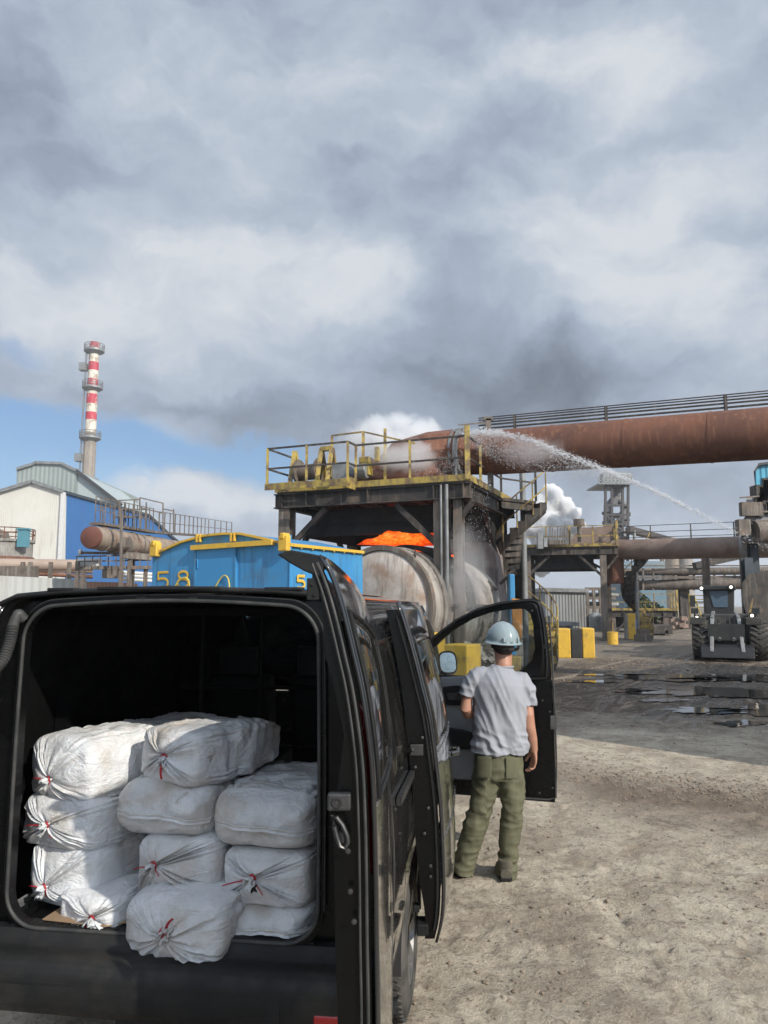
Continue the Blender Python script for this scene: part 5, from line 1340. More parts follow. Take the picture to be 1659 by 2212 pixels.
# dark rear wall of the bay with pipes
m = MB(); m.prism([q1(.3, 4.9, 0), q1(5.3, 4.9, 0), q1(5.3, 4.9, 2.2), q1(.3, 4.9, 2.2)], (bv[0]*.1, bv[1]*.1, 0)); m.build('back_wall', steel_md, T1, world=True)

# ---- rotary drum under the hood with the fire above it
DC = at(822, 1311, 18.8); da = Vector((.56, .828, -.01)).normalized(); RDm = 1.47
dr = thing('slag_drum', Vector((DC.x, DC.y, 0)), 'huge round limed drum with pale end plate lying under the platform', 'drum')
m = MB(); m.lathe(DC, da, [(.0, RDm*.96), (.10, RDm), (.55, RDm), (.55, RDm+.05), (.70, RDm+.05), (.70, RDm), (2.2, RDm*1.0), (3.2, RDm*.97), (4.2, RDm*.86), (5.0, RDm*.62), (5.4, RDm*.3), (5.4, .001)], 72); m.build('shell', lime, dr, world=True, angle=30)
m = MB(); m.lathe(DC, -da, [(-.02, RDm*.955), (.05, RDm*.9), (.10, RDm*.6), (.14, RDm*.3), (.15, .001)], 72); m.build('end_plate', limepale, dr, world=True)
m = MB(); m.lathe(DC, -da, [(-.10, RDm+.05), (.05, RDm+.05), (.06, RDm*.95), (-.02, RDm*.94)], 72)
for k in range(40):
    a = 2*PI*k/40; x = da.orthogonal().normalized(); y = da.cross(x); p = DC-da*.06+(x*math.cos(a)+y*math.sin(a))*RDm*1.0; pass
m.build('end_ring', steel_md, dr, world=True)
m = MB()   # curved black ladder frame over the shell
xx = Vector((0, 0, 1)); yy = da.cross(xx).normalized()
def dpnt(d, a, r): return DC+da*d+(xx*math.cos(a)+yy*math.sin(a))*r
sgn = 1 if (dpnt(1, 1, 1)-DC).dot(Vector((1, -1, 0))) > 0 else -1
for d in (1.15, 1.35, 1.75, 1.95): m.path([dpnt(d, sgn*a/20*1.55, RDm+.09) for a in range(-4, 21)], (.03, .07), 6)
for k in range(8): m.beam(dpnt(1.15, sgn*(.1+k*.2), RDm+.09), dpnt(1.95, sgn*(.1+k*.2), RDm+.09), .05, .04)
m.beam(dpnt(.9, sgn*1.55, RDm+.1), dpnt(3.2, sgn*1.55, RDm+.1), .07, .10)
m.build('guard_frame', soot, dr, world=True)
m = MB()
for d in (1.5, 3.6): m.prism([dpnt(d, 0, 0)+yy*s*1.5+UP*(-DC.z) if z else dpnt(d, 0, 0)+yy*s*1.1-UP*.75 for s, z in ((-1, 1), (1, 1), (1, 0), (-1, 0))], da*.4)
m.build('cradle', steel_md, dr, world=True)
m = MB(); pq = at(893, 1205, 18.3); m.box(at(893, 1207, 18.5), (.12, .12, .2)); m.beam(at(893, 1207, 18.5), at(898, 1185, 18.6), .02, .02); m.build('lifting_lug', soot, dr, world=True)
# flames
fm = bpy.data.materials.new('flame'); fm.use_nodes = True; g = G(fm.node_tree); b_ = fm.node_tree.nodes['Principled BSDF']
t_ = g.n('ShaderNodeTexCoord'); n_ = g.noise(t_.outputs['Object'], 5.5, 8, .68, 1.4)
sx_ = g.n('ShaderNodeSeparateXYZ'); g.link(t_.outputs['Generated'], sx_.inputs[0]); ed_ = g.math('MULTIPLY', g.maprange(g.math('ABSOLUTE', g.math('SUBTRACT', sx_.outputs[0], .42)), .62, .15), g.maprange(g.math('ABSOLUTE', g.math('SUBTRACT', sx_.outputs[2], .45)), .62, .2))
ff = g.math('ADD', g.math('MULTIPLY', n_, .62), g.math('MULTIPLY', ed_, .36))
g.link(g.ramp(ff, [(.30, (.03, .003, .0)), (.47, (.32, .016, .002)), (.60, (.90, .085, .005)), (.70, (1, .22, .02)), (.82, (1, .48, .10))]), b_.inputs['Emission Color']); b_.inputs['Emission Strength'].default_value = 1.3; b_.inputs['Base Color'].default_value = (.05, .01, 0, 1)
fl = MB()
F0 = [(u, v) for u, v in ((770, 1176), (785, 1168), (805, 1164), (818, 1160), (822, 1152), (836, 1147), (852, 1149), (868, 1145), (884, 1148), (900, 1145), (916, 1149), (930, 1148), (942, 1152), (960, 1158), (975, 1166), (970, 1176), (900, 1182), (850, 1180))]
Yf = 20.4
def flame_pt(a, c):
    n = len(F0); i = a*n; k = int(i) % n; f = i-int(i); u = F0[k][0]*(1-f)+F0[(k+1) % n][0]*f; v = F0[k][1]*(1-f)+F0[(k+1) % n][1]*f
    cu, cv = 880, 1163; s_ = math.sin(c*PI); p = at(cu+(u-cu)*s_, cv+(v-cv)*s_, Yf); p.y += -.45*math.cos(c*PI)+.10*nz(p*5); p.z += .05*nz(p*4+Vector((3, 0, 0))); return p
fl.grid(flame_pt, 60, 16); o = fl.build('flame', fm); tag(o, 'orange flames burning in the gap between drum and hood', 'fire')
# drum opening that glows with heat
m = MB(); m.grid(lambda a, c: dpnt(1.4+2.0*a, -.35+.7*c, RDm+.03), 8, 8); m.build('hot_opening', emis('hot_slag', (1, .10, .01), 1.1), dr, world=True, solid=.02)

# ---- steam over the hood
def volmat(name, dens, scale, thr, col=(1, 1, 1), detail=4, anis=.2, shape='cube'):
    m = bpy.data.materials.new(name); m.use_nodes = True; g = G(m.node_tree); m.node_tree.nodes.clear()
    t = g.n('ShaderNodeTexCoord'); ob = t.outputs['Object']
    n = g.noise(ob, scale, detail, .62, .6)
    ge = g.vmath('SUBTRACT', t.outputs['Generated'], (.5, .5, .5)); r = g.vmath('LENGTH', ge)
    fall = g.maprange(r, .48, .10)
    d = g.math('MULTIPLY', g.maprange(g.math('ADD', n, g.math('MULTIPLY', g.math('SUBTRACT', fall, .5), .45)), thr, thr+.22), fall)
    v = g.n('ShaderNodeVolumePrincipled'); v.inputs['Color'].default_value = (*col, 1); v.inputs['Anisotropy'].default_value = anis
    g.link(g.math('MULTIPLY', d, dens), v.inputs['Density']); o = g.n('ShaderNodeOutputMaterial'); g.link(v.outputs[0], o.inputs['Volume']); return m
def puff(name, c, rad, m, label, cat='steam', rot=0):
    b = MB(); ic = bmesh.new(); bmesh.ops.create_icosphere(ic, subdivisions=3, radius=1); vs = [v.co.copy() for v in ic.verts]; fs = [tuple(v.index for v in f.verts) for f in ic.faces]; ic.free()
    Mx = Matrix.Rotation(rot, 3, 'Y')
    b.add([c+Mx @ Vector((v.x*rad[0], v.y*rad[1], v.z*rad[2])) for v in vs], fs, True); o = b.build(name, m); tag(o, label, cat, kind='stuff'); return o
stm = volmat('steam_volume', 4.5, 1.15, .54, detail=8)
puff('steam', at(880, 985, 19.9), (1.9, .5, .7), volmat('low_steam_volume', 3.6, 1.7, .46, detail=6), 'low wisps of steam curling over the wet rusty hood', rot=-.2)
puff('steam', at(862, 948, 22.6), (3.4, 1.4, 1.25), stm, 'white steam rising off the wet hood on the platform', rot=-.25)
stm2 = volmat('thin_steam_volume', 1.1, 1.5, .40)
puff('steam', at(1010, 1240, 18.2), (1.0, .6, 2.0), stm2, 'thin wet mist drifting beside the limed drum')
puff('steam', at(1150, 975, 18.6), (1.5, .5, .50), volmat('spray_mist', .9, 2.5, .35), 'fine spray mist hanging in front of the rusty pipe', 'spray mist', rot=.2)

# ---- water jet
wm = bpy.data.materials.new('water_spray'); wm.use_nodes = True; b_ = wm.node_tree.nodes['Principled BSDF']
b_.inputs['Base Color'].default_value = (.93, .95, .97, 1); b_.inputs['Roughness'].default_value = .25; b_.inputs['Subsurface Weight'].default_value = .6; b_.inputs['Subsurface Radius'].default_value = (1, 1, 1); b_.inputs['Subsurface Scale'].default_value = .05
_nt = wm.node_tree; _g = G(wm.node_tree); _tr = _g.n('ShaderNodeBsdfTransparent'); _mx = _g.n('ShaderNodeMixShader'); _mx.inputs[0].default_value = .55
_g.link(_tr.outputs[0], _mx.inputs[1]); _g.link(b_.outputs[0], _mx.inputs[2]); _g.link(_mx.outputs[0], _nt.nodes['Material Output'].inputs[0])
JP = [at(1003, 937, 19.4), at(1040, 931, 19.0), at(1085, 935, 18.7), at(1150, 950, 18.0), at(1225, 982, 17.5), at(1300, 1012, 17.1), at(1350, 1033, 16.8), at(1400, 1054, 16.5), at(1450, 1078, 16.3), at(1500, 1102, 16.1), at(1545, 1126, 15.9), at(1580, 1144, 15.8), at(1640, 1172, 15.6), at(1700, 1205, 15.4)]
rj = random.Random(3); b = MB()
OV = [Vector(p) for p in ((1,0,0),(-1,0,0),(0,1,0),(0,-1,0),(0,0,1),(0,0,-1))]; OF = [(0,2,4),(2,1,4),(1,3,4),(3,0,4),(2,0,5),(1,2,5),(3,1,5),(0,3,5)]
def drop(p, s, d=None, st=1):
    t = (d or Vector((1, 0, 0))).normalized(); x = t.orthogonal().normalized(); y = t.cross(x)
    b.add([p+t*v.x*s*st+x*v.y*s+y*v.z*s for v in OV], OF)
def jp(t):
    i = min(int(t), len(JP)-2); f = t-i; return JP[i].lerp(JP[i+1], f), (JP[i+1]-JP[i])
nJ = len(JP)-1
for _ in range(15000):
    t = rj.random()**.9*nJ; p, d = jp(t)
    if rj.random() < min(.93, .25+.75*(t/nJ)): continue
    lump = .5+.5*nz((t*5, 0, 3)); sp_ = .050*(1-.50*t/nJ)*(.45+lump)
    if t > 11.2: sp_ *= 2.0
    p = p+Vector((rj.gauss(0, sp_), rj.gauss(0, sp_), rj.gauss(0, sp_)-abs(rj.gauss(0, sp_*.5)))); drop(p, rj.choice([.003, .004, .006, .009])*(1.15-.3*t/nJ), d, rj.uniform(1.5, 5))
for _ in range(9000):   # falling veil below the first part
    t = rj.uniform(0, 5.3); p, d = jp(t); dep = max(.03, .95*math.sin(min(1, t/5.3)*PI)**.8*(1-.25*(t/5.3)))*rj.random()**1.2
    p = p+Vector((rj.gauss(0, .06), rj.gauss(0, .15), -dep+rj.gauss(0, .03))); drop(p, rj.choice([.0025, .0035, .005]), Vector((1, 0, -.7)), rj.uniform(1.5, 4.5))
o = b.build('water_jet', wm); tag(o, 'arching jet of sprayed water crossing in front of the rusty pipe', 'water jet', kind='stuff')
b = MB()
for _ in range(1700):
    u = rj.uniform(890, 1000); v = rj.gauss(1008, 22) if rj.random() < .7 else rj.uniform(1040, 1180); Y = rj.uniform(18.9, 20.2)
    if v > 1030: u = rj.uniform(985, 1060)
    drop(at(u, v, Y), rj.choice([.004, .006, .008]), Vector((.2, 0, -1)), rj.uniform(1, 3))
o = b.build('water_splash', wm); tag(o, 'splashing water dripping off the wet hood and deck edge', 'water splash', kind='stuff')
m = MB(); m.tube(at(1003, 938, 19.45), at(985, 944, 19.7), .05, 12); m.tube(at(985, 944, 19.7), at(985, 1030, 19.7), .04, 10); o = m.build('water_nozzle', greysteel); tag(o, 'grey standpipe nozzle spraying water from the platform corner', 'nozzle')

# ---- blue yard car numbered 5 6
C0 = Vector((-1.92*1640/1597*.97, 15, 0)); C0 = at(624, 1300, 14.6); C0.z = 0
fdv = Vector((-.84, .545, 0)).normalized(); sdv = Vector((.545, .84, 0)).normalized(); fn = Vector((-.545, -.84, 0)).normalized(); sn = Vector((.84, -.545, 0)).normalized()
def onf(u, v, o=0): p = onplane(u, v, C0, fn); return p+fn*o
def ons(u, v, o=0): p = onplane(u, v, C0, sn); return p+sn*o
car = thing('yard_rail_car', C0, 'bright blue steel rail car with yellow roof trim and painted numbers', 'rail car')
pl = [onf(330, 1200), onf(395, 1171), onf(445, 1157), onf(485, 1153), onf(522, 1153), onf(575, 1164), onf(624, 1177)]
pr0 = onf(624, 1177); WF = (onf(330, 1200)-pr0).dot(fdv)
prof = [(( p-C0).dot(fdv), p.z) for p in pl]
m = MB(); poly = [C0+fdv*s+UP*z for s, z in [(WF, .7)]+prof+[(0, .7)]]
m.prism(poly, sdv*2.5); m.build('cab_body', bluep, car, world=True)
m = MB(); rp_ = [C0+fdv*s+UP*(z+.0)+fn*.03 for s, z in prof]; 
for a_, c_ in zip(rp_, rp_[1:]): m.beam(a_, c_, .08, .045)
e_ = [p+sdv*2.5 for p in (rp_[0], rp_[-1])]; m.beam(rp_[-1]+sn*.03, e_[1]+sn*.03, .08, .06); m.beam(rp_[0], e_[0], .08, .06)
for k in range(1, 7): p = rp_[-1]+sdv*(2.5*k/7)+sn*.05; m.beam(p+UP*.03, p-UP*.06, .025, .025)
m.build('roof_trim', yellow_hi, car, world=True)
for (u, v) in ((340, 1186), (619, 1172)):
    m = MB(); p = onf(u, v, .05); m.box(p-UP*.02, (.22, .16, .30), rz=math.atan2(fdv.y, fdv.x)); m.box(p+UP*.12, (.10, .2, .12), rz=math.atan2(fdv.y, fdv.x))
    m.build('corner_bracket', yellow_hi, car, world=True, bevel=.02)
for (u, v) in ((433, 1163), (507, 1161)):
    m = MB(); p = onf(u, v, .05)
    for k in (-1, 1): m.box(p+fdv*.045*k, (.05, .06, .17), rz=math.atan2(fdv.y, fdv.x))
    m.build('roof_hook', yellow_hi, car, world=True, bevel=.01)
m = MB(); a_, c_ = onf(421, 1184, .07), onf(595, 1172, .07); m.beam(a_, c_, .12, .10); m.build('door_rail', yellow_hi, car, world=True)
m = MB(); m.prism([onf(428, 1187, .02), onf(509, 1181, .02), onf(509, 1330, .02), onf(428, 1330, .02)], fn*.03); dd_ = m.build('door', bluedk, car, world=True, bevel=.01)
m = MB(); m.beam(onf(432, 1208, .06), onf(432, 1228, .06), .02, .03); m.build('door_handle', bluedk, dd_, world=True)
m = MB(); m.prism([onf(424, 1188, .0), onf(428, 1188, .0), onf(428, 1330, .0), onf(424, 1330, .0)], fn*.06); m.build('door_jamb', bluep, car, world=True); m = MB(); m.prism([onf(509, 1182, 0), onf(513, 1182, 0), onf(513, 1330, 0), onf(509, 1330, 0)], fn*.06); m.build('door_jamb', bluep, car, world=True)
m = MB(); o_ = onf(341, 1270, .012); hN = (onf(341, 1237, .012)-o_).z; wN = (onf(341, 1270)-onf(364, 1268)).length
digits(m, '58', o_, -fdv, UP, hN, wN, .055, fn, gap=.85); 
m.build('painted_number', yellow_hi, car, world=True)
m = MB(); o_ = ons(641, 1270, .012); hN = (ons(641, 1244)-ons(641, 1270)).length; wN = (ons(641, 1270)-ons(657, 1270)).length; digits(m, '5', o_, sdv, UP, hN, wN, .055, sn); m.build('painted_number', yellow_hi, car, world=True)
for L_pts in ([(384, 1268), (395, 1252), (408, 1246), (416, 1254), (416, 1275), (413, 1310)], [(472, 1268), (484, 1248), (493, 1242), (501, 1250), (503, 1275), (500, 1310)]):
    m = MB(); P_ = [onf(u, v, .09) for u, v in L_pts]; 
    sm_ = [];
    for i in range(len(P_)-1): sm_ += [P_[i].lerp(P_[i+1], k/5) for k in range(5)]
    for _ in range(3): sm_ = [sm_[0]]+[(sm_[i-1]+sm_[i]+sm_[i+1])/3 for i in range(1, len(sm_)-1)]+[sm_[-1]]
    m.path(sm_, .014, 6); m.build('rope_loop', rope, car, world=True)
m = MB(); m.prism([C0+fdv*s+UP*z+sdv*.1 for s, z in ((-.1, .45), (WF+.1, .45), (WF+.1, .72), (-.1, .72))], sdv*3.2)
for s in (.6, WF-.6):
    for t in (.6, 2.6): m.lathe(C0+fdv*s+sdv*t+UP*.42, fdv, [(-.08, .0001), (-.08, .42), (.08, .42), (.08, .0001)], 24)
m.build('chassis', steel_dk, car, world=True)
m = MB(); m.path([C0+sn*.02-fdv*.0+UP*z for z in (.7, 3.2)], .02, 6); m.build('corner_strip', bluedk, car, world=True)

# dark chute and scorched casing closing the bay right of the drum
m = MB(); m.prism([at(974, 1072, 21.6), at(1052, 1066, 21.6), at(1058, 1108, 21.6), at(1046, 1166, 21.6), at(990, 1170, 21.6)], (.5, 1.2, 0)); m.build('smoke_chute', soot, T1, world=True, bevel=.04)
m = MB(); m.prism([at(972, 1166, 21.9), at(1058, 1170, 21.9), at(1072, 1200, 21.9), at(1080, 1300, 21.9), at(1080, 1420, 21.9), at(972, 1420, 21.9)], (.4, 1.0, 0))
m.prism([at(1000, 1150, 21.85), at(1052, 1154, 21.85), at(1052, 1168, 21.85), at(1000, 1166, 21.85)], (0, .3, 0)); m.build('casing', mat('scorched_casing', (.24, .19, .175), (.17, .14, .13), 1.5, .8, dirt=(.09, .075, .07), dsc=1.4, dlo=.45, dhi=.65, streak=(.32, .29, .26)), dr, world=True, bevel=.03)
m = MB()
rq = random.Random(12)
for k in range(26):
    c_ = at(rq.uniform(992, 1090), rq.uniform(1235, 1400), rq.uniform(20.6, 21.6)); m.beam(c_, c_+Vector((rq.uniform(-.6, .6), rq.uniform(-.2, .2), rq.uniform(-.5, .5))), rq.uniform(.05, .14))
m.build('drive_gear', steel_dk, dr, world=True)
# ------------------------------------------------------------------ yellow blocks and bay clutter near the door
def box_thing(name, u0, u1, vt, vb, Y, dep, m, label, cat, rz=0, bevel=.03, group=None, base=None):
    a = at(u0, vb, Y); c = at(u1, vt, Y); z0 = 0 if base is None else base
    b = MB(); w_ = c.x-a.x; b.box((0, dep/2, (c.z-z0)/2), (w_, dep, c.z-z0)); 
    o = b.build(name, m, None, bevel=bevel); o.location = ((a.x+c.x)/2, Y, z0); o.rotation_euler.z = rz; MW[o.name] = Matrix.Translation(o.location)
    return tag(o, label, cat, group)
yb = at(985, 1392, 15.5)
o = box_thing('concrete_block', 955, 1013, 1392, 1470, 15.5, .55, yellow_hi, 'yellow painted concrete block seen through the open door window', 'block', rz=R(-38))
o = box_thing('concrete_block', 908, 950, 1367, 1470, 16.6, .5, yellow_hi, 'taller yellow block with stained face behind the van mirror', 'block', rz=R(-20))
m = MB(); p = at(1117, 1345, 19.5); m.prism([at(1106, 1292, 19.5), at(1128, 1295, 19.5), at(1128, 1376, 19.5), at(1118, 1388, 19.5), at(1108, 1378, 19.5)], (0, .12, 0))
o = m.build('hanging_plate', mat('orange_paint', (.55, .22, .03), (.45, .19, .04), 4, .6)); tag(o, 'orange rounded steel plate hanging behind the man', 'plate')
o = box_thing('concrete_block', 1076, 1126, 1418, 1475, 18.9, .6, yellow, 'low yellow barrier block right behind the hard hat', 'block')
m = MB()
for k in range(22):
    rr2 = random.Random(k); c_ = at(rr2.uniform(985, 1075), rr2.uniform(1385, 1440), rr2.uniform(17.8, 19)); s = rr2.uniform(.12, .35)
    m.box(c_, (s, s*.8, s*.7), M=Matrix.Translation(c_) @ Matrix.Rotation(rr2.uniform(0, 3), 4, Vector((rr2.random(), rr2.random(), 1)).normalized()))
m.prism([gnd(980, 1462), gnd(1085, 1462), at(1060, 1390, 19.5), at(1000, 1395, 19.5)], (0, 1.2, 0))
o = m.build('slag_heap', lime, bevel=.02); tag(o, 'heap of grey slag lumps below the drum', 'slag heap')
o = box_thing('control_box', 1104, 1112, 1240, 1420, 20.5, .5, bluep, 'narrow light blue cabinet beside the rear platform column', 'cabinet')

# ------------------------------------------------------------------ second and third bay further on
FR2 = at(1333, 1178, 41); PZ2 = FR2.z
T2, q2 = platform('steel_platform', FR2, (-.97, .24), (.24, .97), 5.0, 4.9, PZ2, 'second steel platform further back, with dark girder and yellow rail below the plume', False)
m = MB(); m.prism([q2(.0, 2.5, PZ2), q2(2.7, 2.5, PZ2), q2(2.5, 2.5, PZ2+.4), q2(1.9, 2.5, PZ2+1.25), q2(.0, 2.5, PZ2+1.3)], (.3, 1.5, 0)); m.build('hood_cone', rust_gr, T2, world=True)
m = MB(); m.lathe(at(1252, 1170, 42), UP, [(0, .12), (.9, .12), (.9, .3), (1.25, .3), (1.25, .001)], 12); m.build('vent_stack', steel_md, T2, world=True)
m = MB()
for k in range(9): m.beam(at(1188+k*5.5, 1178, 41.5), at(1188+k*5.5, 1136+(k % 3)*4, 41.5), .05, .05)
m.box(at(1200, 1172, 41.8), (.9, .6, .22)); m.build('winch_frame', steel_md, T2, world=True)
m = MB(); m.box(at(1166, 1168, 41.5), (.28, .4, .9)); m.box(at(1177, 1172, 41.5), (.2, .4, .5)); m.build('winch_motor', greysteel, T2, world=True)
PA2 = at(1325, 1188, 43); PB2 = at(1610, 1182, 38.5); pd2 = (PB2-PA2).normalized(); PB2e = PB2+pd2*6
pi2 = thing('fume_pipe', PA2, 'brown fume pipe of the second bay, smaller and further back than the red one', 'pipe')
m = MB(); l2 = (PB2e-PA2).length; m.lathe(PA2, pd2, [(l2*k/12, .56) for k in range(13)], 32); m.lathe(PA2, pd2, [(-.02, .001), (-.02, .56)], 32); m.build('pipe_shell', rust_gr, pi2, world=True)
m = MB(); tf_ = (PB2-PA2).length*.98; m.lathe(PA2+pd2*tf_, pd2, [(0, .56), (0, .66), (.35, .66), (.35, .56)], 32); m.build('flange', greysteel, pi2, world=True)
m = MB(); m.lathe(PA2+Vector((.1, 0, -1.9)), UP, [(0, .45), (2.3, .45)], 20); m.build('down_pipe', rust, pi2, world=True)
m = MB()
for k in range(7): p = PA2+pd2*(l2*k/6)+UP*.56; m.beam(p, p+UP*.75, .05, .05)
for hh in (.1, .4, .75): m.beam(PA2+UP*(.56+hh), PB2e+UP*(.56+hh), .04, .03)
m.build('guard_rail', steel_dk, pi2, world=True)
m = MB()
for u in (1520, 1527, 1602): p = at(u, 1205, 39); m.beam(Vector((p.x, p.y, 0)), p, .18, .18)
m.build('support', steel_md, pi2, world=True)
SC2 = at(1372, 1200, 43); SC2.z = 0
spiral('spiral_staircase', SC2, 0, PZ2-.1, .8, R(-60), 1.1, 'far spiral staircase with rusty steps right of the second platform', 16)
FR3 = at(1463, 1318, 52)
T3, q3 = platform('steel_platform', FR3, (-.98, .2), (.2, .98), 4.4, 4, FR3.z, 'third and lowest steel platform far back with a thin yellow rail', False)

# ---- steel pipe bridge across the background
pb = thing('pipe_bridge', at(1480, 1360, 60), 'grey pipe bridge crossing behind the loader', 'pipe bridge')
pb['label'] = 'grey pipe bridge spanning the background behind the loader'
A1 = at(1330, 1240, 62); A2 = at(1720, 1236, 58); m = MB()
for dv, r in ((0, .3), (28, .42)): m.tube(at(1340, 1236+dv, 62), at(1720, 1232+dv, 58), r, 12)
for k in range(14): u = 1345+k*22; m.beam(at(u, 1228, 61), at(u, 1275, 61), .14, .14)
m.beam(at(1340, 1248, 61), at(1700, 1246, 59), .3, .2); m.beam(at(1340, 1222, 61), at(1700, 1222, 59), .12, .1)
m.build('pipe_rack', steel_md, pb, world=True)
m = MB()
for u in (1372, 1470, 1480, 1608, 1625): p = at(u, 1240, 61); m.ibeam(Vector((p.x, p.y, 0)), p, .4, .4)
m.beam(at(1500, 1222, 60), at(1604, 1200, 60), .7, .5); m.build('support', steel_dk, pb, world=True)
for u, v in ((1530, 1200), (1545, 1225)): pass
# distant shed and annex
m = MB(); sh_ = thing('grey_shed', at(1215, 1380, 52), 'grey corrugated shed behind the striped barrier', 'shed')
a_, c_ = at(1178, 1278, 50), at(1264, 1280, 50); m.prism([Vector((a_.x, 50, 0)), Vector((c_.x, 50, 0)), c_, a_], (0, 6, 0)); m.build('wall', shed_sheet, sh_, world=True)
m = MB(); m.prism([Vector((a_.x-.2, 49.8, a_.z)), Vector((c_.x+.2, 49.8, c_.z)), Vector((c_.x+.2, 49.8, c_.z+.25)), Vector((a_.x-.2, 49.8, a_.z+.25))], (0, 6.4, 0)); m.build('roof', greysteel, sh_, world=True)
an = thing('low_annex', at(1208, 1390, 46), 'low pale annex hut with flat overhanging roof', 'hut'); an['label'] = 'low pale hut with flat overhanging roof in front of the grey shed'
a_, c_ = at(1172, 1352, 44), at(1238, 1352, 44); m = MB(); m.prism([Vector((a_.x, 44, 0)), Vector((c_.x, 44, 0)), c_, a_], (0, 3, 0)); m.build('wall', mat('pale_hut_wall', (.30, .33, .38), (.26, .29, .33), 1, .8), an, world=True)
m = MB(); m.prism([Vector((a_.x-.3, 43.5, a_.z)), Vector((c_.x+.25, 43.5, c_.z)), Vector((c_.x+.25, 43.5, c_.z+.22)), Vector((a_.x-.3, 43.5, a_.z+.22))], (0, 4, 0)); m.build('roof', greysteel, an, world=True)
# far process frames behind the shed
fr_ = thing('process_frame', at(1290, 1380, 58), 'open steel process frame with pipes between shed and column', 'steel frame'); m = MB()
for u in (1268, 1282, 1296, 1312): p = at(u, 1270, 58); m.beam(Vector((p.x, 58, 0)), p, .22, .22)
for v in (1272, 1292, 1312, 1330, 1352): m.beam(at(1264, v, 58), at(1330, v, 58), .2, .22)
m.build('frame', steel_md, fr_, world=True); m = MB()
for v, r in ((1284, .18), (1305, .22), (1340, .3)): m.tube(at(1264, v, 58.5), at(1335, v+2, 58.5), r, 10)
m.lathe(at(1288, 1372, 57.5)*1.0, UP, [(0, .5), (1.4, .5), (1.7, .2)], 14); m.build('pipes', greysteel, fr_, world=True)
# far tower
tw = thing('furnace_tower', at(1330, 1400, 118), 'tall furnace tower of open dark steelwork with pipes on top', 'tower')
m = MB(); Yt = 118
def tb(u0, v0, u1, v1, w_, dy=0): m.beam(at(u0, v0, Yt+dy), at(u1, v1, Yt+dy), w_, w_)
for dy in (0, 6):
    for u in (1308, 1322, 1345, 1357): tb(u, 1046, u-2, 1330, .36, dy)
    for v in (1048, 1092, 1112, 1132, 1150, 1162, 1178, 1190): tb(1305, v, 1359, v, .32, dy)
    for v in (1112, 1150): tb(1308, v, 1345, v+36, .3, dy); tb(1345, v, 1308, v+36, .3, dy)
for v in (1048, 1092, 1132, 1170):
    for u in (1307, 1356): m.beam(at(u, v, Yt), at(u, v, Yt+6), .3, .3)
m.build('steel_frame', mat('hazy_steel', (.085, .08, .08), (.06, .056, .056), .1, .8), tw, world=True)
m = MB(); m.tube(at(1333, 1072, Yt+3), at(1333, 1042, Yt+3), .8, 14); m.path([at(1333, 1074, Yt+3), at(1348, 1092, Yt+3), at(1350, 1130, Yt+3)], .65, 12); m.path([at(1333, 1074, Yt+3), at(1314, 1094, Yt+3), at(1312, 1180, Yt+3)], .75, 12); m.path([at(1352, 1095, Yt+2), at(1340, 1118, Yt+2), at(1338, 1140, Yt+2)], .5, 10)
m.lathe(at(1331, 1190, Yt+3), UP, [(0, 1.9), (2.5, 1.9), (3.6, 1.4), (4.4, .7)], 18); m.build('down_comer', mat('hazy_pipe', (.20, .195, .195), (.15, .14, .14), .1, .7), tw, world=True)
m = MB(); rt = random.Random(4)
for _ in range(46):
    u = rt.uniform(1308, 1355); v = rt.uniform(1105, 1190); m.box(at(u, v, Yt+rt.uniform(.4, 5.5)), (rt.uniform(.3, 1.3), .5, rt.uniform(.2, .9)))
m.build('platform_gear', steel_dk, tw, world=True)
m = MB(); m.prism([at(1293, 1046, Yt-1), at(1365, 1046, Yt-1), at(1365, 1043, Yt-1), at(1293, 1043, Yt-1)], (0, 7, 0)); 
for v in (1038, 1032): m.beam(at(1293, v, Yt-1), at(1365, v, Yt-1), .15, .15)
for u in range(1293, 1366, 8): m.beam(at(u, 1044, Yt-1), at(u, 1030, Yt-1), .15, .15)
m.box(at(1345, 1036, Yt+2), (2.6, 2, 1.4)); m.box(at(1314, 1034, Yt+2), (2.2, 2, 1.6)); m.tube(at(1310, 1024, Yt+2), at(1362, 1026, Yt+2), .35, 8); m.build('top_deck', greysteel, tw, world=True)
m = MB(); m.prism([at(1322, 1158, Yt-.6), at(1352, 1158, Yt-.6), at(1356, 1184, Yt-.6), at(1320, 1184, Yt-.6)], (0, .4, 0)); m.build('cladding', mat('tower_panel', (.10, .085, .08), (.16, .10, .08), .3, .8), tw, world=True)
cg = thing('conveyor_gallery', at(1410, 1160, 115), 'sloping conveyor gallery running down from the furnace tower', 'conveyor')
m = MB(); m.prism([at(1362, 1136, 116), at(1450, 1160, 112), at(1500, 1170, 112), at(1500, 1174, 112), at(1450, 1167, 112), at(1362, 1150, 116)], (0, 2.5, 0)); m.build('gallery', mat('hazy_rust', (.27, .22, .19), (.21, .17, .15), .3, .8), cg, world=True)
m = MB(); m.beam(at(1430, 1165, 112), at(1430, 1330, 112), .5, .5); m.beam(at(1490, 1170, 112), at(1490, 1330, 112), .5, .5); m.build('support', steel_md, cg, world=True)
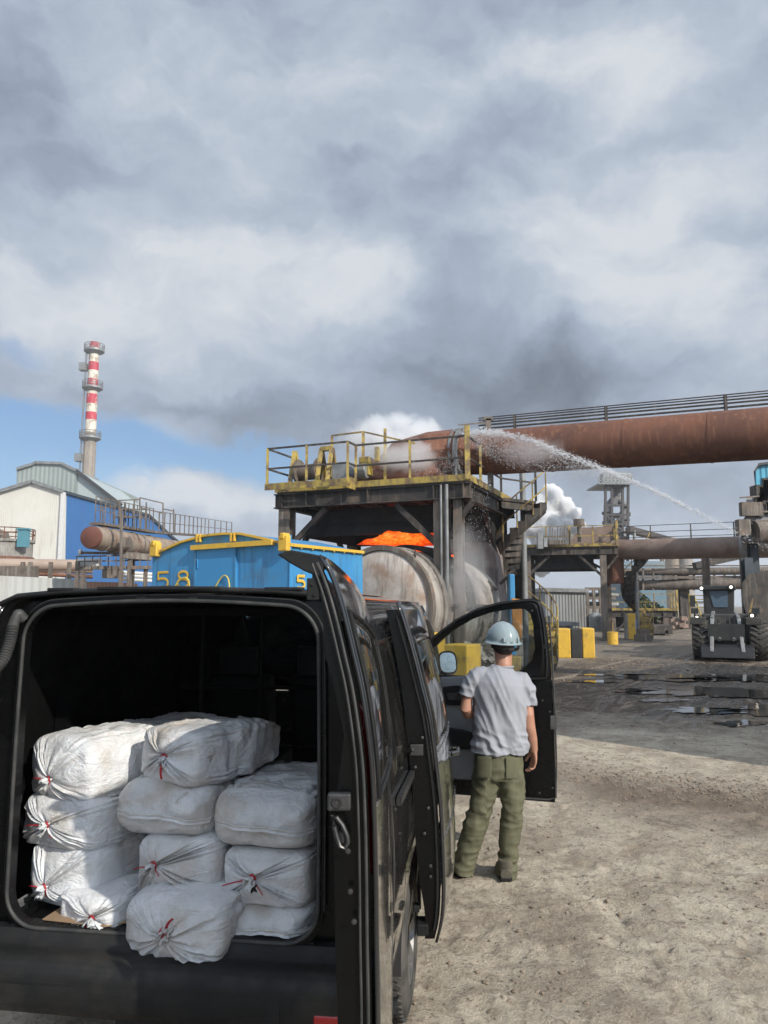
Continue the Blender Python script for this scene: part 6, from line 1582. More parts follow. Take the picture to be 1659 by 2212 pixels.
# far cream silo, dark wall, shrubs
si = thing('cream_silo', at(1473, 1340, 95), 'cream and grey silo tower far behind the pipe bridge', 'silo')
m = MB(); c_ = at(1466, 1340, 95); m.lathe(Vector((c_.x, 95, 0)), UP, [(0, 1.3), (at(0, 1202, 95).z, 1.3), (at(0, 1202, 95).z, .001)], 20); m.build('shell', mat('cream_wall', (.50, .42, .32), (.42, .35, .27), .3, .8), si, world=True)
m = MB(); c_ = at(1487, 1340, 94); m.lathe(Vector((c_.x, 94, 0)), UP, [(0, .9), (at(0, 1205, 94).z, .9), (at(0, 1205, 94).z, .001)], 16); m.build('side_shell', mat('grey_wall', (.34, .31, .28), (.28, .26, .24), .3, .8), si, world=True)
m = MB(); m.prism([at(1405, 1335, 75), at(1500, 1335, 75), Vector((at(1500, 1335, 75).x, 75, 0)), Vector((at(1405, 1335, 75).x, 75, 0))], (0, .4, 0)); o = m.build('dark_wall', mat('dark_green_wall', (.035, .05, .045), (.05, .06, .055), .5, .8)); tag(o, 'dark green wall at the end of the haul road', 'wall')
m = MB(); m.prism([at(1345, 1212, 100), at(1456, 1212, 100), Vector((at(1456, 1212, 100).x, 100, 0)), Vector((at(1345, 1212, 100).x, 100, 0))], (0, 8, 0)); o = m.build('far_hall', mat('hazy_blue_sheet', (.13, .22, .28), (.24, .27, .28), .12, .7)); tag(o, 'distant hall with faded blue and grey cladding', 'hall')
# shrubs behind the third platform
leaf = mat('shrub_leaves', (.045, .085, .028), (.07, .11, .04), 9, .7, .1)
def shrub(u, v, Y, w_, h_, seed, label):
    rb = random.Random(seed); c = at(u, v, Y); c.z = 0; T = thing('shrub', c, label, 'shrub', 'shrubs beyond the platforms'); b = MB()
    for _ in range(900):
        a = rb.uniform(0, 6.28); r = rb.random()**.5; z = rb.random(); R_ = w_*(1-.5*z*z)*(1+.3*nz((math.cos(a)*2, math.sin(a)*2, z*3+seed)))
        p = c+Vector((math.cos(a)*r*R_, math.sin(a)*r*R_*.6, z*h_*(1-.25*r)+.05)); s = rb.uniform(.10, .24); Mx = Matrix.Rotation(rb.uniform(0, 6), 3, Vector((rb.random()-.5, rb.random()-.5, rb.random()+.01)).normalized())
        b.add([p+Mx @ Vector(q)*s for q in ((-1, 0, 0), (0, -.5, .1), (1, 0, 0), (0, .5, .1))], [(0, 1, 2, 3)])
    b.build('foliage', leaf, T, world=True, smooth=False); b = MB(); b.path([c, c+UP*h_*.6], [.08, .03], 6); b.build('stem', steel_md, T, world=True)
shrub(1385, 1340, 62, 1.7, 2.9, 1, 'rounded green shrub left of the third platform column')
shrub(1418, 1340, 64, 1.6, 2.1, 2, 'lower green shrub next to the dark wall')
# rubble and bins at the road end
m = MB(); p = at(1430, 1365, 48); m.prism([at(1405, 1370, 48), at(1455, 1370, 48), at(1450, 1350, 48), at(1402, 1352, 48)], (0, 2, 0)); m.box(at(1428, 1366, 49), (.3, 2, .4)); o = m.build('skip_bin', steel_dk, bevel=.05); tag(o, 'low dark steel skip on the road beyond the barrier', 'skip')
m = MB(); P_ = [at(1375, 1388, 40), at(1403, 1388, 40)]; m.box(at(1389, 1380, 40), (.75, .6, .45)); m.box(at(1389, 1366, 40), (.55, .5, .35)); o = m.build('steel_crate', steel_md, bevel=.02); tag(o, 'small rusty steel crate with grey load near the yellow post', 'crate')
m = MB(); c_ = at(1372, 1345, 50); m.lathe(Vector((c_.x, 50, c_.z-.5)), (1, -.3, 0), [(-.5, .001), (-.5, .48), (.5, .48), (.5, .001)], 20); m.box((c_.x, 50, .5), (.9, .6, 1.0)); o = m.build('blue_tank', mat('blue_tank_paint', (.02, .11, .32), (.03, .12, .3), 2, .4)); tag(o, 'small blue tank behind the yellow post', 'tank')
rb = random.Random(9); b = MB()
for _ in range(160):
    c_ = at(rb.uniform(1415, 1480), 1360, rb.uniform(58, 66)); s = rb.uniform(.15, .5); b.box((c_.x, c_.y, s*.3+rb.random()*.9*max(0, 1-abs(c_.x-at(1440, 1360, 62).x)/1.6)), (s, s*.8, s*.6), rz=rb.uniform(0, 3))
o = b.build('rubble_heap', mat('reddish_rubble', (.30, .20, .16), (.22, .17, .14), 2, .9)); tag(o, 'reddish rubble heap at the end of the road', 'rubble')

# ---- striped barrier, yellow drums, post
bb = gnd(1245, 1421); T = thing('barrier_block', bb, 'large barrier block with yellow, black and yellow stripes', 'barrier', rz=R(-6))
uL, uR = 1204, 1285; wl = (at(uR, 1400, bb.y).x-at(uL, 1400, bb.y).x); hb = at(1245, 1357, bb.y).z
for i, (x0, x1, mm) in enumerate(((0, .37, yellow_hi), (.37, .67, blackpaint), (.67, 1, yellow_hi))):
    b = MB(); zt_ = hb*(.985 if i == 0 else .995 if i == 1 else 1.0); n_ = 7
    for k in range(n_):
        pass
    b.bx(-wl/2+wl*x0+.004, -wl/2+wl*x1-.004, 0, .9, -.02, zt_); b.build('stripe', mm, T, bevel=.04)
o = None
for u, v0, v1, w_, lb in ((1324, 1366, 1392, 22, 'yellow steel drum standing alone in front of the column foot'), (1313, 1346, 1372, 22, 'dented yellow drum at the foot of the second platform column')):
    g_ = gnd(u, v1); h_ = at(u, v0, g_.y).z; r_ = w_/2/F*g_.y; T = thing('steel_drum', g_, lb, 'drum', 'yellow steel drums'); b = MB()
    b.lathe((0, 0, 0), UP, [(0, .001), (0, r_), (h_*.33, r_), (h_*.34, r_*1.05), (h_*.36, r_), (h_*.66, r_), (h_*.67, r_*1.05), (h_*.69, r_), (h_, r_), (h_, r_*1.03), (h_+.02, r_*1.03), (h_, r_*.95), (h_-.01, .001)], 24); b.build('shell', yellow_hi, T)
g_ = gnd(1366, 1381); T = thing('bollard_post', g_, 'tall square yellow protection post beside the far stair', 'post'); h_ = at(1366, 1326, g_.y).z; b = MB(); b.bx(-.2, .22, 0, .35, 0, h_); b.build('post', yellow_hi, T, bevel=.02)
b = MB(); b.bx(-.34, -.21, .0, .3, 0, h_*.98); b.build('edge_strip', concrete, T)

# ------------------------------------------------------------------ wheel loader
LB = gnd(1572, 1427); ld = thing('wheel_loader', LB, 'dark wheel loader with four lit lamps facing the camera', 'loader', rz=R(-23)); sc_ = LB.y/F
def lp(u, v, y=0): return Vector(((u-1572)*sc_, y, at(u, v, LB.y).z))
lpaint = mat('dirty_loader_paint', (.07, .07, .065), (.045, .045, .042), 4, .6, .1, dirt=(.14, .125, .10), dsc=3, dlo=.5, dhi=.75)
lcab = mat('dark_cab_paint', (.03, .035, .035), (.05, .05, .048), 4, .5)
for u in (1522, 1635):
    for y in (0, 2.6):
        b = MB(); w_ = .30; r_ = .66; x = (u-1572)*sc_
        b.lathe((x, y+r_, r_), (1, 0, 0), [(-w_, .30), (-w_, .50), (-w_*.92, .60), (-w_*.7, .655), (w_*.7, .655), (w_*.92, .60), (w_, .50), (w_, .30)], 40)
        for k in range(22):
            a = 2*PI*k/22
            for sg in (-1, 1):
                M = Matrix.Translation((x+sg*w_*.46, y+r_+math.cos(a+sg*.07)*.665, r_+math.sin(a+sg*.07)*.665)) @ Matrix.Rotation(a-PI/2, 4, 'X') @ Matrix.Rotation(sg*.5, 4, 'Z'); b.box((0,0,0), (w_*.95, .065, .07), M=M)
        wv_ = b.build('wheel', tyrem, ld); b = MB(); b.lathe((x, y+r_, r_), (1, 0, 0), [(-w_-.0, .30), (-w_+.08, .26), (-w_+.08, .001)], 20); b.lathe((x, y+r_, r_), (-1, 0, 0), [(-w_-.0, .30), (-w_+.08, .26), (-w_+.08, .001)], 20); b.build('rim', lpaint, wv_)
b = MB(); b.prism([lp(1534, 1344, 1.9), lp(1592, 1344, 1.9), lp(1596, 1272, 1.9), lp(1529, 1272, 1.9)], (0, 1.2, 0)); b.prism([lp(1526, 1272, 1.7), lp(1600, 1272, 1.7), lp(1598, 1262, 1.7), lp(1528, 1262, 1.7)], (0, 1.6, 0)); cb = b.build('cab', lcab, ld, bevel=.03)
b = MB(); b.prism([lp(1543, 1274, 1.87), lp(1582, 1274, 1.87), lp(1580, 1312, 1.87), lp(1551, 1312, 1.87)], (0, .02, 0)); b.build('windscreen', mat('cab_glass', (.10, .15, .20), (.08, .12, .17), 1, .08, .03), cb)
b = MB(); b.bx(-.75, .75, .9, 4.2, .55, 1.55); b.bx(-.4, .4, .2, 1.5, .35, 1.1); b.build('chassis', lpaint, ld, bevel=.04)
for s_ in (-1, 1):
    b = MB(); b.bx(s_*.62, s_*1.12, .1, 1.35, 1.36, 1.44); b.bx(s_*.62, s_*1.12, .06, .12, 1.2, 1.44); b.build('fender', lpaint, ld, bevel=.02)
    b = MB(); b.beam((s_*.48, -.35, .25), (s_*.42, .5, 1.35), .12, .22); b.beam((s_*.42, .5, 1.35), (s_*.36, 1.6, 1.55), .12, .22); b.build('lift_arm', greysteel, ld, bevel=.02)
    b = MB(); b.tube((s_*.22, -.1, .7), (s_*.2, 1.1, 1.25), .06, 10); b.build('hydraulic_ram', greysteel, ld)
    b = MB(); b.beam((s_*.75, .9, 1.4), (s_*.95, 1.5, 2.1), .05, .05); b.build('step_rail', yellow, ld)
    b = MB(); b.tube((s_*.98, .9, 1.3), (s_*.98, .9, 1.62), .03, 8); b.bx(s_*.86, s_*1.10, .82, .95, 1.56, 1.76); lb_ = b.build('lamp_bracket', lcab, ld)
hl = emis('lit_headlamp', (1, .93, .82), 4)
for u, v, y in ((1515, 1335, .80), (1626, 1330, .80), (1527, 1268, 1.68), (1589, 1266, 1.68)):
    b = MB(); b.lathe(lp(u, v, y), (0, -1, 0), [(-.10, .04), (-.04, .10), (.03, .105), (.03, .085), (.0, .08)], 16); lh_ = b.build('headlight', lcab, ld); b = MB(); b.lathe(lp(u, v, y), (0, -1, 0), [(.0, .050), (.012, .04), (.016, .001)], 16); b.build('lamp_lens', hl, lh_)
b = MB(); b.prism([Vector(p) for p in ((-.82, -.55, .12), (-.82, -.30, .45), (-.82, -.1, .55), (-.82, .05, .3), (-.82, -.1, .02))], (1.64, 0, 0)); b.build('bucket', mat('black_bucket_steel', (.012, .013, .015), (.02, .02, .022), 4, .6), ld, bevel=.02)
b = MB()
for k in range(7): b.tube((-.42+k*.14, -.05, .75), (-.46+k*.15, .6, 1.40), .018, 6)
b.box((0, .0, .95), (1.15, .12, .55)); b.build('quick_coupler', lcab, ld)
b = MB(); b.beam(lp(1543, 1300, 1.2), lp(1512, 1300, 1.2), .04, .04); b.box(lp(1507, 1298, 1.2), (.18, .05, .4)); b.build('cab_mirror', lcab, ld)
b = MB(); 
for k in range(4): b.beam(lp(1500, 1285+k*9, 1.6), lp(1530, 1285+k*9, 1.6), .03, .03)
b.beam(lp(1500, 1280, 1.6), lp(1500, 1345, 1.6), .04, .04); b.build('access_ladder', yellow, ld)

# ------------------------------------------------------------------ right edge structures
rs = thing('ore_hopper', at(1660, 1380, 27), 'rust streaked steel hopper with yellow base at the right edge', 'hopper')
b = MB(); b.prism([at(1604, 1258, 29), at(1618, 1240, 29), at(1660, 1232, 29), at(1760, 1230, 29), at(1760, 1370, 29), at(1618, 1345, 29), at(1604, 1300, 29)], (1.6, 3.2, 0)); b.build('hopper_wall', steel_dk, rs, world=True)
b = MB(); b.prism([at(1612, 1345, 28.6), at(1640, 1342, 28.6), at(1780, 1470, 28.6), at(1668, 1420, 28.6), at(1650, 1420, 28.6)], (0, .5, 0)); b.build('yellow_base', yellow, rs, world=True)
b = MB()
for u in (1640, 1700): p = at(u, 1240, 33); b.ibeam(Vector((p.x, 33, 0)), p, .3, .3)
b.ibeam(at(1613, 1205, 31), Vector((at(1613, 1205, 31).x, 31, 0)), .35, .35); b.build('support', navy_steel, rs, world=True)
sk = thing('screening_station', at(1690, 1180, 33), 'grey screening station with blue sheet cabin on top at the right edge', 'screening station')
b = MB(); b.prism([at(1600, 1168, 33), at(1600, 1130, 33), at(1612, 1112, 33), at(1612, 1072, 33), at(1760, 1066, 33), at(1760, 1180, 33)], (2, 4, 0)); b.build('machine_body', mat('light_grey_machine', (.30, .29, .30), (.22, .21, .215), 2, .6, dirt=(.13, .11, .10), dsc=1.5), sk, world=True)
b = MB(); b.box(at(1622, 1100, 32.8), (.9, .3, .6)); b.box(at(1605, 1140, 32.7), (.5, .4, .7)); b.beam(at(1598, 1075, 32.8), at(1640, 1072, 32.8), .06, .06); b.prism([at(1618, 1108, 32.8), at(1700, 1105, 32.8), at(1700, 1102, 32.8), at(1618, 1104, 32.8)], (0, .2, 0)); b.prism([at(1600, 1135, 32.9), at(1700, 1130, 32.9), at(1700, 1126, 32.9), at(1600, 1131, 32.9)], (0, -.2, 0)); b.tube(at(1630, 1150, 32.7), at(1700, 1145, 32.7), .5, 16)
b.build('machine_frame', steel_md, sk, world=True)
b = MB()
for k in range(16):
    r2 = random.Random(k+40); p = at(r2.uniform(1630, 1680), r2.uniform(1040, 1105), 33.2); b.box(p, (r2.uniform(.2, .8), .6, r2.uniform(.2, .9)))
b.build('drive_gear', steel_dk, sk, world=True)
b = MB(); b.prism([at(1632, 1050, 33), at(1632, 1012, 33), at(1640, 1003, 33), at(1760, 990, 33), at(1760, 1045, 33)], (2, 4, 0)); b.build('cabin', cyan_sheet, sk, world=True)
b = MB(); b.prism([at(1628, 1018, 32.8), at(1639, 1000, 32.8), at(1765, 984, 32.8), at(1765, 988, 32.8), at(1640, 1005, 32.8), at(1632, 1018, 32.8)], (2.2, 4.4, 0)); b.build('roof', lcab, sk, world=True)
b = MB()
for u in (1625, 1690, 1750): p = at(u, 1168, 34); b.ibeam(Vector((p.x, 34, 0)), p, .35, .35)
b.build('support', navy_steel, sk, world=True)

# ------------------------------------------------------------------ white plume on the horizon
def cloudpuff():
    ic = bmesh.new(); bmesh.ops.create_icosphere(ic, subdivisions=4, radius=1); IV2 = [v.co.copy() for v in ic.verts]; IF2 = [tuple(v.index for v in f.verts) for f in ic.faces]; ic.free()
    b = MB(); Yc = 130
    for u, v, r in ((1196, 1092, 18), (1214, 1110, 24), (1183, 1125, 30), (1228, 1104, 10), (1160, 1140, 24), (1172, 1105, 20), (1212, 1140, 26), (1190, 1160, 30), (1235, 1150, 20), (1252, 1158, 13), (1268, 1164, 9), (1222, 1172, 22), (1175, 1190, 26), (1200, 1195, 26), (1165, 1215, 22), (1280, 1172, 8), (1245, 1172, 14), (1222, 1098, 12), (1238, 1118, 11), (1190, 1078, 10)):
        c = at(1205+(u-1205)*1.12, 1190+(v-1190)*1.12, Yc); R_ = r/F*Yc*1.18
        b.add([c+Vector(q)*R_ for q in IV2], IF2, True)
    me = voxel(b, 'plume', .42, 2)
    disp(me, lambda p, n: .9*nz(p*.30)+.75*nz(p*.7)+.45*abs(nz(p*1.5))+.22*nz(p*3))
    return me
cm = bpy.data.materials.new('thick_white_steam'); cm.use_nodes = True; cm.node_tree.nodes.clear(); _g = G(cm.node_tree)
_v = _g.n('ShaderNodeVolumePrincipled'); _v.inputs['Color'].default_value = (1, 1, 1, 1); _v.inputs['Density'].default_value = 3.0; _v.inputs['Anisotropy'].default_value = .1
_o = _g.n('ShaderNodeOutputMaterial'); _g.link(_v.outputs[0], _o.inputs['Volume'])
me = cloudpuff(); me.materials.clear(); me.materials.append(cm); me.polygons.foreach_set('use_smooth', [True]*len(me.polygons)); o = bpy.data.objects.new('steam_plume', me); COL.objects.link(o); tag(o, 'dense white steam plume billowing behind the spiral stair', 'steam plume', kind='stuff')

# ------------------------------------------------------------------ left background
# chimney
Yk = 175; cb_ = at(190, 1040, Yk); ct = at(203.5, 742, Yk); ch = thing('striped_chimney', (cb_.x, Yk, 0), 'tall slender chimney with red and white bands and ring platforms', 'chimney')
def cz(v): return at(200, v, Yk).z
def cr(v): return (interp(v, [(742, 10.5), (860, 11.5), (960, 12.5), (1040, 14)]))*Yk/F
bands = [(740, 752, 'r', 11), (752, 783, 'w', 11), (783, 801, 'r', 11), (801, 819, 'w', 11), (819, 838, 'r', 11.5), (838, 852, 'w', 11.5), (852, 873, 'r', 12), (873, 891, 'w', 12), (891, 908, 'r', 12), (908, 936, 'w', 12.5)]
for v0, v1, k, r in bands:
    b = MB(); b.lathe((cb_.x, Yk, 0), UP, [(cz(v1), cr(v1)), (cz(v0), cr(v0))]+([(cz(v0), .001)] if v0 == 740 else []), 24); b.build('paint_band', redpaint if k == 'r' else whitepaint, ch, world=True)
b = MB(); b.lathe((cb_.x, Yk, 0), UP, [(0, cr(1040)*1.1), (cz(1040), cr(1040)), (cz(936), cr(936))], 24)
for k in range(10): a = 2*PI*k/10; b.beam((cb_.x+math.cos(a)*cr(990), Yk+math.sin(a)*cr(990), cz(1040)), (cb_.x+math.cos(a)*cr(940), Yk+math.sin(a)*cr(940), cz(938)), .25, .2)
b.build('shaft', chimconc, ch, world=True)
for v, R_ in ((758, 22), (838, 22), (946, 23), (1048, 22)):
    b = MB(); rr3 = R_*Yk/F; z = cz(v); b.lathe((cb_.x, Yk, z), UP, [(-.9, cr(v)), (-.25, rr3), (.2, rr3), (.2, cr(v))], 24)
    for k in range(20): a = 2*PI*k/20; p = Vector((cb_.x+math.cos(a)*rr3*.97, Yk+math.sin(a)*rr3*.97, z+.2)); b.beam(p, p+UP*1.3, .09, .09)
    for hh in (.75, 1.3): b.path([Vector((cb_.x+math.cos(2*PI*k/24)*rr3*.97, Yk+math.sin(2*PI*k/24)*rr3*.97, z+.2+hh)) for k in range(24)], .07, 4, closed=True)
    b.build('ring_platform', greysteel, ch, world=True)
b = MB(); x = cb_.x-cr(900)-.5; b.beam((x, Yk-.5, cz(1040)), (x+.3, Yk-.5, cz(758)), .15, .15); b.beam((x, Yk-1.2, cz(1040)), (x+.3, Yk-1.2, cz(758)), .15, .15)
for v in (990, 795): b.box((x-.3, Yk-.8, cz(v)), (1.6, 1.6, 1.8))
b.build('ladder', greysteel, ch, world=True)
# halls
WY = 92
wh = thing('white_hall', at(60, 1220, WY), 'white corrugated hall with low gable left of the blue wall', 'hall')
def pz(u, v, Y): return at(u, v, Y)
b = MB(); b.prism([pz(-140, 1105, WY), pz(70, 1041, WY), pz(137, 1063, WY), Vector((pz(132, 1230, WY).x, WY, 0)), Vector((pz(-140, 1230, WY).x, WY, 0))], (0, 20, 0)); b.build('wall', white_sheet, wh, world=True)
b = MB(); b.beam(pz(-140, 1104, WY-.2), pz(70, 1040, WY-.2), .5, .4); b.beam(pz(70, 1040, WY-.2), pz(138, 1062, WY-.2), .5, .4); b.build('roof_edge', greysteel, wh, world=True)
b = MB(); b.beam(Vector((pz(137, 1064, WY-.2).x, WY-.2, 0)), pz(137, 1064, WY-.2), .5, .3); b.build('corner_trim', whitem, wh, world=True)
B0 = pz(137.5, 1063, WY+.4); bl = thing('blue_hall', Vector((B0.x, B0.y, 0)), 'deep blue corrugated hall wall with a sloping top beside the white gable', 'hall')
bdv = Vector((.28, 1, 0)).normalized(); bn = Vector((bdv.y, -bdv.x, 0))
bp_ = lambda u, v, o=0: onplane(u, v, B0, bn)+bn*o
poly = [bp_(137.5, 1063), bp_(232, 1090), bp_(320, 1113), bp_(361, 1152), bp_(400, 1185)]
b = MB(); b.prism(poly+[Vector((poly[-1].x, poly[-1].y, 0)), Vector((B0.x, B0.y, 0))], -bn*6); b.build('wall', blue_sheet, bl, world=True)
b = MB(); 
for p, q_ in zip(poly, poly[1:]): b.beam(p+bn*.1, q_+bn*.1, .4, .35)
b.build('roof_edge', navy_steel, bl, world=True)
gy = thing('grey_hall', pz(100, 1080, 120), 'taller grey clad hall rising behind the white and blue halls', 'hall')
GYY = 118
b = MB(); b.prism([pz(36, 1014, GYY), pz(73, 1003, GYY), pz(77, 1000, GYY), pz(134, 1002, GYY), pz(165, 1017, GYY), pz(163, 1230, GYY), pz(36, 1230, GYY)], (0, 30, 0)); b.build('wall', grey_sheet, gy, world=True)
b = MB(); P_ = [pz(163, 1016, GYY+.5), pz(258, 1090, GYY+.5), pz(264, 1110, GYY+.5), pz(163, 1110, GYY+.5)]; b.prism(P_, (0, 20, 0)); b.build('side_wall', mat('pale_grey_cladding', (.40, .45, .45), (.36, .41, .41), .1, .6), gy, world=True)
b = MB(); b.beam(pz(163, 1015, GYY), pz(262, 1091, GYY), .7, .5); b.build('roof_slope', lcab, gy, world=True)
b = MB(); 
for p, q_ in (((36, 1013), (73, 1002)), ((73, 1002), (77, 999)), ((77, 999), (134, 1001)), ((134, 1001), (165, 1016))): b.beam(pz(*p, GYY-.2), pz(*q_, GYY-.2), .5, .4)
b.build('roof_edge', greysteel, gy, world=True)
# settling tank
tk = thing('concrete_tank', at(20, 1300, 62), 'weathered round tank with rusty top rail at the left edge', 'tank'); c_ = at(10, 1215, 62)
b = MB(); zt2 = at(0, 1168, 60).z; b.lathe(Vector((c_.x, 62, 0)), UP, [(0, 2.05), (zt2, 2.05), (zt2, 2.2), (zt2+.2, 2.2), (zt2+.2, .001)], 36); b.build('shell', concrete, tk, world=True)
b = MB()
for k in range(16): a = 2*PI*k/16; p = Vector((c_.x+math.cos(a)*2.15, 62+math.sin(a)*2.15, zt2+.2)); b.beam(p, p+UP*.9, .06, .06)
for hh in (.5, .9): b.path([Vector((c_.x+math.cos(2*PI*k/24)*2.15, 62+math.sin(2*PI*k/24)*2.15, zt2+.2+hh)) for k in range(24)], .04, 4, closed=True)
b.lathe(Vector((c_.x, 62, zt2-1.4)), UP, [(0, 2.05), (0, 2.2), (.2, 2.2), (.2, 2.05)], 36); b.build('guard_rail', rust, tk, world=True)
b = MB(); b.lathe(Vector((c_.x-.8, 61.5, zt2+.2)), UP, [(0, 1.3), (.6, 1.1), (.9, .5), (1.0, .001)], 14); b.build('rotor', steel_md, tk, world=True)
b = MB(); cc_ = at(50, 1178, 60.6); b.box((cc_.x, 60.6, cc_.z+.55), (.75, .6, 1.4)); b.box((cc_.x, 60.6, cc_.z+1.3), (.95, .8, .12)); b.build('drive_cabinet', mat('teal_cabinet', (.10, .28, .34), (.09, .25, .3), 2, .5), tk, world=True)
# pale sheet wall and pipe rack over it
pw = thing('sheet_wall', at(60, 1300, 30), 'long pale grey corrugated sheet wall behind the van roof', 'wall')
b = MB(); b.prism([at(-120, 1238, 29), at(182, 1252, 33), Vector((at(182, 1252, 33).x, 33, 0)), Vector((at(-120, 1238, 29).x, 29, 0))], (0, .3, 0)); b.build('wall_panel', pale_sheet, pw, world=True)
pk_ = thing('pipe_rack', at(60, 1240, 36), 'row of rusty and green pipes running above the pale wall', 'pipe rack')
for v0, v1, r, mm in ((1206, 1224, .14, rust_gr), (1212, 1228, .10, mat('moss_green_pipe', (.16, .18, .10), (.2, .2, .13), 2, .6)), (1226, 1234, .12, rust_gr), (1229, 1246, .10, rust), (1218, 1222, .30, mat('sand_pipe', (.38, .29, .23), (.33, .25, .2), 1, .7))):
    b = MB(); b.tube(at(-120, v0, 35), at(200, v1, 38), r, 10); b.build('pipe', mm, pk_, world=True)
b = MB()
for u in (50, 66, 110, 150): b.beam(at(u, 1214, 36), Vector((at(u, 1250, 36).x, 36, 0)), .16, .16)
b.box(at(20, 1236, 35.5), (2.6, .4, .55)); b.build('support', steel_md, pk_, world=True)
# horizontal vessel on its frame
vA = at(198, 1161, 30); vB = at(352, 1184, 36.5); vd = (vB-vA).normalized(); rv = 25.5/F*30
ve = thing('vessel', vA, 'long horizontal rust ended vessel left of the blue rail car', 'vessel')
b = MB(); l_ = (vB-vA).length+3; b.lathe(vA, vd, [(0, rv*.985), (.8, rv), (l_, rv)], 40)
for d in (.8, 1.6, 3.2, 4.8): b.lathe(vA+vd*d, vd, [(0, rv), (0, rv+.03), (.10, rv+.03), (.10, rv)], 40)
b.build('shell', mat('tan_vessel_shell', (.33, .265, .205), (.25, .19, .15), 1.4, .65, dirt=(.20, .11, .07), dsc=1.3, dlo=.5, dhi=.68), ve, world=True)
b = MB(); b.lathe(vA, -vd, [(-.01, rv*.985), (.12, rv*.9), (.2, rv*.5), (.22, .001)], 40); b.build('end_cap', mat('rust_end_cap', (.17, .065, .045), (.13, .05, .035), 1, .7), ve, world=True)
b = MB(); b.beam(at(262, 1100, 30.2), at(262, 1240, 30.2), .10, .10); b.box(at(272, 1172, 31), (.35, .3, .4)); b.build('bracket_post', steel_md, ve, world=True); b = MB(); b.lathe(vA+vd*2.2+Vector((.0, 0, -.1)), vd, [(0, rv+.02), (0, rv+.06), (.25, rv+.06), (.25, rv+.02)], 40); b.build('saddle_strap', steel_md, ve, world=True)
sf_ = thing('support_gantry', at(250, 1300, 32), 'steel support frame with galleries and thin rails under and over the vessel', 'steel frame'); 
b = MB()
for u, Y, vt in ((168, 31, 1212), (180, 31, 1232), (262, 31, 1232), (281, 31.5, 1196), (288, 32, 1200), (315, 32, 1225)): p = at(u, vt, Y); b.beam(Vector((p.x, Y, 0)), p, .14, .14)
b.beam(at(164, 1227, 31), at(326, 1226, 32), .3, .13); b.beam(at(164, 1213, 31), at(326, 1210, 32), .05, .05); b.beam(at(164, 1202, 31), at(326, 1199, 32), .05, .05); b.beam(at(172, 1194, 31), at(300, 1196, 32), .10, .10)
b.beam(at(172, 1229, 31), at(182, 1240, 31), .1, .1); b.beam(at(262, 1200, 31.4), at(324, 1204, 32), .5, .25); b.box(at(240, 1236, 31.5), (.6, .4, .5)); b.build('frame', steel_md, sf_, world=True)
b = MB()
for k in range(10): u = 166+k*17; b.beam(at(u, 1227, 31), at(u, 1202, 31), .035, .035)
Lw = [at(205, 1131, 30.5), at(330, 1150, 35), at(450, 1158, 46), at(500, 1160, 52)]
for p, q_ in zip(Lw, Lw[1:]): b.beam(p, q_, .5, .10)
for t in range(0, 14):
    f = t/13; p = Lw[0].lerp(Lw[1], f); hgt = 1.1
    b.beam(p, p+UP*hgt, .035, .035)
for hh in (.55, 1.1): b.beam(Lw[0]+UP*hh, Lw[1]+UP*hh, .03, .03)
for t in range(1, 13): f = t/12; p = Lw[1].lerp(Lw[2], f); b.beam(p, p+UP*1.0, .045, .045)
for t in range(1, 5): f = t/4; p = Lw[2].lerp(Lw[3], f); b.beam(p, p+UP*1.0, .05, .05)
for hh in (.5, 1.0): b.beam(Lw[1]+UP*hh, Lw[3]+UP*hh, .03, .03)
# raised gallery
gl = [at(255, 1117, 32), at(306, 1117, 33.5)]
b.beam(gl[0], gl[1], .5, .07)
for (u, vt, vb) in ((257, 1080, 1140), (271, 1085, 1140), (290, 1081, 1140), (302, 1075, 1140), (316, 1085, 1145), (352, 1086, 1150), (375, 1100, 1152), (245, 1095, 1131), (222, 1095, 1131)):
    b.beam(at(u, vt, 32.5), at(u, vb, 32.5), .05, .05)
for a_, c_ in (((258, 1081), (300, 1079)), ((302, 1075), (352, 1087)), ((302, 1096), (352, 1109)), ((352, 1099), (375, 1104)), ((212, 1096), (258, 1094)), ((258, 1099), (316, 1101))): b.beam(at(*a_, 32.5), at(*c_, 32.5), .045, .045)
b.build('guard_rail', steel_md, sf_, world=True)
b = MB(); 
for k, v in enumerate((1236, 1243, 1251)): b.tube(at(265, v, 33), at(330, v+4, 34), .07, 8)
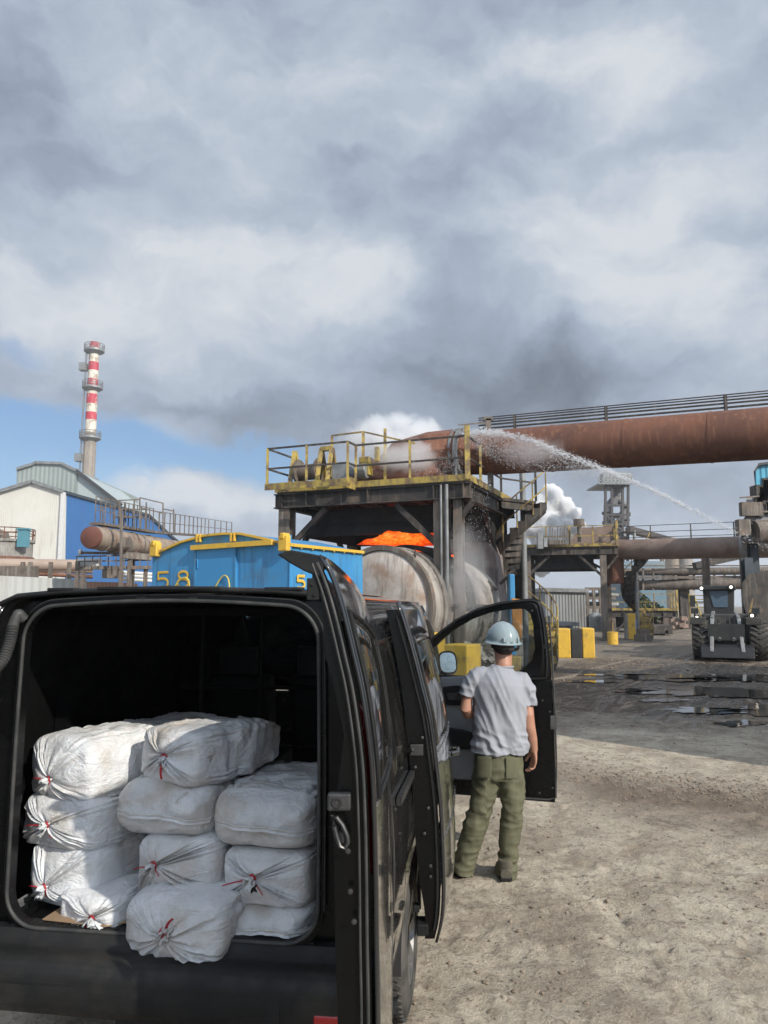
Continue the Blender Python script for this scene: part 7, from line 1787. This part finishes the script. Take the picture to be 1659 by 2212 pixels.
b.tube(at(171, 1193, 31), at(176, 1193, 31), .12, 10); b.tube(at(166, 1218, 31.4), at(215, 1218, 31.6), .22, 12); b.build('pipe_run', whitem, sf_, world=True)
b = MB(); c0 = at(215, 1278, 35); 
b.prism([at(168, 1256, 36), at(262, 1258, 36), Vector((at(262, 1258, 36).x, 36, 0)), Vector((at(168, 1256, 36).x, 36, 0))], (0, 2.4, 0)); o = b.build('rusty_container', ribbed('rusty_container_sheet', (.30, .14, .085), (.36, .2, .13), .35, (1, 0, 0), .7, .8)); tag(o, 'rust orange ribbed container standing beneath the vessel frame', 'container')

# ------------------------------------------------------------------ unseen hall, added right of the frame to cast shade on the haul road
hN = 5.6; k_ = hN/math.tan(SUN_EL); lh = Vector((-math.sin(SUN_AZ), math.cos(SUN_AZ), 0))
s0 = gnd(1200, 1580); s1 = gnd(1659, 1640); ed_ = (s1-s0).normalized(); Pn = s0-lh*k_
A_ = Pn-ed_*3.3; B_ = Pn+ed_*11; dn_ = Vector((.66, .75, 0)).normalized(); D_ = A_+dn_*15; C_ = B_+dn_*15
hs = thing('shade_hall', A_, 'unseen grey hall added outside the right of the view to shade the road', 'hall')
b = MB(); b.prism([Vector((p.x, p.y, 0)) for p in (A_, B_, C_, D_)], (0, 0, hN)); b.build('wall', grey_sheet, hs, world=True)
b = MB(); b.prism([Vector((p.x, p.y, hN)) for p in (A_, B_, C_, D_)], (0, 0, .12)); b.build('roof', greysteel, hs, world=True)

# ------------------------------------------------------------------ thin industrial haze
hz = bpy.data.materials.new('haze_air'); hz.use_nodes = True; hz.node_tree.nodes.clear(); _g = G(hz.node_tree)
_v = _g.n('ShaderNodeVolumePrincipled'); _v.inputs['Color'].default_value = (.86, .90, .95, 1); _v.inputs['Density'].default_value = .0005; _v.inputs['Anisotropy'].default_value = .0
_o = _g.n('ShaderNodeOutputMaterial'); _g.link(_v.outputs[0], _o.inputs['Volume'])
b = MB(); b.bx(-905, 905, -65, 1505, -1.5, 82); o = b.build('haze', hz); tag(o, 'thin pale industrial haze hanging over the yard', 'haze', kind='stuff')
